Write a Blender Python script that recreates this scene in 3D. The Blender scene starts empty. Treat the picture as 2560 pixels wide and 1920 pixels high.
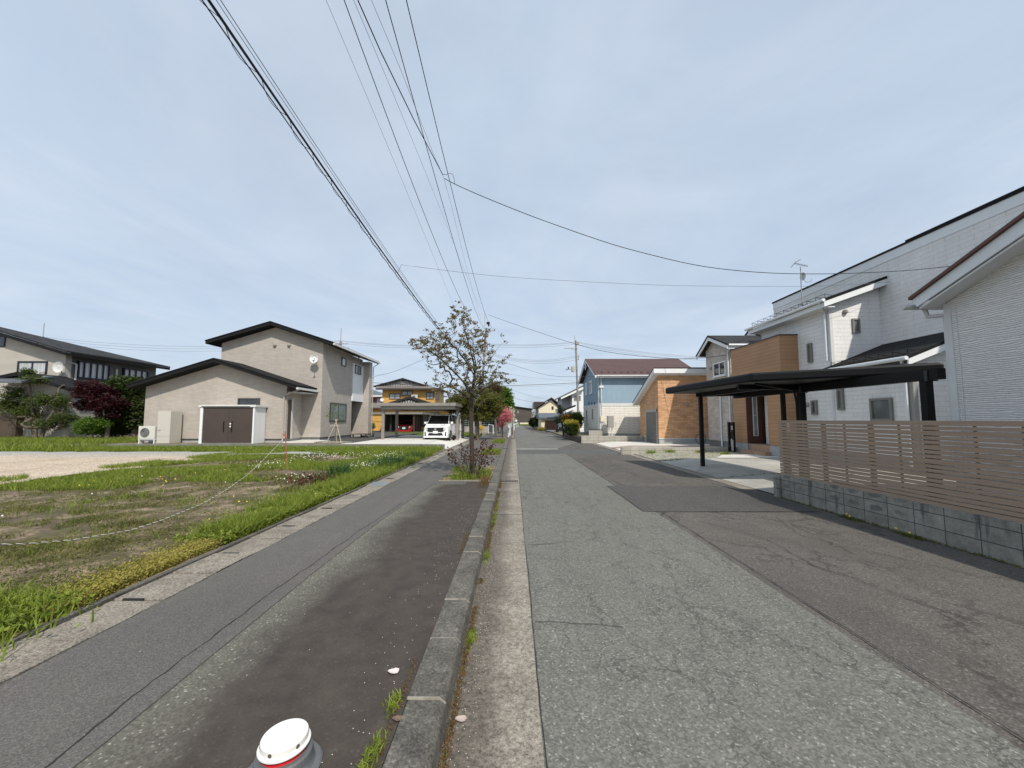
import bpy, math, random
import numpy as np
from mathutils import Vector, Matrix

# ------------------------------------------------------------------ camera, world, sun, exposure
scene = bpy.context.scene
COL = scene.collection
CAM_H = 1.7
TH = math.atan(69/960.)      # pitch up
PS = math.atan(4/960.)       # yaw left
cd = bpy.data.cameras.new("camera")
cam = bpy.data.objects.new("camera", cd); COL.objects.link(cam)
cam.location = (0, 0, CAM_H)
cam.rotation_euler = (math.pi/2 + TH, 0, PS)
cd.sensor_width = 36; cd.lens = 36*960/2560.
cd.shift_y = 21/2560.
cd.clip_start = 0.05; cd.clip_end = 3000
scene.camera = cam
scene.render.resolution_x = 1024; scene.render.resolution_y = 768

# light travels (-0.40, 1, -1.2)
SUN_DIR = Vector((0.40, -1.0, 1.2)).normalized()
SUN_EL = math.asin(SUN_DIR.z)
w = bpy.data.worlds.new("World"); scene.world = w; w.use_nodes = True
nt = w.node_tree; nt.nodes.clear()
out = nt.nodes.new('ShaderNodeOutputWorld'); bg = nt.nodes.new('ShaderNodeBackground')
sky = nt.nodes.new('ShaderNodeTexSky'); sky.sky_type = 'NISHITA'; sky.sun_disc = False
sky.sun_elevation = SUN_EL; sky.sun_rotation = math.atan2(SUN_DIR.x, SUN_DIR.y)
sky.air_density = 1.0; sky.dust_density = 2.0; sky.ozone_density = 1.0
tc = nt.nodes.new('ShaderNodeTexCoord')
sep = nt.nodes.new('ShaderNodeSeparateXYZ'); nt.links.new(tc.outputs['Generated'], sep.inputs[0])
mx = nt.nodes.new('ShaderNodeMath'); mx.operation = 'MAXIMUM'; mx.inputs[1].default_value = 0.06
nt.links.new(sep.outputs[2], mx.inputs[0])
dx = nt.nodes.new('ShaderNodeMath'); dx.operation = 'DIVIDE'; nt.links.new(sep.outputs[0], dx.inputs[0]); nt.links.new(mx.outputs[0], dx.inputs[1])
dy = nt.nodes.new('ShaderNodeMath'); dy.operation = 'DIVIDE'; nt.links.new(sep.outputs[1], dy.inputs[0]); nt.links.new(mx.outputs[0], dy.inputs[1])
cb = nt.nodes.new('ShaderNodeCombineXYZ'); nt.links.new(dx.outputs[0], cb.inputs[0]); nt.links.new(dy.outputs[0], cb.inputs[1])
n1 = nt.nodes.new('ShaderNodeTexNoise'); n1.inputs['Scale'].default_value = 0.55; n1.inputs['Detail'].default_value = 7; n1.inputs['Roughness'].default_value = 0.55
n1.inputs['Distortion'].default_value = 0.6
nt.links.new(cb.outputs[0], n1.inputs['Vector'])
rp = nt.nodes.new('ShaderNodeValToRGB'); rp.color_ramp.elements[0].position = 0.3; rp.color_ramp.elements[1].position = 0.8
rp.color_ramp.elements[0].color = (0.66, 0.66, 0.66, 1); rp.color_ramp.elements[1].color = (0.97, 0.97, 0.97, 1)
nt.links.new(n1.outputs[0], rp.inputs[0])
n2 = nt.nodes.new('ShaderNodeTexNoise'); n2.inputs['Scale'].default_value = 1.1; n2.inputs['Detail'].default_value = 8; n2.inputs['Roughness'].default_value = 0.6; n2.inputs['Distortion'].default_value = 0.8
mpw = nt.nodes.new('ShaderNodeMapping'); mpw.inputs['Scale'].default_value = (1.0, 0.55, 1); mpw.inputs['Rotation'].default_value = (0, 0, 0.5)
nt.links.new(cb.outputs[0], mpw.inputs[0]); nt.links.new(mpw.outputs[0], n2.inputs['Vector'])
rv = nt.nodes.new('ShaderNodeValToRGB'); rv.color_ramp.elements[0].position = 0.34; rv.color_ramp.elements[1].position = 0.68
rv.color_ramp.elements[0].color = (0.56, 0.675, 0.82, 1); rv.color_ramp.elements[1].color = (0.65, 0.735, 0.85, 1)
nt.links.new(n2.outputs[0], rv.inputs[0])
vs_ = nt.nodes.new('ShaderNodeVectorMath'); vs_.operation = 'SCALE'; vs_.inputs['Scale'].default_value = 9.6
nt.links.new(rv.outputs[0], vs_.inputs[0])
mixs = nt.nodes.new('ShaderNodeMixRGB'); nt.links.new(vs_.outputs[0], mixs.inputs[2])   # thin high cloud veil
nt.links.new(rp.outputs[0], mixs.inputs[0]); nt.links.new(sky.outputs[0], mixs.inputs[1])
nt.links.new(mixs.outputs[0], bg.inputs[0]); bg.inputs[1].default_value = 0.115
nt.links.new(bg.outputs[0], out.inputs[0])
sl = bpy.data.lights.new("sun", 'SUN'); sl.energy = 4.1; sl.angle = math.radians(0.9); sl.color = (1.0, 0.93, 0.82)
so = bpy.data.objects.new("sun", sl); COL.objects.link(so); so.location = (20, -40, 60)
so.rotation_euler = SUN_DIR.to_track_quat('Z', 'Y').to_euler()
scene.view_settings.view_transform = 'Standard'; scene.view_settings.look = 'None'
scene.view_settings.exposure = 0.0; scene.view_settings.gamma = 1

# ------------------------------------------------------------------ measuring helpers (pixel of the 2560x1920 photo -> metres)
F = 960.; CX = 1280.; CY = 981.
def ray(px, py):
    u = (px-CX)/F; v = (CY-py)/F
    c, s = math.cos(TH), math.sin(TH)
    X, Y, Z = u, c-v*s, s+v*c
    cp, sp = math.cos(PS), math.sin(PS)
    return (X*cp-Y*sp, X*sp+Y*cp, Z)
def G(px, py, z=0):
    r = ray(px, py); t = (z-CAM_H)/r[2]; return (r[0]*t, r[1]*t, z)
def Q(px, py, Y):
    r = ray(px, py); t = Y/r[1]; return (r[0]*t, Y, CAM_H+r[2]*t)
def U(px, py, X):
    r = ray(px, py); t = X/r[0]; return (X, r[1]*t, CAM_H+r[2]*t)

# ------------------------------------------------------------------ materials
MATS = {}
class NT:
    def __init__(s, name):
        s.m = bpy.data.materials.new(name); s.m.use_nodes = True; s.t = s.m.node_tree
        s.p = s.t.nodes['Principled BSDF']; s.p.inputs['Roughness'].default_value = 0.8
        s.g = s.t.nodes.new('ShaderNodeNewGeometry')
        s.pos = s.g.outputs['Position']
    def n(s, k, **kw):
        x = s.t.nodes.new(k)
        for a, b in kw.items(): setattr(x, a, b)
        return x
    def l(s, a, b): s.t.links.new(a, b)
    def math(s, op, a, b=None, c=None, clamp=False):
        x = s.n('ShaderNodeMath', operation=op); x.use_clamp = clamp
        for i, v in enumerate((a, b, c)):
            if v is None: continue
            if isinstance(v, (int, float)): x.inputs[i].default_value = v
            else: s.l(v, x.inputs[i])
        return x.outputs[0]
    def noise(s, scale, detail=4, rough=0.55, vec=None, dist=0):
        x = s.n('ShaderNodeTexNoise'); x.inputs['Scale'].default_value = scale; x.inputs['Detail'].default_value = detail
        x.inputs['Roughness'].default_value = rough; x.inputs['Distortion'].default_value = dist
        s.l(vec if vec is not None else s.pos, x.inputs['Vector']); return x.outputs[0]
    def voro(s, scale, feature='F1', vec=None, out='Distance', rand=1):
        x = s.n('ShaderNodeTexVoronoi', feature=feature); x.inputs['Scale'].default_value = scale; x.inputs['Randomness'].default_value = rand
        s.l(vec if vec is not None else s.pos, x.inputs['Vector']); return x.outputs[out]
    def ramp(s, fac, stops):
        x = s.n('ShaderNodeValToRGB'); cr = x.color_ramp
        while len(cr.elements) < len(stops): cr.elements.new(0.5)
        for e, (p, c) in zip(cr.elements, stops):
            e.position = p; e.color = (c, c, c, 1) if isinstance(c, (int, float)) else (*c, 1)
        s.l(fac, x.inputs[0]); return x.outputs[0]
    def mix(s, fac, a, b, mode='MIX'):
        x = s.n('ShaderNodeMixRGB', blend_type=mode)
        for i, v in enumerate((fac, a, b)):
            if isinstance(v, (int, float)): x.inputs[i].default_value = v if i == 0 else (v, v, v, 1)
            elif isinstance(v, tuple): x.inputs[i].default_value = (*v, 1)
            else: s.l(v, x.inputs[i])
        return x.outputs[0]
    def xyz(s):
        x = s.n('ShaderNodeSeparateXYZ'); s.l(s.pos, x.inputs[0]); return x.outputs
    def comb(s, a, b, c=0):
        x = s.n('ShaderNodeCombineXYZ')
        for i, v in enumerate((a, b, c)):
            if isinstance(v, (int, float)): x.inputs[i].default_value = v
            else: s.l(v, x.inputs[i])
        return x.outputs[0]
    def bump(s, h, strength=0.3, dist=0.02):
        x = s.n('ShaderNodeBump'); x.inputs['Strength'].default_value = strength; x.inputs['Distance'].default_value = dist
        s.l(h, x.inputs['Height']); s.l(x.outputs[0], s.p.inputs['Normal'])
    def col(s, c):
        if isinstance(c, tuple): s.p.inputs['Base Color'].default_value = (*c, 1)
        else: s.l(c, s.p.inputs['Base Color'])
    def rough(s, v):
        if isinstance(v, (int, float)): s.p.inputs['Roughness'].default_value = v
        else: s.l(v, s.p.inputs['Roughness'])

def mul(c, k): return tuple(min(1, x*k) for x in c)
def plain(name, c, rough=0.6, metal=0, var=0.12, scale=3.0, bump=0, spec=None):
    if name in MATS: return MATS[name]
    s = NT(name)
    f = s.noise(scale, 5, 0.6)
    s.col(s.ramp(f, [(0.25, mul(c, 1-var)), (0.75, mul(c, 1+var))]))
    s.rough(rough); s.p.inputs['Metallic'].default_value = metal
    if spec is not None: s.p.inputs['Specular IOR Level'].default_value = spec
    if bump: s.bump(s.noise(scale*15, 3), bump, 0.01)
    MATS[name] = s.m; return s.m

def asphalt(name, c, fleck=0.5, crack=0.0, grain=120, tint=None, var=0.22, crack_scale=1.3, extra=None, fleckc=(0.5, 0.5, 0.44)):
    s = NT(name); X, Y, Z = s.xyz()
    big = s.noise(0.45, 5, 0.6); mid = s.noise(4, 4, 0.6)
    base = s.ramp(big, [(0.3, mul(c, 1-var)), (0.7, mul(c, 1+var))])
    if tint: base = s.mix(s.ramp(s.noise(0.8, 4, 0.6, dist=0.5), [(0.45, 0.0), (0.7, 0.7)]), base, tint)
    base = s.mix(s.ramp(mid, [(0.3, 0.0), (0.75, 0.35)]), base, mul(c, 0.72))
    # stretched wear along the road
    st = s.comb(s.math('MULTIPLY', X, 2.2), s.math('MULTIPLY', Y, 0.12))
    base = s.mix(s.ramp(s.noise(1.4, 4, 0.6, vec=st), [(0.4, 0.0), (0.7, 0.28)]), base, mul(c, 1.3))
    # aggregate grain
    g = s.voro(grain, out='Color'); gs = s.n('ShaderNodeSeparateColor'); s.l(g, gs.inputs[0])
    base = s.mix(1.0, base, s.ramp(gs.outputs[0], [(0.0, 0.68), (0.6, 1.0), (1.0, 1.3)]), 'MULTIPLY')
    g2 = s.voro(grain*1.1, out='Color'); gs2 = s.n('ShaderNodeSeparateColor'); s.l(g2, gs2.inputs[0])
    base = s.mix(s.math('MULTIPLY', s.math('GREATER_THAN', gs2.outputs[0], 0.968), fleck), base, fleckc)
    h = s.math('MULTIPLY', gs.outputs[0], 0.5)
    if crack > 0:
        wv = s.n('ShaderNodeVectorMath', operation='ADD')
        nn = s.n('ShaderNodeTexNoise'); nn.inputs['Scale'].default_value = 4.5; nn.inputs['Detail'].default_value = 7; nn.inputs['Roughness'].default_value = 0.65; s.l(s.pos, nn.inputs['Vector'])
        sc = s.n('ShaderNodeVectorMath', operation='SCALE'); s.l(nn.outputs['Color'], sc.inputs[0]); sc.inputs['Scale'].default_value = 0.42
        s.l(s.pos, wv.inputs[0]); s.l(sc.outputs[0], wv.inputs[1])
        mp = s.n('ShaderNodeMapping'); mp.inputs['Scale'].default_value = (1.0, 0.42, 1); s.l(wv.outputs[0], mp.inputs[0])
        d = s.voro(crack_scale, 'DISTANCE_TO_EDGE', vec=mp.outputs[0])
        ln = s.ramp(d, [(0.006, 1.0), (0.016, 0.0)])
        d2 = s.voro(crack_scale*2.6, 'DISTANCE_TO_EDGE', vec=mp.outputs[0])
        ln2 = s.math('MULTIPLY', s.ramp(d2, [(0.008, 0.8), (0.035, 0.0)]), s.ramp(s.noise(0.9, 3), [(0.46, 0.0), (0.6, 1.0)]))
        mask = s.ramp(s.noise(1.5, 4), [(0.40, 0.0), (0.58, 1.0)])
        lines = s.math('MAXIMUM', s.math('MULTIPLY', ln, mask), ln2)
        base = s.mix(s.math('MULTIPLY', lines, crack), base, mul(c, 0.3))
        h = s.math('SUBTRACT', h, s.math('MULTIPLY', lines, 1.5))
    if extra: base = extra(s, base, X, Y)
    s.col(base); s.rough(0.88); s.bump(h, 0.5, 0.004)
    s.p.inputs['Specular IOR Level'].default_value = 0.3
    MATS[name] = s.m; return s.m

def concrete(name, c, var=0.18, pit=0.35, scale=1.5, stain=(0.1, 0.09, 0.075), stain_amt=0.35, rough=0.85):
    s = NT(name)
    b = s.ramp(s.noise(scale, 6, 0.65), [(0.3, mul(c, 1-var)), (0.7, mul(c, 1+var))])
    b = s.mix(s.math('MULTIPLY', s.ramp(s.noise(scale*2.7, 5, 0.7, dist=0.4), [(0.5, 0.0), (0.72, 1.0)]), stain_amt), b, stain)
    g = s.noise(55, 4, 0.8)
    b = s.mix(1.0, b, s.ramp(g, [(0.32, 1-pit), (0.55, 1.0), (0.72, 1+pit*0.8)]), 'MULTIPLY')
    s.col(b); s.rough(rough); s.bump(g, 0.35, 0.006)
    MATS[name] = s.m; return s.m

def siding(name, c1, c2, mortar, bw, rh, mort=0.012, off=0.5, bumpd=0.01, bs=0.6, var=0.1, rough=0.75, wob=0.0):
    """brick / panel pattern laid on world x+y and z, valid on every axis-aligned wall"""
    s = NT(name); X, Y, Z = s.xyz()
    v = s.comb(s.math('ADD', X, Y), Z)
    if wob:
        a = s.math('ADD', Z, s.math('MULTIPLY', s.noise(6, 3), wob)); v = s.comb(s.math('ADD', X, Y), a)
    b = s.n('ShaderNodeTexBrick'); b.offset = off; b.squash = 1
    b.inputs['Scale'].default_value = 1; b.inputs['Brick Width'].default_value = bw; b.inputs['Row Height'].default_value = rh
    b.inputs['Mortar Size'].default_value = mort; b.inputs['Mortar Smooth'].default_value = 0.3; b.inputs['Bias'].default_value = 0
    b.inputs['Color1'].default_value = (*c1, 1); b.inputs['Color2'].default_value = (*c2, 1); b.inputs['Mortar'].default_value = (*mortar, 1)
    s.l(v, b.inputs['Vector'])
    c = s.mix(1.0, b.outputs[0], s.ramp(s.noise(1.3, 5, 0.6), [(0.3, 1-var), (0.7, 1+var)]), 'MULTIPLY')
    c = s.mix(1.0, c, s.ramp(s.noise(40, 3, 0.6), [(0.3, 0.9), (0.7, 1.08)]), 'MULTIPLY')
    stv = s.comb(s.math('MULTIPLY', s.math('ADD', X, Y), 2.2), s.math('MULTIPLY', Z, 0.22))
    c = s.mix(1.0, c, s.ramp(s.noise(2.0, 5, 0.65, vec=stv), [(0.30, 0.94), (0.55, 1.0), (0.8, 1.02)]), 'MULTIPLY')
    s.col(c); s.rough(rough)
    h = s.math('ADD', s.math('MULTIPLY', b.outputs[1], -1.0), s.math('MULTIPLY', s.noise(30, 3), 0.3))
    s.bump(h, bs, bumpd)
    MATS[name] = s.m; return s.m

def laps(name, c, pitch=0.15, var=0.08, bs=0.8, fine=0.0, rough=0.6, dark=0.55, lw=0.1):
    """horizontal boards"""
    s = NT(name); X, Y, Z = s.xyz()
    fr = s.math('FRACT', s.math('DIVIDE', Z, pitch))
    ln = s.ramp(fr, [(0.0, dark), (lw, 1.0)])
    row = s.math('FLOOR', s.math('DIVIDE', Z, pitch))
    rc = s.n('ShaderNodeTexWhiteNoise', noise_dimensions='1D'); s.l(row, rc.inputs['W'])
    cc = s.mix(1.0, s.ramp(s.noise(1.1, 5, 0.6), [(0.3, mul(c, 1-var)), (0.7, mul(c, 1+var))]), ln, 'MULTIPLY')
    cc = s.mix(1.0, cc, s.ramp(rc.outputs[0], [(0.0, 0.93), (1.0, 1.05)]), 'MULTIPLY')
    s.col(cc); s.rough(rough); s.bump(s.math('ADD', fr, s.math('MULTIPLY', s.noise(60, 3), fine)), bs, 0.012)
    MATS[name] = s.m; return s.m

def ribbed(name, c, pitch=0.028):
    s = NT(name); X, Y, Z = s.xyz()
    u = s.math('ADD', X, Y)
    wv = s.noise(1.0, 3, 0.6, vec=s.comb(s.math('MULTIPLY', u, 3.0), s.math('MULTIPLY', Z, 11.0)))
    z2 = s.math('ADD', Z, s.math('MULTIPLY', wv, 0.06))
    fr = s.math('FRACT', s.math('DIVIDE', z2, pitch))
    tri = s.math('ABSOLUTE', s.math('SUBTRACT', fr, 0.5))
    edge = s.ramp(tri, [(0.0, 1.0), (0.25, 0.97), (0.5, 0.52)])
    c1 = s.ramp(s.noise(0.8, 4), [(0.3, mul(c, 0.95)), (0.7, mul(c, 1.05))])
    s.col(s.mix(1.0, c1, edge, 'MULTIPLY')); s.rough(0.7); s.bump(s.math('MULTIPLY', tri, -2), 0.6, 0.008)
    MATS[name] = s.m; return s.m

def shingle(name, c, row=0.16, bw=0.45, var=0.3, rough=0.75, slope_k=2.6):
    s = NT(name); X, Y, Z = s.xyz()
    v = s.comb(s.math('ADD', X, Y), s.math('MULTIPLY', Z, slope_k))
    b = s.n('ShaderNodeTexBrick'); b.offset = 0.5
    b.inputs['Scale'].default_value = 1; b.inputs['Brick Width'].default_value = bw; b.inputs['Row Height'].default_value = row
    b.inputs['Mortar Size'].default_value = 0.012; b.inputs['Color1'].default_value = (*mul(c, 1-var), 1)
    b.inputs['Color2'].default_value = (*mul(c, 1+var), 1); b.inputs['Mortar'].default_value = (*mul(c, 0.4), 1)
    s.l(v, b.inputs['Vector'])
    s.col(s.mix(1.0, b.outputs[0], s.ramp(s.noise(8, 4), [(0.3, 0.8), (0.7, 1.2)]), 'MULTIPLY')); s.rough(rough)
    s.bump(s.math('MULTIPLY', b.outputs[1], -1.0), 0.5, 0.012)
    s.p.inputs['Specular IOR Level'].default_value = 0.25
    MATS[name] = s.m; return s.m

def leafmat(name, c1, c2, c3=None, transl=0.35, rough=0.55, scale=9):
    s = NT(name)
    st = [(0.3, c1), (0.52, c2)] + ([(0.72, c3)] if c3 else [])
    c = s.ramp(s.noise(scale, 3, 0.7), st)
    s.col(c); s.rough(rough)
    s.p.inputs['Specular IOR Level'].default_value = 0.25
    tr = s.n('ShaderNodeBsdfTranslucent'); s.l(c, tr.inputs[0])
    ms = s.n('ShaderNodeMixShader'); ms.inputs[0].default_value = transl
    outn = s.t.nodes['Material Output']
    s.l(s.p.outputs[0], ms.inputs[1]); s.l(tr.outputs[0], ms.inputs[2]); s.l(ms.outputs[0], outn.inputs[0])
    MATS[name] = s.m; return s.m

def glass(name, c=(0.03, 0.035, 0.04), curtain=None, rough=0.06):
    s = NT(name)
    if curtain:
        X, Y, Z = s.xyz()
        u = s.math('ADD', X, Y)
        f = s.noise(1, 2, vec=s.comb(s.math('MULTIPLY', u, 14), s.math('MULTIPLY', Z, 0.3)))
        c = s.ramp(f, [(0.3, mul(curtain, 0.6)), (0.7, curtain)])
        s.col(c)
    else:
        s.col(s.ramp(s.noise(0.9, 3), [(0.35, mul(c, 0.5)), (0.7, mul(c, 1.6))]))
    s.rough(rough); s.p.inputs['Specular IOR Level'].default_value = 0.9
    MATS[name] = s.m; return s.m

# ------------------------------------------------------------------ mesh helpers
def wloc(o):
    v = Vector((0, 0, 0))
    while o is not None: v += o.location; o = o.parent
    return v
def props(o, label=None, cat=None, group=None, kind=None):
    if label: o['label'] = label
    if cat: o['category'] = cat
    if group: o['group'] = group
    if kind: o['kind'] = kind
    return o
def thing(name, label, cat, loc=(0, 0, 0), group=None):
    o = bpy.data.objects.new(name, None); COL.objects.link(o); o.location = loc
    o.empty_display_size = 0.2
    return props(o, label, cat, group)

class MB:
    def __init__(s): s.v = []; s.f = []
    def add(s, vs, fs):
        k = len(s.v); s.v += [tuple(p) for p in vs]; s.f += [tuple(i+k for i in f) for f in fs]; return s
    def box(s, x0, y0, z0, x1, y1, z1):
        if x0 > x1: x0, x1 = x1, x0
        if y0 > y1: y0, y1 = y1, y0
        if z0 > z1: z0, z1 = z1, z0
        return s.add([(x0,y0,z0),(x1,y0,z0),(x1,y1,z0),(x0,y1,z0),(x0,y0,z1),(x1,y0,z1),(x1,y1,z1),(x0,y1,z1)],
                     [(0,3,2,1),(4,5,6,7),(0,1,5,4),(1,2,6,5),(2,3,7,6),(3,0,4,7)])
    def prism(s, poly, axis, a0, a1):
        n = len(poly)
        def P(p, a):
            if axis == 'y': return (p[0], a, p[1])
            if axis == 'x': return (a, p[0], p[1])
            return (p[0], p[1], a)
        vs = [P(p, a0) for p in poly]+[P(p, a1) for p in poly]
        fs = [tuple(range(n))[::-1], tuple(range(n, 2*n))]+[(i, (i+1) % n, (i+1) % n+n, i+n) for i in range(n)]
        return s.add(vs, fs)
    def hull8(s, a, b):
        """two quads (4 pts each) joined"""
        return s.add(list(a)+list(b), [(3,2,1,0),(4,5,6,7),(0,1,5,4),(1,2,6,5),(2,3,7,6),(3,0,4,7)])
    def quad(s, a, b, c, d): return s.add([a, b, c, d], [(0, 1, 2, 3)])
    def tube(s, pts, r, n=6, cap=True):
        pts = [Vector(p) for p in pts]; k = len(pts)
        rs = r if isinstance(r, (list, tuple)) else [r]*k
        base = len(s.v); ref = None
        for i, p in enumerate(pts):
            d = (pts[min(i+1, k-1)]-pts[max(i-1, 0)])
            if d.length < 1e-9: d = Vector((0, 0, 1))
            d.normalize()
            if ref is None:
                ref = Vector((1, 0, 0)) if abs(d.x) < 0.8 else Vector((0, 1, 0))
            a = d.cross(ref)
            if a.length < 1e-6: a = d.cross(Vector((0.3, 1, 0.2)))
            a.normalize(); b = d.cross(a).normalized(); ref = b.cross(d)*1.0 if False else ref
            for j in range(n):
                t = 2*math.pi*j/n; s.v.append(tuple(p+(a*math.cos(t)+b*math.sin(t))*rs[i]))
        for i in range(k-1):
            for j in range(n):
                s.f.append((base+i*n+j, base+i*n+(j+1) % n, base+(i+1)*n+(j+1) % n, base+(i+1)*n+j))
        if cap:
            s.f.append(tuple(base+j for j in range(n))[::-1]); s.f.append(tuple(base+(k-1)*n+j for j in range(n)))
        return s
    def lathe(s, prof, c=(0, 0, 0), n=24, axis='z'):
        base = len(s.v)
        for (r, h) in prof:
            for j in range(n):
                t = 2*math.pi*j/n; a, b = r*math.cos(t), r*math.sin(t)
                p = (a, b, h) if axis == 'z' else ((h, a, b) if axis == 'x' else (a, h, b))
                s.v.append((c[0]+p[0], c[1]+p[1], c[2]+p[2]))
        for i in range(len(prof)-1):
            for j in range(n):
                s.f.append((base+i*n+j, base+i*n+(j+1) % n, base+(i+1)*n+(j+1) % n, base+(i+1)*n+j))
        s.f.append(tuple(base+j for j in range(n))[::-1]); s.f.append(tuple(base+(len(prof)-1)*n+j for j in range(n)))
        return s
    def build(s, name, mat, parent=None, smooth=False, bevel=0, label=None, cat=None, group=None, kind=None):
        me = bpy.data.meshes.new(name)
        off = wloc(parent) if parent else Vector((0, 0, 0))
        me.from_pydata([(p[0]-off.x, p[1]-off.y, p[2]-off.z) for p in s.v], [], s.f)
        me.update(); me.materials.append(mat)
        import bmesh
        bm = bmesh.new(); bm.from_mesh(me); bmesh.ops.recalc_face_normals(bm, faces=bm.faces); bm.to_mesh(me); bm.free()
        if smooth:
            me.shade_smooth() if hasattr(me, 'shade_smooth') else None
        o = bpy.data.objects.new(name, me); COL.objects.link(o)
        if parent: o.parent = parent
        if bevel:
            b = o.modifiers.new('bevel', 'BEVEL'); b.width = bevel; b.segments = 2; b.limit_method = 'ANGLE'; b.angle_limit = math.radians(40)
        return props(o, label, cat, group, kind)

def npmesh(name, verts, nper, mat, parent=None, **kw):
    """verts: (N*nper,3) array, each consecutive nper verts one face"""
    me = bpy.data.meshes.new(name); nv = len(verts); nf = nv//nper
    off = np.array(wloc(parent)) if parent else 0
    me.vertices.add(nv); me.vertices.foreach_set('co', (verts-off).astype(np.float32).ravel())
    me.loops.add(nv); me.loops.foreach_set('vertex_index', np.arange(nv, dtype=np.int32))
    me.polygons.add(nf); me.polygons.foreach_set('loop_start', np.arange(0, nv, nper, dtype=np.int32))
    me.polygons.foreach_set('loop_total', np.full(nf, nper, dtype=np.int32))
    me.update(); me.materials.append(mat)
    o = bpy.data.objects.new(name, me); COL.objects.link(o)
    if parent: o.parent = parent
    return props(o, **kw)

def blades(rng, xy, z, h, wd, lean=0.5):
    """grass blades, two faces each (quad split), returns quads"""
    n = len(xy); yaw = rng.uniform(0, 2*np.pi, n); ly = rng.uniform(0, 2*np.pi, n); L = rng.uniform(0, lean, n)*h
    b = np.c_[xy, z if np.ndim(z) else np.full(n, z)]
    sx = np.c_[np.cos(yaw), np.sin(yaw), np.zeros(n)]*wd[:, None]/2
    ld = np.c_[np.cos(ly), np.sin(ly), np.zeros(n)]*L[:, None]
    up = np.c_[np.zeros(n), np.zeros(n), h]
    m = b+up*0.55+ld*0.3; t = b+up+ld
    q1 = np.stack([b-sx, b+sx, m+sx*0.8, m-sx*0.8], 1)
    q2 = np.stack([m-sx*0.8, m+sx*0.8, t+sx*0.12, t-sx*0.12], 1)
    return np.concatenate([q1, q2]).reshape(-1, 3)

def leafquads(rng, c, size, flat=0.5, aspect=0.55):
    n = len(c)
    d = rng.normal(size=(n, 3)); d[:, 2] *= (1-flat); d /= np.linalg.norm(d, axis=1)[:, None]+1e-9
    e = rng.normal(size=(n, 3)); e -= (e*d).sum(1)[:, None]*d; e /= np.linalg.norm(e, axis=1)[:, None]+1e-9
    if flat > 0:
        e[:, 2] *= (1-flat); e /= np.linalg.norm(e, axis=1)[:, None]+1e-9
    s = size*rng.uniform(0.6, 1.3, n)
    L = d*s[:, None]; W = e*(s*aspect)[:, None]
    q = np.stack([c-L*0.5, c-L*0.02+W*0.5, c+L*0.5, c-L*0.02-W*0.5], 1)
    return q.reshape(-1, 3)

def clumps(rng, blobs, ncl, per, spread, shell=0.55):
    """blobs: (cx,cy,cz,rx,ry,rz,weight)"""
    wts = np.array([b[6] for b in blobs], float); wts /= wts.sum(); pts = []
    idx = rng.choice(len(blobs), ncl, p=wts)
    d = rng.normal(size=(ncl, 3)); d /= np.linalg.norm(d, axis=1)[:, None]
    r = rng.uniform(shell, 1.0, ncl)
    B = np.array([b[:6] for b in blobs]); c = B[idx, :3]+d*r[:, None]*B[idx, 3:6]
    ns = rng.integers(per//2, per*3//2, ncl); cc = np.repeat(c, ns, 0)
    return cc+rng.normal(size=cc.shape)*spread*np.array([1, 1, 0.7])

def wire(name, label, pts, r, mat, cat='cable', group=None, parent=None, n=5):
    mb = MB(); mb.tube(pts, r, n); 
    return mb.build(name, mat, parent, label=label, cat=cat, group=group) if parent is None else mb.build(name, mat, parent)
def sag(p0, p1, s, n=18):
    p0, p1 = Vector(p0), Vector(p1)
    return [tuple(p0.lerp(p1, i/n)-Vector((0, 0, 4*s*(i/n)*(1-i/n)))) for i in range(n+1)]
def fit(pts, n=26, y0=None, y1=None):
    """smooth quadratic through measured points, x and z as functions of y"""
    P = np.array(pts); cz = np.polyfit(P[:, 1], P[:, 2], min(2, len(P)-1)); cx = np.polyfit(P[:, 1], P[:, 0], 1)
    a = P[:, 1].min() if y0 is None else y0; b = P[:, 1].max() if y1 is None else y1
    ys = np.linspace(a, b, n); return [(float(np.polyval(cx, y)), float(y), float(np.polyval(cz, y))) for y in ys]

# face helpers: F faces -Y (plane y), L faces -X (plane x), R faces +X (plane x)
def fb(mb, face, plane, u0, u1, z0, z1, d0, d1):
    if face == 'F': mb.box(u0, plane-d1, z0, u1, plane-d0, z1)
    elif face == 'L': mb.box(plane-d1, u0, z0, plane-d0, u1, z1)
    else: mb.box(plane+d0, u0, z0, plane+d1, u1, z1)
def window(parent, face, plane, u0, u1, z0, z1, fm, pm, mull=1, fw=0.05, name='window', depth=0.06, sill=False, rows=0):
    if u0 > u1: u0, u1 = u1, u0
    if z0 > z1: z0, z1 = z1, z0
    m = MB()
    fb(m, face, plane, u0, u0+fw, z0, z1, 0, depth); fb(m, face, plane, u1-fw, u1, z0, z1, 0, depth)
    fb(m, face, plane, u0+fw, u1-fw, z1-fw, z1, 0, depth); fb(m, face, plane, u0+fw, u1-fw, z0, z0+fw, 0, depth)
    for i in range(mull):
        c = u0+(u1-u0)*(i+1)/(mull+1); fb(m, face, plane, c-fw*0.45, c+fw*0.45, z0+fw, z1-fw, 0.001, depth*0.8)
    for i in range(rows):
        c = z0+(z1-z0)*(i+1)/(rows+1); fb(m, face, plane, u0+fw, u1-fw, c-fw*0.3, c+fw*0.3, 0.002, depth*0.7)
    if sill: fb(m, face, plane, u0-0.04, u1+0.04, z0-0.05, z0, 0, depth*1.6)
    o = m.build(name, fm, parent)
    p = MB(); fb(p, face, plane, u0+fw*0.8, u1-fw*0.8, z0+fw*0.8, z1-fw*0.8, 0.003, depth*0.35); p.build('pane', pm, o)
    return o

exec_order = None
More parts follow.
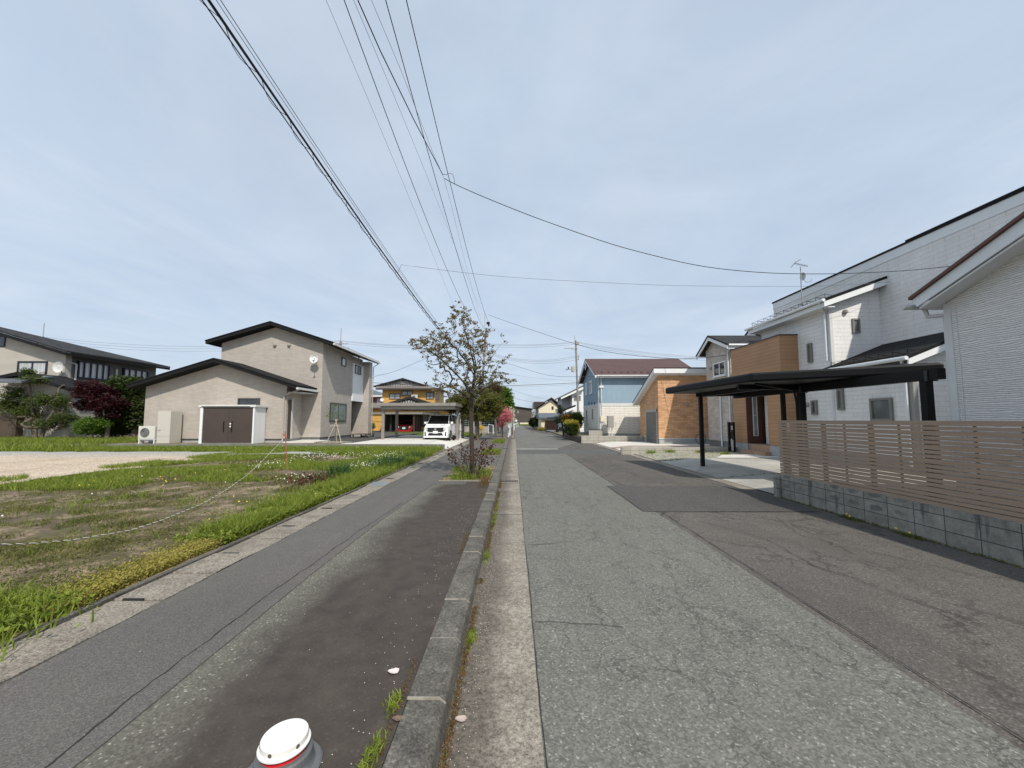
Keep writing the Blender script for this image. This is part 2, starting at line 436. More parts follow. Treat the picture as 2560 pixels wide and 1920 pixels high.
# ------------------------------------------------------------------ material library
M_tarnew = asphalt('sidewalk asphalt overlay', (0.112, 0.107, 0.098), fleck=0.12, grain=150, var=0.12, tint=(0.135, 0.115, 0.11))
def old_walk(s, base, X, Y):
    # dark moss and tar staining beside the kerb
    e = s.math('ADD', X, s.math('MULTIPLY', s.math('SUBTRACT', s.noise(1.1, 5, 0.6), 0.5), 1.1))
    m = s.ramp(s.math('ADD', s.math('MULTIPLY', e, 1.6), 3.4), [(0.25, 0.0), (0.85, 0.9)])
    dk = s.ramp(s.noise(6, 5, 0.6), [(0.3, (0.037, 0.030, 0.026)), (0.7, (0.068, 0.054, 0.045))])
    return s.mix(m, base, dk)
M_tarold = asphalt('sidewalk asphalt old', (0.132, 0.128, 0.106), fleck=0.5, grain=85, var=0.15, extra=old_walk)
def painted_shade(s, base, X, Y):  # soft shadow across the right lane, imitated by darker blotches in the asphalt colour
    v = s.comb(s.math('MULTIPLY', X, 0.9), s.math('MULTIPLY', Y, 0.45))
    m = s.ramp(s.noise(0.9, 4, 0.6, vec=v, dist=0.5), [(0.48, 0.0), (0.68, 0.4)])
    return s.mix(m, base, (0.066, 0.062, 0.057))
M_road = asphalt('road asphalt right lane', (0.106, 0.098, 0.088), fleck=0.2, crack=0.65, grain=80, tint=(0.128, 0.112, 0.096), crack_scale=0.55, extra=painted_shade, var=0.18)
M_lane = asphalt('road asphalt left lane', (0.152, 0.150, 0.132), fleck=0.35, crack=0.6, grain=80, tint=(0.145, 0.153, 0.132), crack_scale=2.2, var=0.12)
M_far = asphalt('road asphalt far', (0.15, 0.148, 0.136), fleck=0.2, crack=0.2, grain=60)
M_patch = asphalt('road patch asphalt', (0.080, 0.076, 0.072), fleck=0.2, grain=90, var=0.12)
M_band = asphalt('road trench asphalt', (0.10, 0.10, 0.097), fleck=0.1, grain=90, var=0.1)
M_seal = plain('tar seam', (0.02, 0.02, 0.02), 0.9)
M_gutter = concrete('gutter concrete', (0.285, 0.26, 0.215), var=0.25, pit=0.8, scale=2.2, stain=(0.12, 0.11, 0.09), stain_amt=0.6)
def gutter_mat():
    s = NT('gutter concrete dirty'); X, Y, Z = s.xyz()
    n = s.noise(2.2, 6, 0.7); g = s.noise(48, 4, 0.85); g2 = s.noise(20, 4, 0.7)
    b = s.ramp(n, [(0.3, (0.185, 0.165, 0.135)), (0.7, (0.32, 0.285, 0.235))])
    e = s.math('ADD', X, s.math('MULTIPLY', s.math('SUBTRACT', s.noise(1.3, 5, 0.65), 0.5), 0.45))
    b = s.mix(s.ramp(e, [(0.0, 0.85), (0.06, 0.0)]) if False else s.math('MULTIPLY', s.math('SUBTRACT', 0.0, s.math('MULTIPLY', s.math('ADD', e, 0.02), 5.0), clamp=True), 0.85, clamp=True), b, (0.105, 0.09, 0.072))
    b = s.mix(1.0, b, s.ramp(g, [(0.34, 0.35), (0.5, 0.95), (0.66, 1.5)]), 'MULTIPLY')
    b = s.mix(1.0, b, s.ramp(g2, [(0.3, 0.75), (0.7, 1.2)]), 'MULTIPLY')
    s.col(b); s.rough(0.9); s.bump(g, 0.5, 0.006); return s.m
M_gutter = gutter_mat()
def kerb_mat():
    s = NT('kerb stone lichen'); n = s.noise(5, 6, 0.7); g = s.noise(60, 4, 0.8)
    b = s.ramp(n, [(0.3, (0.062, 0.056, 0.048)), (0.5, (0.105, 0.098, 0.084)), (0.7, (0.17, 0.16, 0.138))])
    b = s.mix(1.0, b, s.ramp(g, [(0.30, 0.3), (0.5, 0.95), (0.68, 1.7)]), 'MULTIPLY')
    b = s.mix(s.ramp(s.noise(22, 5, 0.75), [(0.60, 0.0), (0.68, 0.7)]), b, (0.27, 0.26, 0.22))
    s.col(b); s.rough(0.95); s.bump(g, 0.8, 0.010); return s.m
M_kerb = kerb_mat()
M_kerb_old = concrete('kerb stone', (0.125, 0.116, 0.102), var=0.4, pit=0.8, scale=4, stain=(0.045, 0.040, 0.035), stain_amt=0.75)
M_mortar = plain('kerb mortar', (0.24, 0.22, 0.18), 0.9, var=0.3, scale=20)
M_slab = concrete('drain cover concrete', (0.27, 0.24, 0.195), var=0.28, pit=0.8, scale=2.5, stain=(0.13, 0.11, 0.09), stain_amt=0.6)
M_drive = concrete('driveway concrete', (0.62, 0.60, 0.55), var=0.08, pit=0.1, scale=0.8, stain_amt=0.1)
M_drive2 = concrete('driveway concrete worn', (0.40, 0.39, 0.35), var=0.2, pit=0.2, scale=0.7, stain=(0.15, 0.145, 0.13), stain_amt=0.5)
M_ledge = concrete('retaining concrete', (0.2, 0.2, 0.175), var=0.2, pit=0.2, stain_amt=0.5)
M_found = concrete('foundation render', (0.36, 0.37, 0.37), var=0.08, pit=0.12, stain_amt=0.15)

def soil():
    s = NT('lot soil and turf')
    a = s.noise(1.6, 6, 0.65, dist=0.4); b = s.noise(14, 5, 0.7)
    X, Y, Z = s.xyz()
    st = s.comb(s.math('MULTIPLY', X, 1.0), s.math('MULTIPLY', Y, 1.0))
    c = s.ramp(a, [(0.3, (0.075, 0.06, 0.032)), (0.45, (0.12, 0.09, 0.055)), (0.54, (0.25, 0.185, 0.125)), (0.72, (0.37, 0.285, 0.20))])
    c = s.mix(s.ramp(s.noise(4.5, 6, 0.75), [(0.49, 0.0), (0.58, 0.8)]), c, (0.09, 0.085, 0.025))
    c = s.mix(1.0, c, s.ramp(b, [(0.3, 0.6), (0.7, 1.3)]), 'MULTIPLY')
    s.col(c); s.rough(0.95); s.bump(s.math('ADD', b, a), 0.8, 0.04); MATS['soil'] = s.m; return s.m
M_soil = soil()
def gravel():
    s = NT('crushed gravel'); X, Y, Z = s.xyz()
    a = s.noise(0.7, 5, 0.6)
    far = s.ramp(s.math('ADD', s.math('MULTIPLY', Y, 0.25), s.math('MULTIPLY', s.math('SUBTRACT', a, 0.5), 1.5)), [(0.0, 0), (1.0, 0)])
    c = s.ramp(a, [(0.3, (0.42, 0.34, 0.25)), (0.7, (0.56, 0.46, 0.35))])
    m = s.math('SUBTRACT', s.math('MULTIPLY', Y, 0.5), 7.9)
    m = s.math('ADD', m, s.math('MULTIPLY', s.math('SUBTRACT', s.noise(0.5, 3), 0.5), 1.6), clamp=True)
    c = s.mix(m, c, (0.36, 0.365, 0.34))
    g = s.voro(26, out='Color'); gs = s.n('ShaderNodeSeparateColor'); s.l(g, gs.inputs[0])
    c = s.mix(1.0, c, s.ramp(gs.outputs[0], [(0, 0.62), (1, 1.35)]), 'MULTIPLY')
    s.col(c); s.rough(0.9); s.bump(gs.outputs[0], 0.8, 0.02); MATS['gravel'] = s.m; return s.m
M_gravel = gravel()
def pebble():
    s = NT('pebble bed')
    g = s.voro(17, out='Color'); gs = s.n('ShaderNodeSeparateColor'); s.l(g, gs.inputs[0]); d = s.voro(17)
    c = s.ramp(gs.outputs[0], [(0, (0.25, 0.23, 0.16)), (0.5, (0.42, 0.40, 0.30)), (1, (0.62, 0.6, 0.48))])
    c = s.mix(1.0, c, s.ramp(d, [(0.35, 1.0), (0.8, 0.25)]), 'MULTIPLY')
    s.col(c); s.rough(0.8); s.bump(s.math('MULTIPLY', d, -1), 1.0, 0.03); MATS['pebble'] = s.m; return s.m
M_pebble = pebble()
def fieldmat():
    s = NT('distant ground'); c = s.ramp(s.noise(0.15, 6, 0.6), [(0.3, (0.10, 0.12, 0.045)), (0.5, (0.17, 0.155, 0.10)), (0.7, (0.24, 0.22, 0.17))])
    s.col(c); s.rough(0.95); s.bump(s.noise(3, 4), 0.5, 0.05); return s.m
M_field = fieldmat()
M_white = plain('white trim', (0.74, 0.76, 0.77), 0.5, var=0.04)
M_whitedull = plain('white trim weathered', (0.6, 0.61, 0.6), 0.55, var=0.08)
M_black = plain('black aluminium', (0.005, 0.005, 0.0055), 0.5, metal=0.0, var=0.2, spec=0.25)
M_bronze = plain('bronze frame', (0.055, 0.05, 0.045), 0.4, var=0.1)
M_brown = plain('dark brown metal', (0.052, 0.038, 0.032), 0.45, var=0.08)
M_grey = plain('grey metal', (0.30, 0.29, 0.27), 0.4, var=0.08)
M_taupe = plain('taupe aluminium', (0.24, 0.225, 0.20), 0.45, var=0.06)
M_roofblk = shingle('charcoal shingle', (0.013, 0.0135, 0.014), rough=0.95)
M_fascia = plain('charcoal fascia', (0.010, 0.0105, 0.011), 0.7, var=0.15, spec=0.2)
M_roofmar = shingle('maroon metal roof', (0.092, 0.050, 0.044), row=0.42, bw=2.5, var=0.06, slope_k=1.9, rough=0.5)
M_rooftile = shingle('dark roof tile', (0.028, 0.028, 0.028), row=0.3, bw=0.3, var=0.4)
M_solar = plain('slate roof', (0.10, 0.115, 0.13), 0.5, var=0.1)
M_glass = glass('window glass'); M_curt = glass('curtained glass', curtain=(0.5, 0.52, 0.53), rough=0.12)
M_glass2 = glass('frosted glass', c=(0.16, 0.19, 0.19), rough=0.2)
M_tan = siding('tan ceramic siding', (0.465, 0.425, 0.378), (0.40, 0.362, 0.322), (0.33, 0.298, 0.262), 0.30, 0.07, mort=0.006, bumpd=0.006, var=0.04)
M_ochre = laps('ochre siding', (0.62, 0.36, 0.10), 0.2, lw=0.06, dark=0.8)
M_red = laps('red siding', (0.24, 0.035, 0.04), 0.12)
M_brick = siding('orange brick siding', (0.72, 0.41, 0.22), (0.50, 0.27, 0.135), (0.38, 0.25, 0.16), 0.42, 0.11, mort=0.012, bumpd=0.012, var=0.12)
M_blue = siding('blue ribbed siding', (0.27, 0.375, 0.46), (0.26, 0.365, 0.45), (0.22, 0.31, 0.39), 0.05, 3.0, mort=0.004, bumpd=0.004, var=0.03)
M_wstone = siding('white stone siding', (0.80, 0.775, 0.71), (0.74, 0.715, 0.65), (0.46, 0.43, 0.38), 0.75, 0.13, mort=0.014, bumpd=0.015, var=0.05)
M_wbrick = siding('white block siding', (0.78, 0.775, 0.76), (0.74, 0.735, 0.72), (0.50, 0.495, 0.485), 0.75, 0.15, mort=0.005, bumpd=0.006, var=0.05)
M_ltan = laps('orange wood siding', (0.41, 0.23, 0.12), 0.155, lw=0.11, dark=0.4)
M_beige = siding('beige stucco stone', (0.56, 0.515, 0.45), (0.40, 0.37, 0.325), (0.48, 0.44, 0.39), 0.28, 0.09, mort=0.004, bumpd=0.01, var=0.12, wob=0.03)
M_rib = ribbed('ribbed white siding', (0.76, 0.74, 0.71), pitch=0.031)
M_cream = plain('cream render', (0.72, 0.64, 0.47), 0.8, var=0.06)
M_wood = laps('garage wood', (0.16, 0.085, 0.05), 0.14)
M_greysid = laps('grey beige siding', (0.43, 0.405, 0.36), 0.45, lw=0.03, dark=0.8)
M_block = None
def blockwall():
    s = NT('concrete block'); X, Y, Z = s.xyz()
    u = s.math('ADD', X, Y); v = s.comb(u, s.math('ADD', Z, 0.0))
    b = s.n('ShaderNodeTexBrick'); b.offset = 0.0
    b.inputs['Scale'].default_value = 1; b.inputs['Brick Width'].default_value = 0.4; b.inputs['Row Height'].default_value = 0.2
    b.inputs['Mortar Size'].default_value = 0.006; b.inputs['Color1'].default_value = (0.285, 0.272, 0.235, 1)
    b.inputs['Color2'].default_value = (0.235, 0.225, 0.192, 1); b.inputs['Mortar'].default_value = (0.06, 0.062, 0.06, 1)
    s.l(v, b.inputs['Vector'])
    # damp oval stains inside each block face
    fu = s.math('SUBTRACT', s.math('FRACT', s.math('DIVIDE', u, 0.4)), 0.5)
    fz = s.math('SUBTRACT', s.math('FRACT', s.math('DIVIDE', Z, 0.2)), 0.45)
    d = s.math('ADD', s.math('MULTIPLY', s.math('MULTIPLY', fu, fu), 5.0), s.math('MULTIPLY', s.math('MULTIPLY', fz, fz), 9.0))
    d = s.math('ADD', d, s.math('MULTIPLY', s.math('SUBTRACT', s.noise(5, 5), 0.5), 1.6))
    top = s.ramp(Z, [(0.20, 0.25), (0.24, 0.85)])
    st = s.math('MULTIPLY', s.ramp(d, [(0.25, 1.0), (0.55, 0.0)]), top)
    wn = s.n('ShaderNodeTexWhiteNoise', noise_dimensions='1D'); s.l(s.math('FLOOR', s.math('DIVIDE', u, 0.4)), wn.inputs['W'])
    st = s.math('MULTIPLY', st, s.ramp(wn.outputs[0], [(0.3, 0.1), (0.8, 1.0)]))
    dv_ = s.ramp(s.noise(1.0, 4, 0.6, vec=s.comb(s.math('MULTIPLY', u, 3.5), s.math('MULTIPLY', Z, 0.5))), [(0.56, 0.0), (0.64, 0.8)])
    st = s.math('MAXIMUM', st, dv_)
    c = s.mix(st, b.outputs[0], (0.075, 0.075, 0.075))
    c = s.mix(1.0, c, s.ramp(s.noise(9, 5, 0.7), [(0.3, 0.75), (0.7, 1.25)]), 'MULTIPLY')
    c = s.mix(1.0, c, s.ramp(s.noise(70, 3, 0.7), [(0.3, 0.8), (0.7, 1.15)]), 'MULTIPLY')
    s.col(c); s.rough(0.9); s.bump(s.math('ADD', s.math('MULTIPLY', b.outputs[1], -1.5), s.noise(80, 3)), 0.5, 0.006); return s.m
M_block = blockwall()
M_lblock = siding('pale concrete block', (0.40, 0.38, 0.33), (0.34, 0.33, 0.29), (0.22, 0.21, 0.18), 0.4, 0.2, mort=0.01, off=0.0, var=0.15)
M_bblock = siding('brown planter block', (0.10, 0.065, 0.05), (0.085, 0.055, 0.042), (0.05, 0.04, 0.03), 0.3, 0.12, mort=0.01)
def slatmat():
    s = NT('taupe wood slat'); X, Y, Z = s.xyz()
    f = s.noise(1, 4, 0.6, vec=s.comb(s.math('MULTIPLY', Y, 1.3), s.math('MULTIPLY', Z, 45)))
    c = s.ramp(f, [(0.25, (0.28, 0.20, 0.142)), (0.75, (0.39, 0.285, 0.205))])
    s.col(c); s.rough(0.6); s.bump(f, 0.15, 0.004); return s.m
M_slat = slatmat()
M_tile = siding('terracotta step tile', (0.42, 0.27, 0.18), (0.36, 0.23, 0.155), (0.22, 0.16, 0.12), 0.3, 0.3, mort=0.008)
M_poleC = concrete('pole concrete', (0.26, 0.25, 0.23), var=0.1, pit=0.1, stain_amt=0.2)
M_wire = plain('cable black', (0.012, 0.012, 0.014), 0.6)
M_wireg = plain('cable grey', (0.10, 0.11, 0.12), 0.5)
M_bark = plain('dark bark', (0.05, 0.04, 0.031), 0.95, var=0.4, scale=25, bump=0.6)
M_bark2 = plain('grey bark', (0.14, 0.115, 0.09), 0.95, var=0.3, scale=25, bump=0.6)
M_ldog = leafmat('dogwood leaf', (0.115, 0.095, 0.045), (0.22, 0.19, 0.085), (0.33, 0.22, 0.14), transl=0.5, scale=25)
M_lsuck = leafmat('dogwood red leaf', (0.05, 0.018, 0.018), (0.10, 0.04, 0.03), (0.10, 0.08, 0.03))
M_lyew = leafmat('yew leaf', (0.075, 0.085, 0.02), (0.155, 0.16, 0.04), (0.25, 0.235, 0.07), transl=0.5)
M_lgreen = leafmat('bright leaf', (0.05, 0.10, 0.012), (0.10, 0.19, 0.02), (0.17, 0.26, 0.035))
M_ldark = leafmat('dark leaf', (0.022, 0.038, 0.01), (0.045, 0.07, 0.015), (0.07, 0.10, 0.02))
M_lmaple = leafmat('maple leaf dark red', (0.024, 0.007, 0.009), (0.05, 0.011, 0.016), (0.08, 0.016, 0.024))
M_lpink = leafmat('pink blossom', (0.50, 0.13, 0.17), (0.72, 0.27, 0.30), (0.82, 0.52, 0.48))
M_lwhite = leafmat('white blossom', (0.6, 0.62, 0.42), (0.8, 0.8, 0.62), (0.8, 0.82, 0.7))
M_lyellow = leafmat('golden leaf', (0.28, 0.24, 0.03), (0.48, 0.42, 0.05), (0.55, 0.5, 0.1))
M_lrust = leafmat('rust leaf', (0.10, 0.05, 0.012), (0.19, 0.10, 0.02), (0.22, 0.16, 0.03))
M_lpine = leafmat('pine needles', (0.025, 0.04, 0.022), (0.05, 0.075, 0.04), (0.08, 0.10, 0.05))
M_lprune = leafmat('pruned pine leaf', (0.04, 0.06, 0.015), (0.08, 0.115, 0.025), (0.13, 0.18, 0.04))
M_grass = leafmat('weed grass', (0.095, 0.125, 0.018), (0.20, 0.265, 0.035), (0.34, 0.385, 0.085), scale=8)
M_grassd = leafmat('short turf', (0.08, 0.08, 0.024), (0.14, 0.155, 0.035), (0.26, 0.22, 0.10), scale=3)
M_grassy = leafmat('yellow moss flower', (0.22, 0.2, 0.05), (0.38, 0.33, 0.08), (0.25, 0.27, 0.05), scale=12)
M_grassk = leafmat('dark leaf weed', (0.03, 0.06, 0.02), (0.05, 0.11, 0.03), (0.08, 0.15, 0.04))
M_dry = leafmat('dry moss', (0.09, 0.06, 0.03), (0.20, 0.13, 0.055), (0.13, 0.13, 0.04), scale=18)
M_flw = plain('white flower', (0.8, 0.8, 0.74), 0.8); M_fly = plain('yellow flower', (0.75, 0.55, 0.03), 0.7)

def struct(name, mb, mat, smooth=False, bevel=0): return mb.build(name, mat, kind='structure', smooth=smooth, bevel=bevel)

# ------------------------------------------------------------------ ground, road, pavement
struct('ground', MB().quad((-900, -200, -0.06), (900, -200, -0.06), (900, 1400, -0.06), (-900, 1400, -0.06)), M_field)
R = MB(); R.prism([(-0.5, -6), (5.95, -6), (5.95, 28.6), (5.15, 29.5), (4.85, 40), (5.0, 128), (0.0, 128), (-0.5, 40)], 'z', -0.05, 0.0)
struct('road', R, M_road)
struct('road_lane', MB().quad((0.15, -6, 0.004), (2.62, -6, 0.004), (2.62, 19.4, 0.004), (0.15, 19.4, 0.004)), M_lane)
struct('road_far_lane', MB().quad((0.13, 22.9, 0.004), (2.55, 22.9, 0.004), (2.5, 127, 0.004), (0.1, 127, 0.004)).quad((2.55, 22.9, 0.004), (4.9, 29.6, 0.004), (4.7, 40, 0.004), (2.5, 60, 0.004)), M_far)
struct('road_trench_patch', MB().quad((0.14, 19.4, 0.004), (5.6, 19.4, 0.004), (5.5, 22.5, 0.004), (0.14, 22.5, 0.004)), M_band)
struct('road_cement_strip', MB().quad((0.14, 22.5, 0.004), (2.6, 22.5, 0.004), (2.6, 22.9, 0.004), (0.14, 22.9, 0.004)), M_drive2)
struct('road_patch', MB().quad((2.40, 7.27, 0.008), (5.65, 7.27, 0.008), (5.65, 10.04, 0.008), (2.40, 10.04, 0.008)), M_patch)
rnd = random.Random(4)
def wobble(pts, w, a, seed, z, step=0.12):
    """thin tar line along a ground polyline"""
    r = random.Random(seed); P = []
    for (p, q) in zip(pts, pts[1:]):
        L = math.dist(p, q); n = max(2, int(L/step))
        for i in range(n): P.append((p[0]+(q[0]-p[0])*i/n, p[1]+(q[1]-p[1])*i/n))
    P.append(pts[-1]); m = MB(); j = 0; o = []
    for i, p in enumerate(P):
        j = j*0.8+r.uniform(-a, a); d = P[min(i+1, len(P)-1)]; c = P[max(i-1, 0)]
        tx, ty = d[0]-c[0], d[1]-c[1]; L = math.hypot(tx, ty) or 1; nx, ny = -ty/L, tx/L
        ww = w*r.uniform(0.35, 1.1); o.append(((p[0]+nx*(j-ww), p[1]+ny*(j-ww), z), (p[0]+nx*(j+ww), p[1]+ny*(j+ww), z)))
    for a1, b1 in zip(o, o[1:]): m.quad(a1[0], a1[1], b1[1], b1[0])
    return m
S = MB()
for args in [([(2.66, 19.4), (2.63, 10.06), (2.40, 10.04), (2.41, 7.28), (2.72, 7.25), (2.70, 1.0)], 0.007, 0.004, 1, 0.013),
             ([(0.165, 19.3), (0.158, 0.5)], 0.0032, 0.004, 2, 0.013),
             ([(2.72, 7.25), (5.7, 7.25)], 0.006, 0.005, 3, 0.013),
             ([(3.1, 6.6), (3.6, 5.6), (3.5, 4.6), (3.9, 3.4), (4.3, 2.2)], 0.005, 0.02, 5, 0.013),
             ([(4.6, 6.9), (4.2, 5.7), (4.9, 4.6), (5.2, 3.9)], 0.004, 0.02, 6, 0.013),
             ([(3.6, 14.5), (4.6, 14.1), (5.5, 14.2)], 0.006, 0.02, 7, 0.013),
             ([(0.2, 8.6), (0.9, 8.4), (1.7, 8.5)], 0.006, 0.02, 8, 0.013), ([(0.2, 5.35), (0.75, 5.5)], 0.006, 0.02, 9, 0.013),
             ([(0.2, 13.0), (1.0, 13.2)], 0.006, 0.02, 10, 0.013), ([(0.18, 3.35), (0.9, 3.3)], 0.004, 0.02, 11, 0.013)]:
    mm = wobble(*args); S.add(mm.v, mm.f)
struct('road_tar_seams', S, M_seal)
# gutter
gb = MB(); y = -2.0; r = random.Random(3)
gb.box(-0.42, -3, -0.05, 0.15, 34.2, 0.012)
struct('gutter', gb, M_gutter)
struct('gutter_far', MB().box(-0.42, 36.5, -0.05, 0.02, 100, 0.012), M_gutter)
gj = MB()
for yy in [7.0, 9.15, 10.35, 13.0, 16.0, 19.0, 22.0, 25.0, 28.0, 31.0]:
    gj.quad((-0.4, yy, 0.016), (0.15, yy, 0.016), (0.15, yy+0.014, 0.016), (-0.4, yy+0.014, 0.016))
struct('gutter_joints', gj, M_seal)
# kerb stones
kb = MB(); km = MB(); y = 1.07-2.4; i = 0; r = random.Random(11)
while y < 34.0:
    top = 0.145+r.uniform(-0.005, 0.005); dxk = r.uniform(-0.006, 0.006)
    low = 1 if (20.5 < y < 21.3) else 0
    if low: top -= 0.06
    a = [(-0.60+dxk, y+0.006, -0.04), (-0.37+dxk, y+0.006, -0.04), (-0.385+dxk, y+0.006, top-0.025), (-0.415+dxk, y+0.006, top), (-0.60+dxk, y+0.006, top)]
    b = [(p[0], y+0.594, p[2]) for p in a]
    kb.add(a+b, [(4,3,2,1,0), (5,6,7,8,9), (0,1,6,5), (1,2,7,6), (2,3,8,7), (3,4,9,8), (4,0,5,9)])
    if r.random() < 0.75: km.add([(-0.598+dxk, y-0.008, top-0.006), (-0.38+dxk, y-0.008, top-0.03), (-0.38+dxk, y+0.009, top-0.03), (-0.598+dxk, y+0.009, top-0.006),
                 (-0.598+dxk, y-0.004, top+0.003), (-0.42+dxk, y-0.004, top+0.003), (-0.42+dxk, y+0.005, top+0.003), (-0.598+dxk, y+0.005, top+0.003)], [(4,5,6,7), (0,1,5,4), (1,2,6,5), (2,3,7,6)])
    y += 0.6
struct('kerb', kb, M_kerb, bevel=0.008); struct('kerb_mortar', km, M_mortar)
kf = MB(); 
for q in range(60):
    yy = 37+q*1.0; kf.box(-0.62, yy, -0.04, -0.42, yy+0.985, 0.14)
struct('kerb_far', kf, M_kerb)
# sidewalk
struct('sidewalk', MB().box(-3.06, -4, -0.05, -0.60, 100, 0.128), M_tarold)
ov = MB(); ov.prism([(-3.03, -4), (-2.0, -4), (-1.99, 2), (-2.06, 4), (-2.08, 6.2), (-2.0, 8.6), (-1.96, 9.5), (-1.2, 9.52), (-1.15, 10.05), (-1.9, 10.1), (-1.9, 13.3), (-0.62, 13.4), (-0.62, 100), (-3.03, 100)], 'z', 0.12, 0.136)
struct('sidewalk_overlay', ov, M_tarnew)
S = MB()
for args in [([(-2.14, -1), (-2.13, 2), (-2.19, 3.2), (-2.2, 5.2), (-2.1, 7.4)], 0.006, 0.012, 21, 0.1385), ([(-3.045, 1), (-3.045, 19)], 0.006, 0.009, 22, 0.1385)]:
    mm = wobble(*args, step=0.07); S.add(mm.v, mm.f)
struct('sidewalk_cracks', S, M_seal)
# drain cover slabs along the lot edge
sb = MB(); slot = MB(); y = 2.89-0.582*6; i = 0
while y < 33:
    sb.box(-3.515, y+0.008, 0.0601, -3.065, y+0.572, 0.132+0.006*((i*7) % 3-1))
    if i % 2: slot.box(-3.42, y-0.010, 0.125, -3.24, y+0.006, 0.1415)
    y += 0.582; i += 1
struct('drain_covers', sb, M_slab, bevel=0.006); struct('drain_cover_slots', slot, M_seal)
struct('drain_channel', MB().box(-3.52, -4, -0.05, -3.06, 33, 0.06), M_seal)
struct('drain_edge', MB().box(-3.58, -4, -0.05, -3.525, 33, 0.15), M_kerb)
# grate on the strip and gutter grate
gt = thing('strip_drain_grate', 'faded blue grey steel grate set in the concrete strip beside the weeds', 'grate', (-3.3, 9.5, 0.14))
m = MB(); m.box(-3.50, 9.25, 0.136, -3.47, 9.78, 0.15); m.box(-3.13, 9.25, 0.136, -3.10, 9.78, 0.15); m.box(-3.48, 9.24, 0.136, -3.12, 9.255, 0.149); m.box(-3.48, 9.775, 0.136, -3.12, 9.79, 0.149); m.build('frame', M_grey, gt)
m = MB()
for k in range(14): m.box(-3.47, 9.26+k*0.037, 0.137, -3.13, 9.275+k*0.037, 0.148)
m.build('grating', plain('blue grey steel', (0.2, 0.25, 0.28), 0.5), gt)
gt = thing('gutter_drain_grate', 'dark slotted iron drain grate across the gutter beside the kerb', 'grate', (-0.12, 10.7, 0.01))
m = MB(); m.box(-0.34, 10.5, 0.008, 0.12, 10.53, 0.022); m.box(-0.34, 10.87, 0.008, 0.12, 10.9, 0.022); m.box(-0.345, 10.5, 0.008, -0.332, 10.9, 0.021); m.box(0.11, 10.5, 0.008, 0.125, 10.9, 0.021); m.build('frame', M_mortar, gt)
m = MB()
for k in range(11): m.box(-0.33+k*0.042, 10.53, 0.0125, -0.31+k*0.042, 10.87, 0.03)
m.build('grating', plain('iron', (0.03, 0.025, 0.022), 0.6), gt)
# planter pits
for nm, yy0, yy1 in [('a', 10.05, 13.3)]:
    struct('planter_soil', MB().box(-1.88, yy0+0.02, 0.05, -0.61, yy1, 0.142), M_soil)
    struct('planter_edge', MB().box(-1.92, yy0-0.08, 0.05, -0.61, yy0, 0.155), M_mortar)
for yy0, yy1 in [(17.2, 19.6), (26, 30), (33, 36)]:
    struct('verge_soil', MB().box(-1.5, yy0, 0.05, -0.61, yy1, 0.143), M_soil)
# vacant lot
lot = MB(); nx, ny = 70, 60; rs = np.random.default_rng(5)
xs = np.linspace(-60, -3.58, nx); ys = np.linspace(-6, 21.02, ny)
def lz(x, y): return 0.11+0.02*math.sin(x*1.7+y*0.6)+0.018*math.sin(y*2.3-x*0.9)+(0.02 if x < -4 else 0)
vs = [(x, y, lz(x, y)) for y in ys for x in xs]
fs = [(j*nx+i, j*nx+i+1, (j+1)*nx+i+1, (j+1)*nx+i) for j in range(ny-1) for i in range(nx-1)]
lot.add(vs, fs); struct('lot_ground', lot, M_soil, smooth=True)
# cloddy bare earth nearest the camera
nx2, ny2 = 150, 250; r2 = np.random.default_rng(6)
def smoothn(a, k):
    for _ in range(k): a = (a+np.roll(a, 1, 0)+np.roll(a, -1, 0)+np.roll(a, 1, 1)+np.roll(a, -1, 1))/5
    return a/np.abs(a).max()
hh_ = 0.020*smoothn(r2.normal(size=(ny2, nx2)), 2)+0.030*smoothn(r2.normal(size=(ny2, nx2)), 25)
hh_ -= 0.02; hh_[0, :] -= 0.06; hh_[-1, :] -= 0.06; hh_[:, 0] -= 0.06; hh_[:, -1] -= 0.04
xs2 = np.linspace(-12.4, -3.57, nx2); ys2 = np.linspace(1.0, 17.2, ny2)
lt2 = MB(); lt2.add([(x, y, 0.150+hh_[j, i]) for j, y in enumerate(ys2) for i, x in enumerate(xs2)], [(j*nx2+i, j*nx2+i+1, (j+1)*nx2+i+1, (j+1)*nx2+i) for j in range(ny2-1) for i in range(nx2-1)])
struct('bare_earth', lt2, M_soil, smooth=True)
gv = MB(); r = random.Random(8)
edge = [(-12.2+r.uniform(-0.25, 0.25), yy) for yy in np.arange(3, 16.9, 0.5)]
far = [(x, 18.6+r.uniform(-0.25, 0.25)) for x in np.arange(-8.2, -40, -0.7)]
near = [(x, 17.3+r.uniform(-0.15, 0.15)+0.3*min(1, (x+12)/8)) for x in np.arange(-11.6, -8.0, 0.8)]
poly = [(-60, 3)]+edge+near+far+[(-60, 18.7)]
n = len(poly); gv.v += [(p[0], p[1], 0.172) for p in poly]; gv.f.append(tuple(range(n)))
struct('gravel_lot', gv, M_gravel)
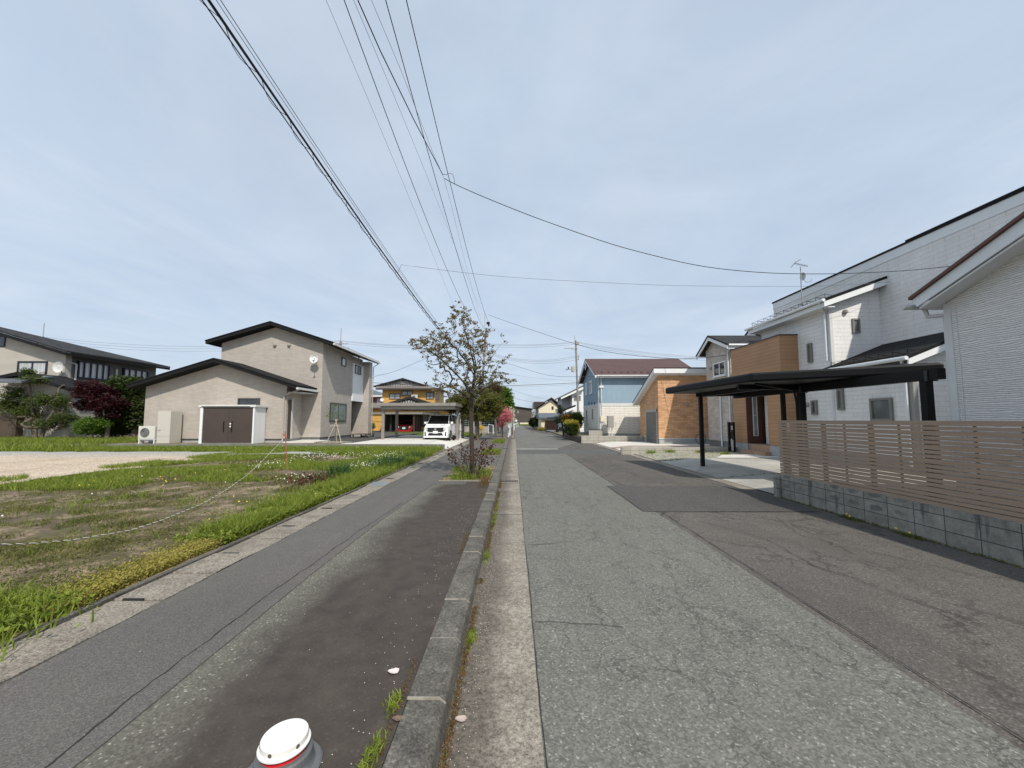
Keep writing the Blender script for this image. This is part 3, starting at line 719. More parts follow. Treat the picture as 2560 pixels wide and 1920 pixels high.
# yards
struct('left_yard', MB().box(-70, 21.05, -0.05, -9.6, 120, 0.392), M_soil)
struct('left_yard_grass', MB().quad((-70, 21.2, 0.398), (-22.3, 21.2, 0.398), (-22.3, 60, 0.398), (-70, 60, 0.398)), M_soil)
struct('left_yard_tarmac', MB().quad((-12.0, 23.5, 0.397), (-9.3, 22.3, 0.397), (-9.3, 45, 0.397), (-20, 45, 0.397)), M_patch)
dv = MB(); dv.prism([(-9.6, -0.05), (-9.6, 0.385), (-5.2, 0.385), (-3.56, 0.15), (-3.56, -0.05)], 'y', 21.05, 33.5)
struct('white_driveway', dv, M_drive)
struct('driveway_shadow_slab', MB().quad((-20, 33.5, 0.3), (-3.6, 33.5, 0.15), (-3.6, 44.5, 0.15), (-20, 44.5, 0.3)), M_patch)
struct('far_left_ground', MB().box(-60, 44.5, -0.05, -3.06, 110, 0.2), M_field)
ledge = MB(); ledge.box(-40, 20.85, 0.0, -5.2, 21.05, 0.40); ledge.hull8([(-5.2, 20.85, 0), (-3.75, 20.85, 0), (-3.75, 21.05, 0), (-5.2, 21.05, 0)], [(-5.2, 20.85, 0.40), (-3.75, 20.85, 0.385), (-3.75, 21.05, 0.385), (-5.2, 21.05, 0.40)])
ledge.build('retaining_kerb', M_ledge, label='low mossy concrete retaining kerb between the vacant lot and the tan house', cat='kerb wall')
# right side grounds
struct('right_edge_concrete', MB().box(5.62, 9.5, -0.05, 5.93, 28.6, 0.012), M_gutter)
struct('right_ground', MB().box(5.93, -6, -0.05, 60, 28.6, 0.02), M_field)
dr = MB(); dr.prism([(5.93, -0.02), (5.93, 0.02), (7.2, 0.15), (20, 0.16), (20, -0.02)], 'y', 8.9, 15.7)
struct('carport_driveway', dr, M_drive2)
struct('driveway_joint', MB().quad((5.96, 11.2, 0.028), (7.2, 11.2, 0.155), (7.2, 11.35, 0.155), (5.96, 11.35, 0.028)).quad((7.2, 11.2, 0.155), (14, 11.2, 0.162), (14, 11.35, 0.162), (7.2, 11.35, 0.155)), M_pebble)
pb = MB(); pb.prism([(5.93, -0.02), (5.93, 0.04), (6.8, 0.13), (12, 0.15), (12, -0.02)], 'y', 15.7, 19.05)
struct('pebble_bed', pb, M_pebble)
struct('entry_path', MB().quad((8.3, 15.9, 0.158), (12, 15.9, 0.166), (12, 17.3, 0.166), (9.3, 17.3, 0.16)), M_drive)
pbn = MB(); pbn.box(5.93, 8.0, -0.03, 12, 8.9, 0.05); struct('pebble_strip', pbn, M_pebble)
pdk = MB(); pdk.box(6.07, 2, 0.02, 7.1, 8.3, 0.40); struct('raised_bed_gravel', pdk, plain('dark gravel', (0.13, 0.13, 0.12), 0.95, var=0.6, scale=40, bump=1.0))
bd = MB(); bd.prism([(5.93, -0.02), (5.93, 0.03), (7.0, 0.14), (30, 0.17), (30, -0.02)], 'y', 19.25, 27.9)
struct('brick_house_driveway', bd, M_drive)
struct('driveway_brown_band', MB().quad((5.9, 22.6, 0.035), (7.0, 22.6, 0.145), (7.0, 23.6, 0.145), (5.9, 23.6, 0.035)).quad((7.0, 22.6, 0.145), (14, 22.6, 0.155), (14, 23.6, 0.155), (7.0, 23.6, 0.145)), plain('brown paving', (0.33, 0.24, 0.19), 0.85, var=0.2, scale=8))
struct('right_far_ground', MB().box(5.2, 28.6, -0.05, 90, 140, 0.1), M_field)
struct('cream_house_apron', MB().quad((5.0, 56, 0.108), (8, 56, 0.108), (8, 61.8, 0.108), (5.0, 61.8, 0.108)), M_drive)

# ------------------------------------------------------------------ right block wall and slat fence
bw = thing('block_wall', 'low grey concrete block wall with dark damp stains under the slat fence', 'wall', (5.9, 5, 0))
MB().box(5.85, 1.0, -0.04, 5.99, 8.55, 0.505).build('blocks', M_block, bw)
MB().box(5.80, 8.55, -0.04, 5.99, 8.72, 0.45).build('end_pier', M_block, bw)
fe = thing('slat_fence', 'taupe brown horizontal slat fence standing on the grey block wall', 'fence', (5.95, 5, 0.5))
z = 1.69; FX = 5.90
for hgt in [0.070, 0.047]+[0.067, 0.047, 0.047]*5+[0.070]:
    MB().box(FX, 1.0, z-hgt, FX+0.032, 8.62, z).build('slat', M_slat, fe)
    z -= hgt+0.0125
fz0 = z
for yy in np.arange(8.42, 1.0, -0.98):
    MB().box(FX+0.034, yy-0.03, 0.40, FX+0.085, yy+0.03, 1.685).build('post', M_slat, fe)
for yy in np.arange(7.93, 1.0, -0.98): MB().box(FX+0.033, yy-0.018, 0.47, FX+0.045, yy+0.018, 1.66).build('slat_clip', M_slat, fe)

# ------------------------------------------------------------------ near white ribbed house
h = thing('ribbed_white_house', 'near white ribbed siding house at right edge with brown edged roof', 'house', (7.1, 4, 0))
rk = 0.4315; RY = 4.2
WX, WY = 7.1, 6.24
def zr(y): return 3.80+(6.41-max(y, 2*RY-y))*rk           # roof top line above barge
m = MB(); m.prism([(WY, 0.3), (WY, zr(WY)-0.28), (RY, zr(RY)-0.28), (0.0, zr(0.0)-0.28), (0.0, 0.3)], 'x', WX, WX+6); m.build('wall', M_rib, h)
MB().box(WX+0.03, 0.03, -0.02, WX+6, WY-0.03, 0.3).build('foundation', M_found, h)
m = MB(); m.box(WX-0.012, WY-0.09, 0.3, WX+0.1, WY+0.012, zr(WY)-0.27); m.box(WX-0.008, WY-0.165, 0.3, WX-0.002, WY-0.155, 3.55); m.build('corner_trim', M_whitedull, h)
# barge board, soffit, roof sheet
BX = 6.78
m = MB(); m.prism([(6.37, zr(6.37)-0.22), (6.42, zr(6.42)-0.05), (RY, zr(RY)-0.05), (-0.4, zr(-0.4)-0.05), (-0.4, zr(-0.4)-0.27), (RY, zr(RY)-0.27)], 'x', BX, BX+0.035); m.build('barge_board', M_white, h)
m = MB(); m.prism([(6.36, zr(6.36)-0.235), (RY, zr(RY)-0.275), (-0.4, zr(-0.4)-0.275), (-0.4, zr(-0.4)-0.31), (RY, zr(RY)-0.31), (6.36, zr(6.36)-0.265)], 'x', BX+0.036, WX+6.3); m.build('soffit', M_white, h)
m = MB(); m.prism([(6.45, zr(6.45)-0.045), (6.45, zr(6.45)), (RY, zr(RY)), (-0.5, zr(-0.5)), (-0.5, zr(-0.5)-0.045), (RY, zr(RY)-0.045)], 'x', BX-0.05, WX+6.3); m.build('roof', plain('red brown roof edge', (0.115, 0.045, 0.03), 0.45), h)
m = MB(); m.tube([(BX-0.10, 6.50, 3.63), (WX+5, 6.50, 3.63)], 0.045, 10); m.build('gutter', M_whitedull, h)
m = MB(); m.tube([(WX-0.05, 6.5, 3.6), (WX-0.02, 6.48, 3.46), (WX+0.05, 6.3, 3.43), (WX+0.06, 6.285, 3.3), (WX+0.06, 6.285, 0.1)], 0.035, 8); m.build('downpipe', M_whitedull, h)

# ------------------------------------------------------------------ big white block house
K = 1.12; GP = 12.2*K; VP_ = 10.5*K; EX = 10.1*K
h = thing('white_block_house', 'tall white block siding house with long sloped parapet behind the black carport', 'house', (GP, 15, 0.15))
YF1, YF0, YE = 16.1*K, 12.6*K, 10.1*K
ztop = 7.86
MB().box(GP, 6.5, 0.5, GP+7, 17.75*K, ztop-0.35).build('wall', M_wbrick, h)
m = MB(); m.box(GP-0.012, 6.4, ztop-0.35, GP+0.1, 17.75*K+0.012, ztop-0.05); m.box(GP-0.02, 6.4, ztop-0.375, GP+0.1, 17.75*K+0.02, ztop-0.35); m.build('parapet', M_white, h)
m = MB(); m.box(GP-0.04, 6.4, ztop-0.05, GP+7, 17.75*K+0.05, ztop+0.02); m.box(GP-0.05, 6.4, ztop+0.021, GP+6, 13.0, ztop+0.07); m.build('coping', M_fascia, h)
ze = 1.7+3.95*K; rise = 0.36
m = MB(); m.prism([(VP_, 0.5), (VP_, ze+(VP_-EX)*rise-0.12), (GP, ze+(GP-EX)*rise-0.12), (GP, 0.5)], 'y', YF0, YF1); m.build('upper_bay', M_wbrick, h)
m = MB(); m.prism([(EX, ze), (EX, ze-0.10), (GP-0.003, ze+(GP-EX)*rise-0.10), (GP-0.003, ze+(GP-EX)*rise)], 'y', YF0-0.35, YF1+0.35); rf = m.build('bay_roof', M_roofblk, h)
m = MB(); m.prism([(EX+0.02, ze-0.105), (EX+0.02, ze-0.30), (GP-0.004, ze+(GP-EX)*rise-0.33), (GP-0.004, ze+(GP-EX)*rise-0.105)], 'y', YF0-0.33, YF0-0.29); m.box(EX+0.02, YF0-0.28, ze-0.3, EX+0.06, YF1+0.3, ze-0.12); m.box(EX+0.07, YF0-0.28, ze-0.30, VP_-0.002, YF1+0.3, ze-0.27); m.build('fascia', M_white, h)
def guards(x, y0, y1, z, parent):
    m = MB()
    n = int((y1-y0)/0.42)
    for k in range(n+1):
        yy = y0+(y1-y0)*k/n
        m.tube([(x+0.05, yy, z+0.03), (x+0.03, yy, z+0.19)], 0.010, 4); m.tube([(x+0.03, yy, z+0.18), (x+0.3, yy, z+0.13)], 0.008, 4)
        if k < n: m.tube([(x+0.05, yy, z+0.04), (x+0.03, yy+(y1-y0)/n, z+0.18)], 0.006, 4)
    m.tube([(x+0.03, y0, z+0.185), (x+0.03, y1, z+0.185)], 0.007, 4); m.tube([(x+0.05, y0, z+0.05), (x+0.05, y1, z+0.05)], 0.006, 4)
    return m.build('snow_guard', M_black, parent)
guards(EX+0.12, YF0-0.2, YF1+0.2, ze+0.03, h)
m = MB(); m.tube([(EX-0.05, YF0-0.4, ze-0.07), (EX-0.05, YF1+0.4, ze-0.07)], 0.06, 8); m.build('gutter', M_white, h)
m = MB(); m.tube([(EX-0.03, YF0-0.15, ze-0.1), (EX+0.05, YF0-0.12, ze-0.3), (VP_-0.06, YF0+0.15, ze-0.42), (VP_-0.06, YF0+0.15, ze-0.6), (VP_-0.06, YF0+0.15, 3.9)], 0.04, 8)
m.build('downpipe', M_white, h)
MB().box(VP_-0.012, YF0-0.012, 0.5, VP_+0.1, YF0+0.09, ze).build('corner_trim', M_whitedull, h)
# lower bay
zl = 1.7+1.65*K; rl = 0.40
m = MB(); m.prism([(VP_+0.004, 0.5), (VP_+0.004, zl+(VP_-EX)*rl-0.12), (GP, zl+(GP-EX)*rl-0.12), (GP, 0.5)], 'y', YE, YF0-0.002); m.build('lower_bay', M_wbrick, h)
m = MB(); m.prism([(EX, zl), (EX, zl-0.09), (GP-0.005, zl+(GP-EX)*rl-0.09), (GP-0.005, zl+(GP-EX)*rl)], 'y', YE-0.35, YF0-0.003); m.build('lower_roof', M_roofblk, h)
m = MB(); m.prism([(EX+0.02, zl-0.095), (EX+0.02, zl-0.27), (GP-0.006, zl+(GP-EX)*rl-0.30), (GP-0.006, zl+(GP-EX)*rl-0.095)], 'y', YE-0.34, YE-0.30); m.box(EX+0.07, YE-0.28, zl-0.25, VP_, YF0+0.1, zl-0.22); m.build('lower_fascia', M_white, h)
guards(EX+0.12, YE-0.2, YF0-0.3, zl+0.03, h)
m = MB(); m.tube([(EX-0.05, YE-0.36, zl-0.07), (EX-0.05, YF0+0.1, zl-0.07)], 0.06, 8); m.tube([(EX, YE-0.15, zl-0.1), (VP_-0.06, YE+0.15, zl-0.35), (VP_-0.06, YE+0.15, 0.3)], 0.04, 8); m.build('lower_gutter', M_white, h)
MB().box(VP_-0.012, YE-0.012, 0.5, VP_+0.12, YE+0.14, zl-0.1).build('lower_corner_trim', M_grey, h)
MB().box(VP_+0.03, YE+0.03, 0.0, GP+7, YF1, 0.5).build('foundation', M_found, h)
M_wf = plain('grey window frame', (0.20, 0.19, 0.175), 0.5)
def pw(px0, px1, py0, py1, X):   # window extents on a plane x=X
    a = U(px0, py0, X); b = U(px1, py1, X); c = U((px0+px1)/2, py0, X); d = U((px0+px1)/2, py1, X); return a[1], b[1], c[2], d[2]
# slim windows on the left plane
for (a, b, c, d) in [(2020, 2034, 858, 907), (2030, 2046, 1001, 1037), (2094, 2113, 972, 1025)]:
    y0, y1, z1, z0 = pw(a, b, c, d, VP_); window(h, 'L', VP_, y0, y1, z0, z1, M_wf, M_glass2, mull=0, fw=0.07, depth=0.07)
y0, y1, z1, z0 = pw(2177, 2236, 995, 1052, VP_)
window(h, 'L', VP_, y0, y1, z0, z1, M_wf, M_glass2, mull=0, fw=0.07, depth=0.07)
a = Q(2128, 797, YF0); b = Q(2149, 833, YF0); window(h, 'F', YF0, a[0], b[0], b[2], a[2], M_wf, M_glass2, mull=0, fw=0.06, depth=0.06)
a = Q(2111, 780, YF0); MB().lathe([(0.09, 0), (0.09, -0.06), (0.05, -0.12)], (a[0], YF0, a[2]), 12, 'y').build('vent_hood', M_grey, h)
a = U(2020, 1012, VP_); MB().lathe([(0.09, 0), (0.09, -0.06), (0.05, -0.12)], (VP_, a[1], a[2]), 12, 'x').build('vent_hood', M_grey, h)

# antenna on the parapet
a = Q(2004, 735, 17.5)
t = thing('tv_antenna', 'thin TV antenna mast with a small dish on the white house roof', 'antenna', (a[0], 17.5, a[2]))
tp = Q(2001, 667, 17.5)
m = MB(); m.tube([(a[0], 17.5, a[2]-1.0), (a[0], 17.5, a[2]+0.1), tp], 0.022, 6); m.build('mast', M_grey, t)
m = MB(); p1 = Q(1977, 669, 17.5); p2 = Q(2001, 649, 17.5); m.tube([p1, Q(1989, 655, 17.4), p2], 0.014, 5); m.tube([Q(1986, 658, 17.5), Q(2020, 666, 17.3)], 0.013, 5)
for k in range(9):
    q = Vector(Q(1988+k*3.4, 659+k*0.7, 17.5)); m.tube([q+Vector((0, -0.12, 0)), q+Vector((0, 0.12, 0))], 0.005, 4)
m.build('yagi', M_wireg, t)
m = MB(); q = Q(2011, 691, 17.5); m.lathe([(0.02, 0.02), (0.13, -0.02), (0.19, -0.07), (0.185, -0.08), (0.02, 0)], q, 14, 'x'); m.build('dish', M_whitedull, t)
m = MB(); m.tube([Q(2003, 690, 17.5), Q(2016, 706, 17.4), Q(2027, 704, 17.3), Q(2030, 696, 17.3)], 0.012, 5); m.build('arm', M_grey, t)

# ------------------------------------------------------------------ orange wood porch box (belongs to the white house front)
h = thing('wood_clad_porch', 'orange wood clad entrance block with dark doorway and steps behind the black carport', 'porch', (11.0, 16, 0.15))
BX0, BY0, BY1, BZ = 11.0, 15.75, 19.3, 6.3
BZ = U(1943.9, 839.5, BX0)[2]
DY0, DY1 = 16.7, 18.25   # doorway
m = MB(); m.box(BX0, BY0, 0.62, VP_+0.6, DY0, BZ); m.box(BX0, DY1, 0.62, VP_+0.6, BY1, BZ); m.box(BX0, DY0, 2.95, VP_+0.6, DY1, BZ); m.build('wall', M_ltan, h)
MB().box(BX0-0.03, BY0-0.03, BZ, VP_+0.02, BY1+0.03, BZ+0.05).build('coping', M_brown, h)
for (a, b) in ((BY0+0.02, DY0-0.01), (DY1+0.01, BY1-0.02)): MB().box(BX0+0.02, a, 0.0, VP_+0.5, b, 0.62).build('foundation', M_found, h)
m = MB(); m.box(VP_+0.4, DY0, 0.45, VP_+0.45, DY1, 2.95); m.box(BX0+0.02, DY1-0.05, 0.62, VP_+0.4, DY1-0.003, 2.95); m.build('door_recess', plain('dark red brown panel', (0.075, 0.028, 0.016), 0.6), h)
window(h, 'F', DY1-0.05, BX0+0.28, BX0+0.50, 0.95, 2.9, M_whitedull, M_glass2, mull=0, fw=0.03, depth=0.03, rows=1)
m = MB(); m.box(BX0-0.28, DY0-0.1, 0.0, VP_+0.4, DY1+0.1, 0.32); m.box(BX0+0.05, DY0+0.01, 0.321, VP_+0.39, DY1-0.06, 0.60); m.build('steps', M_tile, h)

# intercom gate post
a = G(1831, 1130, 0.14)
t = thing('gate_post', 'black double post letterbox stand with intercom beside the pebble bed', 'letterbox', (a[0], a[1], 0.14))
ax, ay = a[0], a[1]; zt = 1.6
for dx_ in (-0.17, 0.06): MB().box(ax+dx_, ay-0.05, 0.1, ax+dx_+0.09, ay+0.05, zt).build('post', M_black, t, bevel=0.005)
MB().box(ax-0.08, ay-0.04, 0.78, ax+0.06, ay+0.08, zt-0.01).build('letterbox', M_brown, t)
MB().box(ax-0.045, ay-0.055, 1.22, ax+0.03, ay-0.041, 1.42).build('name_plate', M_whitedull, t); MB().box(ax-0.05, ay-0.03, 0.2, ax+0.05, ay-0.02, 0.72).build('meter_panel', M_whitedull, t)
MB().box(ax-0.07, ay-0.052, 1.12, ax-0.05, ay-0.041, 1.16).build('intercom', M_grey, t)

# ------------------------------------------------------------------ beige house
h = thing('beige_stone_house', 'narrow beige stone siding house with gabled roof between brick garage and wood porch', 'house', (12, 22, 0.15))
X0 = 12.0; ya, yb = 21.15, 23.8
zap = 6.75; zev = 6.0; ym = 22.75
m = MB(); m.prism([(ya, 0.5), (yb, 0.5), (yb, zev-0.05), (ym, zap-0.22), (ya, zev-0.0)], 'x', X0, X0+6); m.build('wall', M_beige, h)
MB().box(X0+0.03, ya+0.03, 0, X0+6, yb-0.03, 0.5).build('foundation', plain('dark foundation', (0.16, 0.16, 0.16), 0.8), h)
m = MB(); m.prism([(ya-0.45, zev-0.14), (ym, zap), (yb+0.5, zev-0.22), (yb+0.5, zev-0.30), (ym, zap-0.09), (ya-0.45, zev-0.23)], 'x', X0-0.4, X0+6.5); m.build('roof', M_rooftile, h)
m = MB(); m.prism([(ya-0.42, zev-0.235), (ym, zap-0.095), (yb+0.47, zev-0.305), (yb+0.47, zev-0.48), (ym, zap-0.30), (ya-0.42, zev-0.42)], 'x', X0-0.37, X0-0.33); m.box(X0-0.3, ya-0.4, zev-0.42, X0+6, ya-0.37, zev-0.24); m.build('barge_board', M_white, h)
m = MB(); m.tube([(X0-0.3, ya-0.46, zev-0.22), (X0+6, ya-0.46, zev-0.22)], 0.06, 8); m.tube([(X0-0.05, ya-0.42, zev-0.25), (X0-0.05, ya+0.12, zev-0.5), (X0-0.05, ya+0.12, 0.2)], 0.045, 8); m.build('gutter', M_white, h)
m = MB(); m.prism([(ya+1.1, zev+0.55), (ya+2.4, zev+1.35), (ya+3.7, zev+0.55), (ya+3.7, zev+0.42), (ya+2.4, zev+1.2), (ya+1.1, zev+0.42)], 'x', X0+2.6, X0+7); m.build('upper_roof', M_rooftile, h)
m = MB(); m.prism([(ya+1.15, zev+0.415), (ya+2.4, zev+1.19), (ya+3.65, zev+0.415), (ya+3.65, zev+0.2), (ya+2.4, zev+0.95), (ya+1.15, zev+0.2)], 'x', X0+2.62, X0+2.68); m.build('upper_barge', M_white, h)
m = MB(); m.prism([(ya+1.4, zev-0.2), (ya+1.4, zev+0.5), (ya+2.4, zev+1.1), (ya+3.4, zev+0.5), (ya+3.4, zev-0.2)], 'x', X0+2.9, X0+6.9); m.build('upper_wall', M_beige, h)
y0, y1, z1, z0 = pw(1785, 1817, 905, 940, X0); window(h, 'L', X0, y0, y1, z0, z1, M_white, M_glass, mull=1, fw=0.07, depth=0.08, sill=True)
m = MB(); q = U(1805, 1050, X0); m.tube([(X0-0.05, q[1], 4.0), (X0-0.05, q[1], 0.2)], 0.045, 8); m.build('downpipe', M_white, h)
a = U(1778, 921, X0); MB().lathe([(0.08, 0), (0.08, -0.08), (0.03, -0.12)], (X0, a[1], a[2]), 10, 'x').build('vent_hood', M_grey, h)

# ------------------------------------------------------------------ orange brick garage
h = thing('brick_garage', 'orange brick garage with white edged sloping roof and grey roller shutter', 'garage', (9.5, 26, 0.15))
X0, X1, ya, yb = 9.48, 12.9, 25.2, 28.9
zn, zf = 4.72, 3.05
m = MB(); m.prism([(ya, 0.5), (yb, 0.5), (yb, zf+0.0), (ya, zn-0.1)], 'x', X0, X1); m.build('wall', M_brick, h)
MB().box(X0+0.02, ya+0.02, 0.0, X1-0.02, yb-0.02, 0.5).build('foundation', M_found, h)
m = MB(); m.box(X0-0.02, ya-0.02, 0.48, X1, ya, 0.53); m.box(X0-0.02, ya, 0.48, X0, yb, 0.53); m.build('base_flashing', M_whitedull, h)
k = (zn-zf)/(yb-ya); P = lambda y, o: (y, zn+0.16-(y-ya)*k+o)
m = MB(); m.prism([P(ya-0.4, 0.05), P(yb+0.5, 0.05), P(yb+0.5, 0.0), P(ya-0.4, 0.0)], 'x', X0-0.4, X1+0.3); m.build('roof', M_brown, h)
m = MB(); m.prism([P(ya-0.38, -0.003), P(yb+0.48, -0.003), P(yb+0.48, -0.22), P(ya-0.38, -0.30)], 'x', X0-0.37, X0-0.33)
m.box(X0-0.33, ya-0.38, zn+0.02, X1+0.25, ya-0.34, zn+0.31); m.prism([P(ya-0.34, -0.26), P(yb+0.45, -0.2), P(yb+0.45, -0.17), P(ya-0.34, -0.23)], 'x', X0-0.33, X1+0.2); m.build('fascia', M_white, h)
d = MB(); d.box(X0-0.035, 25.45, 0.12, X0-0.004, 27.45, 2.3)
sh = MB()
for q in range(24): sh.box(X0-0.05, 25.5, 0.14+q*0.088, X0-0.03, 27.4, 0.14+q*0.088+0.076)
s_ = sh.build('roller_shutter', plain('grey shutter', (0.13, 0.135, 0.13), 0.5), h)
m = MB(); m.box(X0-0.06, 25.38, 0.1, X0-0.002, 25.5, 2.42); m.box(X0-0.06, 27.4, 0.1, X0-0.002, 27.52, 2.42); m.box(X0-0.07, 25.38, 2.25, X0-0.002, 27.52, 2.42); m.build('shutter_frame', M_grey, h)
a = Q(1718, 1011, ya); MB().lathe([(0.08, 0), (0.085, -0.06), (0.03, -0.12)], (a[0], ya, a[2]), 12, 'y').build('wall_lamp', M_grey, h)

# bicycle
t = thing('bicycle', 'bicycle leaning against the orange brick garage wall', 'bicycle', (12.1, 24.7, 0.16))
def ring(c, R, r, n=28):
    m = MB(); pts = [(c[0]+R*math.cos(2*math.pi*i/n), c[1], c[2]+R*math.sin(2*math.pi*i/n)) for i in range(n+1)]
    return m.tube(pts, r, 5, cap=False)
bx, by, bz = 11.95, 24.72, 0.50
for i, c in enumerate([(bx, by, bz), (bx+1.08, by+0.05, bz)]):
    wh = ring(c, 0.325, 0.018).build('wheel', M_black, t)
    sp = MB()
    for q in range(12): sp.tube([c, (c[0]+0.32*math.cos(q*math.pi/6), c[1], c[2]+0.32*math.sin(q*math.pi/6))], 0.0025, 3)
    sp.build('spokes', M_grey, wh)
m = MB(); A = (bx, by, bz); B = (bx+0.22, by, bz+0.42); C = (bx+0.68, by, bz+0.38); D = (bx+0.55, by, bz-0.02); E_ = (bx+1.08, by+0.05, bz)
for p, q in [(A, B), (B, D), (D, C), (C, E_), (D, E_), (B, C)]: m.tube([p, q], 0.017, 6)
m.build('frame', M_grey, t)
m = MB(); m.tube([B, (bx+0.18, by, bz+0.60)], 0.014, 6); m.tube([(bx+0.32, by-0.25, bz+0.62), (bx+0.18, by-0.2, bz+0.62), (bx+0.15, by, bz+0.60), (bx+0.18, by+0.2, bz+0.62), (bx+0.32, by+0.25, bz+0.62)], 0.012, 6); m.build('handlebar', M_grey, t)
m = MB(); m.hull8([(bx+0.62, by-0.03, bz+0.50), (bx+0.88, by-0.09, bz+0.50), (bx+0.88, by+0.09, bz+0.50), (bx+0.62, by+0.03, bz+0.50)], [(bx+0.62, by-0.02, bz+0.55), (bx+0.88, by-0.08, bz+0.57), (bx+0.88, by+0.08, bz+0.57), (bx+0.62, by+0.02, bz+0.55)]); m.tube([C, (bx+0.72, by, bz+0.52)], 0.014, 6); m.build('saddle', M_black, t)

# low block walls
t = MB().box(5.3, 19.05, -0.02, 12.0, 19.22, 0.36).build('low_block_wall', M_lblock, label='low pale block wall between pebble bed and brick garage driveway', cat='wall')
t = MB().box(4.95, 28.2, -0.02, 9.47, 28.38, 0.54).build('low_block_wall', M_lblock, label='low beige block wall in front of the blue house', cat='wall')
struct('blue_house_yard', MB().box(5.2, 28.38, 0, 16, 40, 0.46), M_field)
m = MB(); m.hull8([(5.0, 28.5, -0.02), (5.15, 28.5, -0.02), (4.85, 36.2, -0.02), (4.7, 36.2, -0.02)], [(5.0, 28.5, 0.42), (5.15, 28.5, 0.42), (4.85, 36.2, 0.42), (4.7, 36.2, 0.42)])
m.build('planter_wall', M_bblock, label='dark brown block planter wall along the road below the hedge', cat='wall')

# ------------------------------------------------------------------ blue house
h = thing('blue_house', 'two storey house with blue upper walls, white stone base and maroon roof', 'house', (6.8, 30, 0.46))
X0, X1, ya, yb = 6.8, 14.2, 30.3, 37.4; ym = 33.9; zb = 2.9
MB().box(X0, ya, 0.62, X1, yb, zb).build('lower_wall', M_wstone, h)
zev_ = 5.25; zri = 7.0
m = MB(); m.prism([(ya, zb+0.001), (yb, zb+0.001), (yb, zev_+0.1), (ym, zri-0.15), (ya, zev_+0.1)], 'x', X0+0.003, X1-0.003); m.build('upper_wall', M_blue, h)
MB().box(X0+0.03, ya+0.03, 0.3, X1-0.03, yb-0.03, 0.62).build('foundation', M_found, h)
m = MB(); m.box(X0-0.02, ya-0.02, zb-0.1, X1, ya, zb+0.12); m.box(X0-0.02, ya, zb-0.1, X0, yb, zb+0.12); m.box(X0-0.021, ya-0.021, 0.62, X0+0.10, ya+0.1, zb-0.1); m.build('band', M_whitedull, h)
sl_ = (zri-(zev_+0.1))/(ym-ya)
P = lambda y, o: (y, zri+0.07-abs(y-ym)*sl_+o)
m = MB(); m.prism([P(ya-0.45, 0.06), P(ym, 0.06), P(yb+0.45, 0.06), P(yb+0.45, 0), P(ym, 0), P(ya-0.45, 0)], 'x', X0-0.45, X1+0.45); rf = m.build('roof', M_roofmar, h)
for q in range(14): MB().box(X0+0.1+q*0.52, ya-0.12, P(ya-0.12, 0.055)[1], X0+0.28+q*0.52, ya-0.04, P(ya-0.08, 0.13)[1]).build('snow_stopper', M_brown, rf)
m = MB(); m.prism([P(ya-0.43, -0.003), P(ym, -0.003), P(yb+0.43, -0.003), P(yb+0.43, -0.2), P(ym, -0.22), P(ya-0.43, -0.2)], 'x', X0-0.43, X0-0.39)
m.box(X0-0.39, ya-0.44, P(ya-0.43, -0.22)[1], X1+0.4, ya-0.40, P(ya-0.43, -0.01)[1]); m.box(X0-0.38, ya-0.39, P(ya-0.43, -0.2)[1], X1+0.3, ya, P(ya-0.43, -0.17)[1])
m.tube([(X0-0.41, ym-0.5, zri-0.62), (X0-0.41, ym+0.5, zri-0.62)], 0.04, 4); m.tube([(X0-0.41, ym, zri-0.1), (X0-0.41, ym, zri-0.85)], 0.04, 4); m.build('barge_board', M_white, h)
m = MB(); m.tube([(X0-0.3, ya-0.5, P(ya-0.45, -0.06)[1]), (X1+0.3, ya-0.5, P(ya-0.45, -0.06)[1])], 0.06, 6); m.tube([(X0+0.15, ya-0.45, zev_-0.1), (X0+0.12, ya-0.06, zev_-0.35), (X0+0.12, ya-0.06, 0.6)], 0.045, 6); m.tube([(X0-0.06, ya+0.12, zev_-0.1), (X0-0.06, ya+0.12, 0.6)], 0.035, 6); m.build('gutter', M_whitedull, h)
for (a, b, c, d, mt, pn) in [(1474.5, 1481, 952, 985, M_white, M_glass), (1464, 1468, 957, 989, M_white, M_whitedull)]:
    y0, y1, z1, z0 = pw(a, b, c, d, X0); window(h, 'L', X0, y0, y1, z0, z1, mt, pn, mull=0, fw=0.12, depth=0.07)
for (a, b, c, d) in [(1466, 1468, 1024, 1048), (1481, 1483, 1022, 1048)]:
    y0, y1, z1, z0 = pw(a, b, c, d, X0); window(h, 'L', X0, y0, y1, z0, z1, M_grey, M_glass, mull=0, fw=0.03)
m = MB()
for px_ in (1473, 1480, 1487):
    q = U(px_, 1008.5, X0); m.box(X0-0.06, q[1]-0.12, q[2]-0.12, X0, q[1]+0.12, q[2]+0.14)
m.build('vent', plain('dark blue vent', (0.10, 0.15, 0.2), 0.6), h)
a = Q(1503, 967, ya); m = MB(); m.box(a[0]-0.16, ya-0.1, a[2]-0.07, a[0]+0.16, ya, a[2]+0.07); m.build('camera_lamp', M_white, h)
a = Q(1505, 1045, ya); m = MB(); m.box(a[0]-0.13, ya-0.14, a[2]-0.28, a[0]+0.13, ya, a[2]+0.14); m.build('electric_meter', M_cream, h)
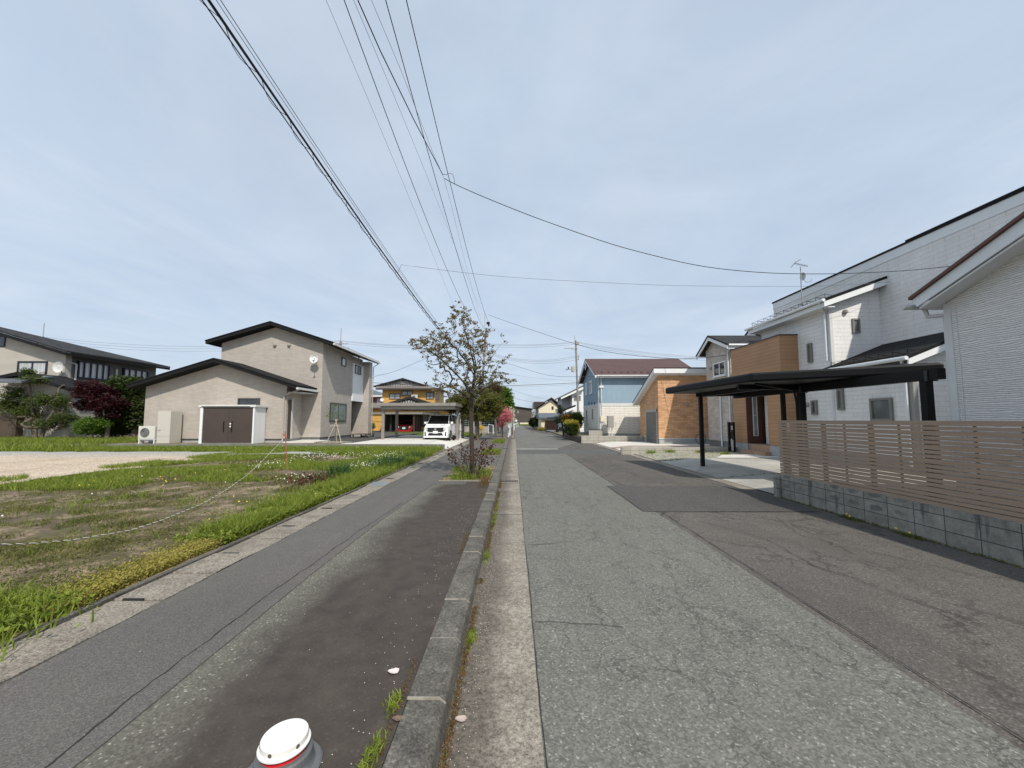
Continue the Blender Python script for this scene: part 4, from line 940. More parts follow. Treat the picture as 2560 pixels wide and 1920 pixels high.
# gas / water unit
a = Q(1527.5, 1090, 29.4)
t = thing('boiler_unit', 'grey wall boiler cabinet on legs in front of the blue house', 'boiler', (a[0], 29.4, 0.5))
p0 = Q(1519.5, 1039.5, 29.4); p1 = Q(1534, 1069, 29.4)
MB().box(p0[0], 29.3, p1[2], p1[0], 29.75, p0[2]).build('cabinet', M_grey, t, bevel=0.01)
m = MB(); m.tube([(p0[0]+0.1, 29.5, p1[2]), (p0[0]+0.1, 29.5, 0.4)], 0.035, 6); m.tube([(p1[0]-0.1, 29.5, p1[2]), (p1[0]-0.1, 29.5, 0.4)], 0.035, 6); m.build('leg', M_whitedull, t)
m = MB(); m.tube([(p1[0], 29.5, p1[2]+0.05), (p1[0]+0.2, 29.5, p1[2]+0.08), (p1[0]+0.22, 29.5, p1[2]+0.45), (p1[0]-0.02, 29.5, p1[2]+0.45)], 0.03, 6); m.build('pipe', M_whitedull, t)
# gate fence by blue house
m = MB(); m.box(5.6, 28.7, 0.46, 6.6, 28.82, 0.92); m.build('block_pier', M_lblock, label='square grey block pier beside the hedge and blue house', cat='pier')
m = MB(); m.tube([(6.62, 28.75, 0.46), (6.62, 28.75, 0.95), (5.9, 30.0, 1.0)], 0.03, 5); m.build('handrail', M_black, label='thin black handrail beside the blue house corner', cat='handrail')

# ------------------------------------------------------------------ far right houses
h = thing('white_gable_house', 'white two storey house with sloping roof behind the hedge left of the blue house', 'house', (9, 52, 0.1))
Yf = 52
def q2(px, py, Y=Yf): a = Q(px, py, Y); return (a[0], a[2])
m = MB(); m.prism([(q2(1430, 1000)[0], 0.1), (13.0, 0.1), (13.0, 7.9), (q2(1430, 975)[0], q2(1430, 978)[1])], 'y', Yf, Yf+7); m.build('wall', M_white, h)
m = MB(); m.prism([(q2(1409, 990)[0], 0.1), (q2(1430, 1000)[0], 0.1), (q2(1430, 978)[0], q2(1430, 980)[1]), (q2(1409, 990)[0], q2(1409, 990)[1])], 'y', Yf+2.0, Yf+7); m.build('side_wall', plain('grey render', (0.42, 0.43, 0.46), 0.8, var=0.1), h)
a = q2(1401, 991); b = q2(1458, 962.5)
m = MB(); m.prism([a, b, (b[0]+4, b[1]+1.6), (b[0]+4, b[1]+1.4), (b[0], b[1]-0.22), (a[0], a[1]-0.18)], 'y', Yf-0.6, Yf+7.5); m.build('roof', M_solar, h)
m = MB(); m.prism([(a[0], a[1]-0.19), (b[0], b[1]-0.23), (b[0], b[1]-0.55), (a[0], a[1]-0.42)], 'y', Yf-0.58, Yf-0.52); m.build('barge_board', M_white, h)
a = q2(1405, 1025); b = q2(1435, 1013)
m = MB(); m.prism([a, b, (b[0], b[1]-0.2), (a[0], a[1]-0.2)], 'y', Yf-1.6, Yf); m.build('porch_roof', M_roofblk, h)
m = MB(); m.prism([(a[0], a[1]-0.21), (b[0], b[1]-0.21), (b[0], b[1]-0.5), (a[0], a[1]-0.5)], 'y', Yf-1.65, Yf-1.6); m.build('porch_fascia', M_white, h)
for (a, b, c, d) in [(1435, 1442, 989, 1002), (1446.5, 1452, 989, 1002)]:
    p = Q(a, c, Yf); q = Q(b, d, Yf); window(h, 'F', Yf, p[0], q[0], q[2], p[2], M_grey, M_glass2, mull=0, fw=0.06)

h = thing('cream_house', 'cream rendered house with dark gable roof and wooden garage door at the road end', 'house', (6, 66, 0.1))
Yc = 72
c = lambda px, py: q2(px, py, Yc)
l, rr, ap = c(1347, 1014), c(1394, 1012), c(1378, 995)
m = MB(); m.prism([(l[0], 0.1), (rr[0], 0.1), (rr[0], rr[1]-0.4), (ap[0], ap[1]-0.25), (l[0], l[1]-0.4)], 'y', Yc, Yc+8); m.build('wall', M_cream, h)
l2, r2, a2 = c(1343, 1015), c(1402, 1011), c(1378, 993.5)
m = MB(); m.prism([l2, a2, r2, (r2[0], r2[1]-0.2), (a2[0], a2[1]-0.22), (l2[0], l2[1]-0.2)], 'y', Yc-0.6, Yc+8.5); m.build('roof', M_brown, h)
l3, r3 = c(1337, 1003), c(1365, 1002)
m = MB(); m.box(l3[0], Yc+2, 4.0, r3[0], Yc+9, l3[1]); m.build('side_roof', M_brown, h)
m = MB(); m.box(c(1340, 1)[0], Yc+2.5, 0.1, l[0], Yc+8, 4.0); m.build('side_wall', plain('mauve wall', (0.3, 0.22, 0.2), 0.8), h)
p = Q(1379, 1016, Yc); q = Q(1384, 1024, Yc); window(h, 'F', Yc, p[0], q[0], q[2], p[2], M_brown, M_glass, mull=0)
Yg = 62
g = lambda px, py: q2(px, py, Yg)
a, b = g(1353, 1046), g(1397, 1042)
MB().box(a[0], Yg, 0.1, b[0]+1.2, Yg+8, a[1]).build('garage_wall', M_cream, h)
a3, b3 = g(1348, 1043), g(1399, 1043)
m = MB(); m.prism([(Yg-0.5, a3[1]-0.25), (Yg-0.5, a3[1]-0.05), (Yg+4, a3[1]+0.75), (Yg+9, a3[1]-0.0), (Yg+9, a3[1]-0.2)], 'x', a3[0], b3[0]+1.5); m.build('garage_roof', M_solar, h)
a4, b4 = g(1362, 1051), g(1395, 1076)
MB().box(a4[0], Yg-0.06, 0.12, b4[0], Yg-0.002, a4[1]).build('garage_door', M_wood, h)

h = thing('dark_brown_barn', 'large dark brown windowless building closing the end of the road', 'barn', (3, 132, 0))
Yd = 132; a, b = q2(1286, 1017, Yd), q2(1329, 1024, Yd)
m = MB(); m.prism([(a[0], 0), (b[0], 0), (b[0], b[1]), (a[0], a[1])], 'y', Yd, Yd+14); m.build('wall', laps('dark brown cladding', (0.075, 0.06, 0.052), 0.6), h)
m = MB(); m.prism([(a[0]-0.3, a[1]+0.02), (b[0]+0.4, b[1]+0.02), (b[0]+0.4, b[1]+0.3), (a[0]-0.3, a[1]+0.3)], 'y', Yd-0.5, Yd+14.5); m.build('roof', M_fascia, h)
p = Q(1293, 1027, Yd); q = Q(1297, 1033, Yd); window(h, 'F', Yd, p[0], q[0], q[2], p[2], M_grey, M_glass2, mull=0, fw=0.1)
# hills
hm = MB(); r = random.Random(2); n = 60; pts = []
for i in range(n+1):
    x = -420+840*i/n; pts.append((x, 12+6*math.sin(i*0.5)+5*math.sin(i*0.21+1)+r.uniform(-1.5, 1.5)))
for i in range(n): hm.quad((pts[i][0], 560, -1), (pts[i+1][0], 560, -1), (pts[i+1][0], 620, pts[i+1][1]), (pts[i][0], 620, pts[i][1]))
struct('hills', hm, plain('hazy hill', (0.16, 0.19, 0.21), 1.0, var=0.2, scale=0.02))

# ------------------------------------------------------------------ black carport
t = thing('black_carport', 'black aluminium carport with flat roof on slim posts beside the slat fence', 'carport', (6.5, 11, 0.1))
ZR = 2.76
c1 = Q(1662.6, 977, 1); 
def atz(px, py, z):
    r_ = ray(px, py); tt = (z-CAM_H)/r_[2]; return (r_[0]*tt, r_[1]*tt, z)
Ln = atz(1876.6, 943, ZR); Lf = atz(1662.6, 977, ZR); Rn = atz(2364, 918, ZR); Rf = (Rn[0]-0.15, Lf[1]-0.3, ZR)
def roofpoly(z, ins=0):
    cx_ = sum(p[0] for p in (Lf, Ln, Rn, Rf))/4; cy_ = sum(p[1] for p in (Lf, Ln, Rn, Rf))/4
    o = []
    for p in (Lf, Ln, Rn, Rf):
        d = Vector((p[0]-cx_, p[1]-cy_)); L = d.length; d = d*(L-ins)/L; o.append((cx_+d.x, cy_+d.y, z))
    return o
def slab(z0, z1, ins=0):
    m = MB(); a = roofpoly(z0, ins); b = roofpoly(z1, ins); return m.hull8(a, b)
slab(ZR-0.12, ZR+0.11).build('roof_frame', M_black, t, bevel=0.05)
slab(ZR+0.1105, ZR+0.125, 0.25).build('roof_panel', plain('smoked panel', (0.02, 0.02, 0.022), 0.3), t)
pl = G(1757, 1162.5, 0.13)
zb_ = ZR-0.125
def beam(m, p, q, w_, z0, z1):
    d = Vector((q[0]-p[0], q[1]-p[1])).normalized()*1.0; nrm = Vector((-d.y, d.x))*w_/2
    a = [(p[0]-nrm.x, p[1]-nrm.y), (q[0]-nrm.x, q[1]-nrm.y), (q[0]+nrm.x, q[1]+nrm.y), (p[0]+nrm.x, p[1]+nrm.y)]
    m.hull8([(x, y, z0) for x, y in a], [(x, y, z1) for x, y in a])
PC = (7.70, 7.17); PA = (7.62, 10.19); PB = (7.75, 11.07)
posts = [((pl[0], pl[1]), 0.06, 0.06), (PC, 0.07, 0.065), (PA, 0.075, 0.07), (PB, 0.05, 0.05)]
for (p, a, b) in posts:
    MB().box(p[0]-a, p[1]-b, 0.05, p[0]+a, p[1]+b, zb_-0.12).build('post', M_black, t, bevel=0.012)
m = MB(); beam(m, (PC[0], 6.9), (PA[0], 13.2), 0.16, zb_-0.2, zb_-0.001); beam(m, (pl[0], pl[1]-0.2), (pl[0]+0.02, Ln[1]+0.6), 0.12, zb_-0.13, zb_-0.002); beam(m, (pl[0]-0.15, pl[1]), (PB[0]+0.4, pl[1]-1.0), 0.12, zb_-0.12, zb_-0.003); beam(m, (Ln[0]+0.2, Ln[1]+0.9), (PA[0]+0.5, PA[1]), 0.12, zb_-0.12, zb_-0.004)
m.build('beam', M_black, t)
for pp_ in (PA, PC): MB().box(pp_[0]-0.10, pp_[1]-0.12, zb_-0.22, pp_[0]+0.10, pp_[1]-0.066, zb_-0.02).build('bracket', plain('dark grey bracket', (0.03, 0.03, 0.032), 0.5), t)
m = MB(); m.tube([(Ln[0]+0.3, Ln[1]+0.3, zb_-0.01), (PA[0]-0.25, PA[1]-0.1, zb_-0.16), (PA[0]-0.2, PA[1]-0.1, zb_-0.5), (PA[0]-0.2, PA[1]-0.1, 0.2)], 0.03, 6); m.build('downpipe', M_black, t)

# ------------------------------------------------------------------ tan house (left)
h = thing('tan_house', 'beige tan siding house with dark gabled roofs behind the vacant lot', 'house', (-16, 24, 0.4))
PZ = 0.4; SB = 0.6
m = MB(); m.prism([(-21.5, SB), (-13.24, SB), (-13.24, 3.74), (-17.1, 4.98), (-21.5, 3.64)], 'y', 22.3, 29.5); m.build('garage_wall', M_tan, h)
m = MB(); m.prism([(-18.5, SB), (-12.05, SB), (-12.05, 6.58), (-15.12, 7.58), (-18.5, 6.56)], 'y', 24.0, 28.5); m.prism([(-18.5, SB), (-13.2, SB), (-13.2, 6.9), (-15.12, 7.58), (-18.5, 6.56)], 'y', 28.501, 31.0)
m.box(-13.199, 30.4, SB, -11.5, 31.0, 6.33); m.box(-13.199, 28.501, 3.16, -12.06, 30.399, 6.5); m.build('wall', M_tan, h)
m = MB(); m.box(-21.46, 22.34, 0.3, -13.28, 29.4, SB); m.box(-18.4, 24.04, 0.3, -12.09, 28.46, SB); m.box(-13.3, 30.44, 0.3, -11.54, 30.9, SB); m.build('foundation', M_found, h)
m = MB(); m.box(-21.52, 22.28, SB-0.025, -13.22, 22.3, SB+0.02); m.box(-13.24, 23.98, SB-0.025, -12.03, 24.0, SB+0.02); m.box(-12.05, 23.98, SB-0.026, -12.03, 28.5, SB+0.02); m.build('base_flashing', M_bronze, h)
def gable(x0, xm, x1, z0, zm, z1, y0, y1, th, mat, name='roof'):
    m = MB(); m.prism([(x0, z0), (xm, zm), (x1, z1), (x1, z1-th), (xm, zm-th), (x0, z0-th)], 'y', y0, y1); return m.build(name, mat, h)
gable(-21.95, -17.1, -12.33, 3.74, 5.24, 3.69, 21.6, 29.9, 0.06, M_roofblk, 'garage_roof')
gable(-21.93, -17.1, -12.36, 3.675, 5.175, 3.63, 21.63, 29.85, 0.17, M_fascia, 'garage_fascia')
gable(-19.12, -15.12, -11.18, 6.64, 7.84, 6.54, 23.4, 31.6, 0.06, M_roofblk, 'roof')
gable(-19.10, -15.12, -11.21, 6.575, 7.775, 6.48, 23.43, 31.55, 0.16, M_fascia, 'fascia')
m = MB(); m.box(-11.20, 23.5, 6.36, -11.08, 31.6, 6.48); m.box(-12.36, 21.7, 3.44, -12.24, 23.98, 3.56); m.build('gutter', M_whitedull, h)
m = MB(); m.tube([(-12.3, 21.9, 3.42), (-13.1, 22.15, 3.2), (-13.33, 22.22, 3.1), (-13.33, 22.22, 0.45)], 0.04, 8); m.tube([(-11.15, 28.0, 6.35), (-12.0, 28.3, 6.15)], 0.035, 6)
m.tube([(-11.12, 31.3, 6.3), (-11.45, 31.1, 6.0), (-11.45, 31.05, 0.5)], 0.035, 6); m.build('downpipe', plain('beige pipe', (0.4, 0.35, 0.30), 0.5), h)
m = MB(); m.box(-13.2, 22.35, 3.3, -12.4, 23.95, 3.34); m.build('porch_soffit', M_whitedull, h)
m = MB(); m.box(-12.055, 28.45, 3.12, -11.97, 30.42, 5.95); m.build('balcony_panel', M_white, h)
m = MB(); m.box(-13.2, 28.55, 0.5, -13.14, 30.35, 3.1); m.box(-13.19, 28.502, 0.5, -12.1, 28.54, 3.15); m.build('entry_wall', M_brown, h)
window(h, 'R', -12.05, 26.6, 27.3, 5.5, 6.1, M_bronze, M_curt, mull=0, fw=0.06)
window(h, 'R', -12.05, 25.1, 27.55, 1.62, 2.85, M_bronze, M_glass2, mull=1, fw=0.06)
window(h, 'R', -11.97, 28.7, 29.8, 5.2, 5.88, M_bronze, M_glass2, mull=1, fw=0.05)
window(h, 'F', 22.3, -16.05, -14.77, 2.15, 2.97, M_bronze, M_glass, mull=0, fw=0.06)
m = MB(); m.box(-13.24, 22.5, 0.6, -13.19, 22.75, 2.9); m.build('side_door', M_brown, h); m = MB(); m.box(-13.24, 22.76, 0.6, -13.17, 22.9, 2.95); m.build('door_frame', M_whitedull, h)
for x in (-15.1, -14.2):
    m = MB(); m.lathe([(0.09, 0), (0.10, -0.1), (0.05, -0.14)], (x, 24.0, 6.43), 10, 'y'); m.build('vent_hood', M_grey, h)
t = thing('satellite_dish', 'round white satellite dish on the upper wall of the tan house', 'satellite dish', (-12.45, 23.6, 5.5))
m = MB(); m.lathe([(0.02, 0.05), (0.16, 0.03), (0.27, -0.05), (0.265, -0.065), (0.15, 0.01), (0.02, 0.02)], (-12.38, 23.6, 5.5), 24, 'y'); m.build('dish', M_white, t, smooth=False)
m = MB(); m.tube([(-12.38, 23.6, 5.5), (-12.42, 23.99, 5.35)], 0.03, 6); m.tube([(-12.38, 23.58, 5.25), (-12.25, 23.25, 5.3)], 0.015, 5); m.build('arm', M_grey, t)
m = MB(); m.box(-12.29, 23.2, 5.27, -12.2, 23.28, 5.35); m.build('receiver', M_brown, t)
# porch slab, deck, stones
MB().box(-13.2, 22.0, 0.3, -11.4, 24.0, 0.46).build('porch_slab', M_drive, h)
t = thing('wooden_deck', 'low dark wooden step deck by the recessed entrance of the tan house', 'deck', (-11.6, 29, 0.4))
m = MB()
for q in range(7): m.box(-12.0+q*0.16, 28.6, 0.62, -12.0+q*0.16+0.145, 30.3, 0.66)
m.build('boards', plain('deck wood', (0.10, 0.065, 0.05), 0.8, var=0.3, scale=10), t)
for x in (-11.95, -11.0):
    for y_ in (28.7, 30.2): MB().box(x-0.04, y_-0.04, 0.39, x+0.04, y_+0.04, 0.62).build('leg', M_brown, t)
# shed
t = thing('storage_shed', 'dark brown double door storage shed with white sides against the tan house', 'shed', (-15.9, 21.8, 0.4))
MB().box(-17.4, 21.34, PZ, -14.38, 22.25, 2.42).build('side_panel', M_white, t)
m = MB(); m.box(-17.5, 21.22, 2.42, -14.28, 22.28, 2.50); m.box(-17.46, 21.26, 2.501, -14.32, 22.27, 2.54); m.build('roof', M_whitedull, t); MB().box(-17.3, 21.20, 2.44, -14.6, 21.222, 2.465).build('roof_trim', M_brown, t)
for (a, b) in [(-17.24, -15.82), (-15.81, -14.46)]:
    d_ = MB().box(a, 21.30, PZ+0.05, b, 21.345, 2.40).build('door', laps('brown vertical door', (0.062, 0.045, 0.038), 5.0, var=0.1), t)
    x = b-0.22 if a < -17 else a+0.22
    x = -16.05 if a < -17 else -15.6
    m = MB(); m.tube([(x, 21.30, 1.05), (x, 21.25, 1.08), (x, 21.25, 1.6), (x, 21.30, 1.63)], 0.02, 6); m.build('handle', M_black, d_)
m = MB(); m.box(-15.74, 21.28, 1.45, -15.66, 21.30, 1.53); m.box(-15.74, 21.28, 1.30, -15.66, 21.30, 1.38); m.build('lock', M_white, t)
for (a, b) in ((-17.40, -17.25), (-14.46, -14.375)): MB().box(a, 21.27, PZ, b, 21.34, 2.42).build('frame', M_white, t)
# hot water tank and heat pump
t = thing('water_heater_tank', 'tall beige hot water tank cabinet beside the tan house wall', 'water heater', (-19.5, 21.7, 0.4))
MB().box(-19.86, 21.4, 0.4, -19.14, 22.15, 2.2).build('cabinet', plain('beige enamel', (0.52, 0.50, 0.45), 0.4, var=0.03), t, bevel=0.01)
m = MB(); m.box(-19.862, 21.392, 0.80, -19.138, 21.4, 0.812); m.box(-19.82, 21.39, 1.1, -19.66, 21.399, 1.16); m.build('service_panel', M_grey, t)
def acunit(loc, label, w_=0.92, hh=0.72, stand=0.25, group=None):
    x, y_, z_ = loc; t = thing('heat_pump_unit', label, 'air conditioner', loc, group)
    MB().box(x, y_, z_+stand, x+w_, y_+0.34, z_+stand+hh).build('casing', plain('ivory enamel', (0.60, 0.59, 0.54), 0.4, var=0.03), t, bevel=0.015)
    m = MB(); cx_, cz_ = x+w_*0.40, z_+stand+hh*0.5
    m.lathe([(hh*0.36, 0.0), (hh*0.36, -0.015), (0.05, -0.02)], (cx_, y_, cz_), 20, 'y'); g_ = m.build('fan_grille', plain('fan dark', (0.12, 0.12, 0.12), 0.5), t)
    m = MB()
    for q in range(1, 6):
        R_ = hh*0.36*q/6
        m.tube([(cx_+R_*math.cos(a*math.pi/8), y_-0.026, cz_+R_*math.sin(a*math.pi/8)) for a in range(17)], 0.005, 3, cap=False)
    m.build('guard', M_grey, g_)
    m = MB(); m.box(x+0.02, y_+0.02, z_, x+0.07, y_+0.32, z_+stand); m.box(x+w_-0.07, y_+0.02, z_, x+w_-0.02, y_+0.32, z_+stand); m.box(x-0.03, y_+0.03, z_+stand-0.05, x+w_+0.03, y_+0.08, z_+stand); m.build('stand', M_white, t)
    return t
acunit((-20.9, 21.4, 0.39), 'ivory heat pump fan unit on a white stand left of the beige tank')
# pebbles and young tree
struct('white_pebble_patch', MB().prism([(-11.4, 22.2), (-9.8, 22.1), (-9.6, 22.9), (-10.6, 23.3), (-11.3, 23.1)], 'z', 0.39, 0.43), M_pebble)

# ------------------------------------------------------------------ trees
def grow(trunk, targets, seed, r_tip=0.006, step=0.16, start=0.35, droop=0.0, rmax=None, expo=0.5, jit=0.10, limbs=()):
    """trunk: list of points; every target is reached from the nearest node. returns bark MB and tips"""
    r = random.Random(seed); N = []; par = []
    P = [Vector(p) for p in trunk]
    for i in range(len(P)-1):
        n = max(1, int((P[i+1]-P[i]).length/step))
        for k_ in range(n):
            N.append(P[i].lerp(P[i+1], k_/n)); par.append(len(N)-2 if N else -1)
    N.append(P[-1]); par.append(len(N)-2); par[0] = -1
    nt_ = len(N); first = int(nt_*start)
    for lm in limbs:
        pl_ = [Vector(p) for p in lm]; d0 = [(n_-pl_[0]).length for n_ in N]; prev = int(np.argmin(d0))
        for i in range(len(pl_)-1):
            n = max(1, int((pl_[i+1]-pl_[i]).length/step))
            for k_ in range(1, n+1): N.append(pl_[i].lerp(pl_[i+1], k_/n)+Vector([r.uniform(-1, 1) for _ in range(3)])*step*0.05); par.append(prev); prev = len(N)-1
    cand = list(range(first, len(N))); tips = []
    T = [Vector(t_) for t_ in targets]; c0 = N[first]
    T.sort(key=lambda v: (v-c0).length+r.uniform(0, 0.25))
    for t_ in T:
        A = np.array([N[i] for i in cand]); d = np.linalg.norm(A-np.array(t_), axis=1)
        # prefer nodes below/inside
        pen = np.maximum(0, A[:, 2]-t_.z)*1.4
        i = cand[int(np.argmin(d+pen))]; b = N[i]; L = (t_-b).length
        if L < 0.02: continue
        n = max(1, int(L/step)); prev = i
        dirp = (b-N[par[i]]).normalized() if par[i] >= 0 else Vector((0, 0, 1))
        mid = b+dirp*L*0.45
        for k_ in range(1, n+1):
            s_ = k_/n; q = b.lerp(mid, s_).lerp(mid.lerp(t_, s_), s_)
            if k_ < n: q = q+Vector([r.uniform(-1, 1) for _ in range(3)])*step*jit
            q = q-Vector((0, 0, droop*s_*(1-s_)*L))
            N.append(q); par.append(prev); prev = len(N)-1; cand.append(prev)
        tips.append(prev)
    cnt = [0]*len(N)
    for t_ in tips: cnt[t_] += 1
    for i in range(len(N)-1, -1, -1):
        if par[i] >= 0: cnt[par[i]] += cnt[i]
    R_ = [r_tip*max(1, c)**expo for c in cnt]
    if rmax:
        k_ = rmax/max(R_); R_ = [max(r_tip*0.7, x*k_ if k_ < 1 else x*(1+(k_-1)*min(1, x/max(R_)))) for x in R_]
    kids = {}
    for i, p in enumerate(par):
        if p >= 0: kids.setdefault(p, []).append(i)
    m = MB(); stack = [(0, None)]
    while stack:
        i, pre = stack.pop(); ch = [pre] if pre is not None else []; ch.append(i); cur = i
        while cur in kids:
            ks = sorted(kids[cur], key=lambda x: -R_[x]); 
            for o in ks[1:]: stack.append((o, cur))
            cur = ks[0]; ch.append(cur)
        if len(ch) > 1:
            rs = [R_[x] for x in ch]
            if pre is not None: rs[0] = min(rs[0], rs[1]*1.15)
            m.tube([N[x] for x in ch], rs, 7 if max(rs) > 0.03 else 4)
    return m, N, par, cnt, tips

def ell(rng, blobs, n):
    """points in ellipsoids (cx,cy,cz,rx,ry,rz,w)"""
    wts = np.array([b[6] for b in blobs], float); wts /= wts.sum(); idx = rng.choice(len(blobs), n, p=wts)
    d = rng.normal(size=(n, 3)); d /= np.linalg.norm(d, axis=1)[:, None]; rr_ = rng.uniform(0.15, 1, n)**0.5
    B = np.array([b[:6] for b in blobs]); return B[idx, :3]+d*rr_[:, None]*B[idx, 3:6]

# main dogwood
t = thing('dogwood_tree', 'slim street dogwood with sparse brownish leaves in the kerbside planter', 'tree', (-1.15, 10.55, 0.14))
rng = np.random.default_rng(12); Yt = 10.5
def E3(px, py, rx, ry, w_, yd=0, ryy=None):
    a = Q(px, py, Yt+yd); s_ = (Yt+yd)/960.; return (a[0], Yt+yd, a[2], rx*s_, (ryy or 0.8), ry*s_, w_)
blobs = [E3(1140, 870, 85, 85, 4.2), E3(1080, 868, 58, 30, 2.2), E3(1205, 925, 62, 62, 2.6), E3(1150, 965, 85, 36, 2.6), E3(1150, 795, 32, 34, 0.9), E3(1190, 860, 50, 45, 1.3), E3(1232, 950, 50, 18, 0.7)]
T = ell(rng, blobs, 720)
T = np.concatenate([T, np.array([Q(1147, 758, Yt), Q(1135, 768, Yt-0.1), Q(1158, 770, Yt+0.1), Q(1252, 840, Yt), Q(1262, 856, Yt), Q(1275, 890, Yt), Q(1284, 952, Yt), Q(1268, 958, Yt), Q(1026, 857, Yt), Q(1040, 872, Yt), Q(1065, 826, Yt), Q(1098, 822, Yt), Q(1268, 895, Yt)])])
tr = [Q(1181, 1196, Yt), Q(1180, 1120, Yt), Q(1178, 1040, Yt), Q(1181, 985, Yt), Q(1187, 945, Yt), Q(1184, 905, Yt), Q(1172, 860, Yt), Q(1160, 820, Yt), Q(1152, 785, Yt)]
limbs = [[Q(1179, 990, Yt), Q(1160, 955, Yt-0.1), Q(1135, 930, Yt-0.2), Q(1105, 900, Yt-0.1), Q(1075, 878, Yt)], [Q(1187, 940, Yt), Q(1165, 905, Yt+0.2), Q(1140, 870, Yt+0.3), Q(1110, 845, Yt+0.2)],
         [Q(1184, 960, Yt), Q(1205, 925, Yt-0.2), Q(1228, 895, Yt-0.3), Q(1245, 870, Yt-0.2)], [Q(1180, 1000, Yt), Q(1212, 970, Yt+0.2), Q(1245, 955, Yt+0.2)], [Q(1180, 1000, Yt), Q(1150, 978, Yt), Q(1118, 962, Yt)], [Q(1180, 965, Yt), Q(1190, 920, Yt+0.5), Q(1200, 880, Yt+0.7)], [Q(1180, 965, Yt), Q(1165, 930, Yt-0.5), Q(1150, 890, Yt-0.7)]]
m, N, par, cnt, tips = grow(tr, T.tolist(), 3, r_tip=0.0026, step=0.11, start=0.42, rmax=0.064, limbs=limbs, jit=0.06)
m.build('trunk', M_bark, t)
P = []; rl_ = np.random.default_rng(5); tipset = set(tips)
for i in range(len(N)):
    if cnt[i] <= 3 and par[i] >= 0:
        k_ = 3 if cnt[i] <= 1 else 1
        if i in tipset: k_ = 13
        if rl_.random() < 0.7 or i in tipset: P.append(np.array(N[i])+rl_.normal(size=(k_, 3))*np.array([0.035, 0.035, 0.02])+np.array([0, 0, 0.015]))
P = np.concatenate(P); npmesh('crown', leafquads(rl_, P, 0.064, flat=0.4, aspect=0.6), 4, M_ldog, t)
# last pink blossom
a = np.array(Q(1045, 871, Yt)); npmesh('blossom', leafquads(rl_, a+rl_.normal(size=(26, 3))*[0.05, 0.03, 0.03], 0.05, flat=0.3, aspect=0.8), 4, M_lpink, t)
# suckers
t = thing('dogwood_suckers', 'thicket of dark red leafed shoots around the street dogwood trunk', 'shrub', (-1.15, 10.5, 0.14))
m = MB(); P = []; rr = random.Random(9)
for k in range(32):
    a = rr.uniform(0, 6.28); ro = rr.uniform(0.03, 0.22); b0 = Vector((-1.12+ro*math.cos(a), 10.5+ro*math.sin(a), 0.13))
    hh = rr.uniform(0.45, 1.0); sp_ = rr.uniform(0.15, 0.62)
    top_ = b0+Vector((math.cos(a)*sp_, math.sin(a)*sp_*0.7, hh))
    mid = b0.lerp(top_, 0.5)+Vector((0, 0, 0.08)); m.tube([b0, mid, top_], [0.008, 0.006, 0.004], 4)
    for q in range(4):
        c_ = mid.lerp(top_, q/3.); P.append(np.array(c_)+rl_.normal(size=(7 if q > 1 else 3, 3))*[0.045, 0.045, 0.03])
m.build('stems', M_bark2, t)
npmesh('leaves', leafquads(rl_, np.concatenate(P), 0.075, flat=0.35, aspect=0.6), 4, M_lsuck, t)

def tree(name, label, base, h_trunk, blobs, mat, ncl, per, spread, leaf, bark=M_bark2, seed=1, ntar=60, rtrunk=0.1, group=None, flat=0.35, cat='tree', shell=0.5, trunk=None):
    t = thing(name, label, cat, base, group); rg = np.random.default_rng(seed)
    T = ell(rg, blobs, ntar); top_ = max(b[2] for b in blobs)
    tr = trunk or [base, (base[0], base[1], base[2]+h_trunk), (blobs[0][0], blobs[0][1], (base[2]+h_trunk+top_)/2), (blobs[0][0], blobs[0][1], top_)]
    m, *_ = grow(tr, T.tolist(), seed, r_tip=0.012, step=0.35, start=0.35, rmax=rtrunk); m.build('trunk', bark, t)
    c_ = clumps(rg, blobs, ncl, per, spread, shell)
    npmesh('crown', leafquads(rg, c_, leaf, flat=flat, aspect=0.6), 4, mat, t); return t
# yew / green trees left of road (far)
def B(px, py, rx, ry, Y, w_=1, ky=1.0): a = Q(px, py, Y); s_ = Y/960.; return (a[0], Y, a[2], rx*s_, rx*s_*ky, ry*s_, w_)
Yy = 30.5
tree('yew_tree', 'broad olive green evergreen spreading behind the street dogwood', (Q(1195, 1000, 30.5)[0], Yy, 0.15), 1.2, [B(1190, 1000, 58, 34, Yy, 3), B(1150, 1012, 42, 26, Yy, 2), B(1225, 1010, 40, 32, Yy, 2), B(1200, 1040, 50, 14, Yy, 1.2)], M_lyew, 1250, 20, 0.11, 0.13, seed=3, rtrunk=0.13)
Yy = 45
tree('broadleaf_tree', 'bright green broadleaf tree behind the pink dogwood', (Q(1255, 1000, 45)[0], Yy, 0.2), 1.2, [B(1255, 1000, 28, 40, Yy, 3), B(1270, 1018, 16, 26, Yy, 1.2), B(1235, 985, 20, 22, Yy, 1)], M_lgreen, 800, 22, 0.14, 0.2, seed=4, rtrunk=0.16)
Yy = 38
tree('copper_leaf_tree', 'small copper brown leafed tree left of the pink dogwood', (Q(1240, 1000, 38)[0], Yy, 0.15), 1.0, [B(1235, 975, 22, 22, Yy, 2), B(1240, 1005, 16, 18, Yy, 1)], leafmat('copper leaf', (0.05, 0.03, 0.015), (0.10, 0.06, 0.025), (0.10, 0.09, 0.03)), 240, 18, 0.14, 0.13, seed=6)
Yy = 50
tree('garden_hedge_tree', 'dark evergreen garden tree behind the lattice fence', (Q(1215, 1000, 50)[0], Yy, 0.2), 0.6, [B(1200, 1050, 60, 18, Yy, 3, 0.5), B(1235, 1045, 30, 26, Yy, 1.5, 0.6)], M_ldark, 700, 20, 0.16, 0.22, seed=7)
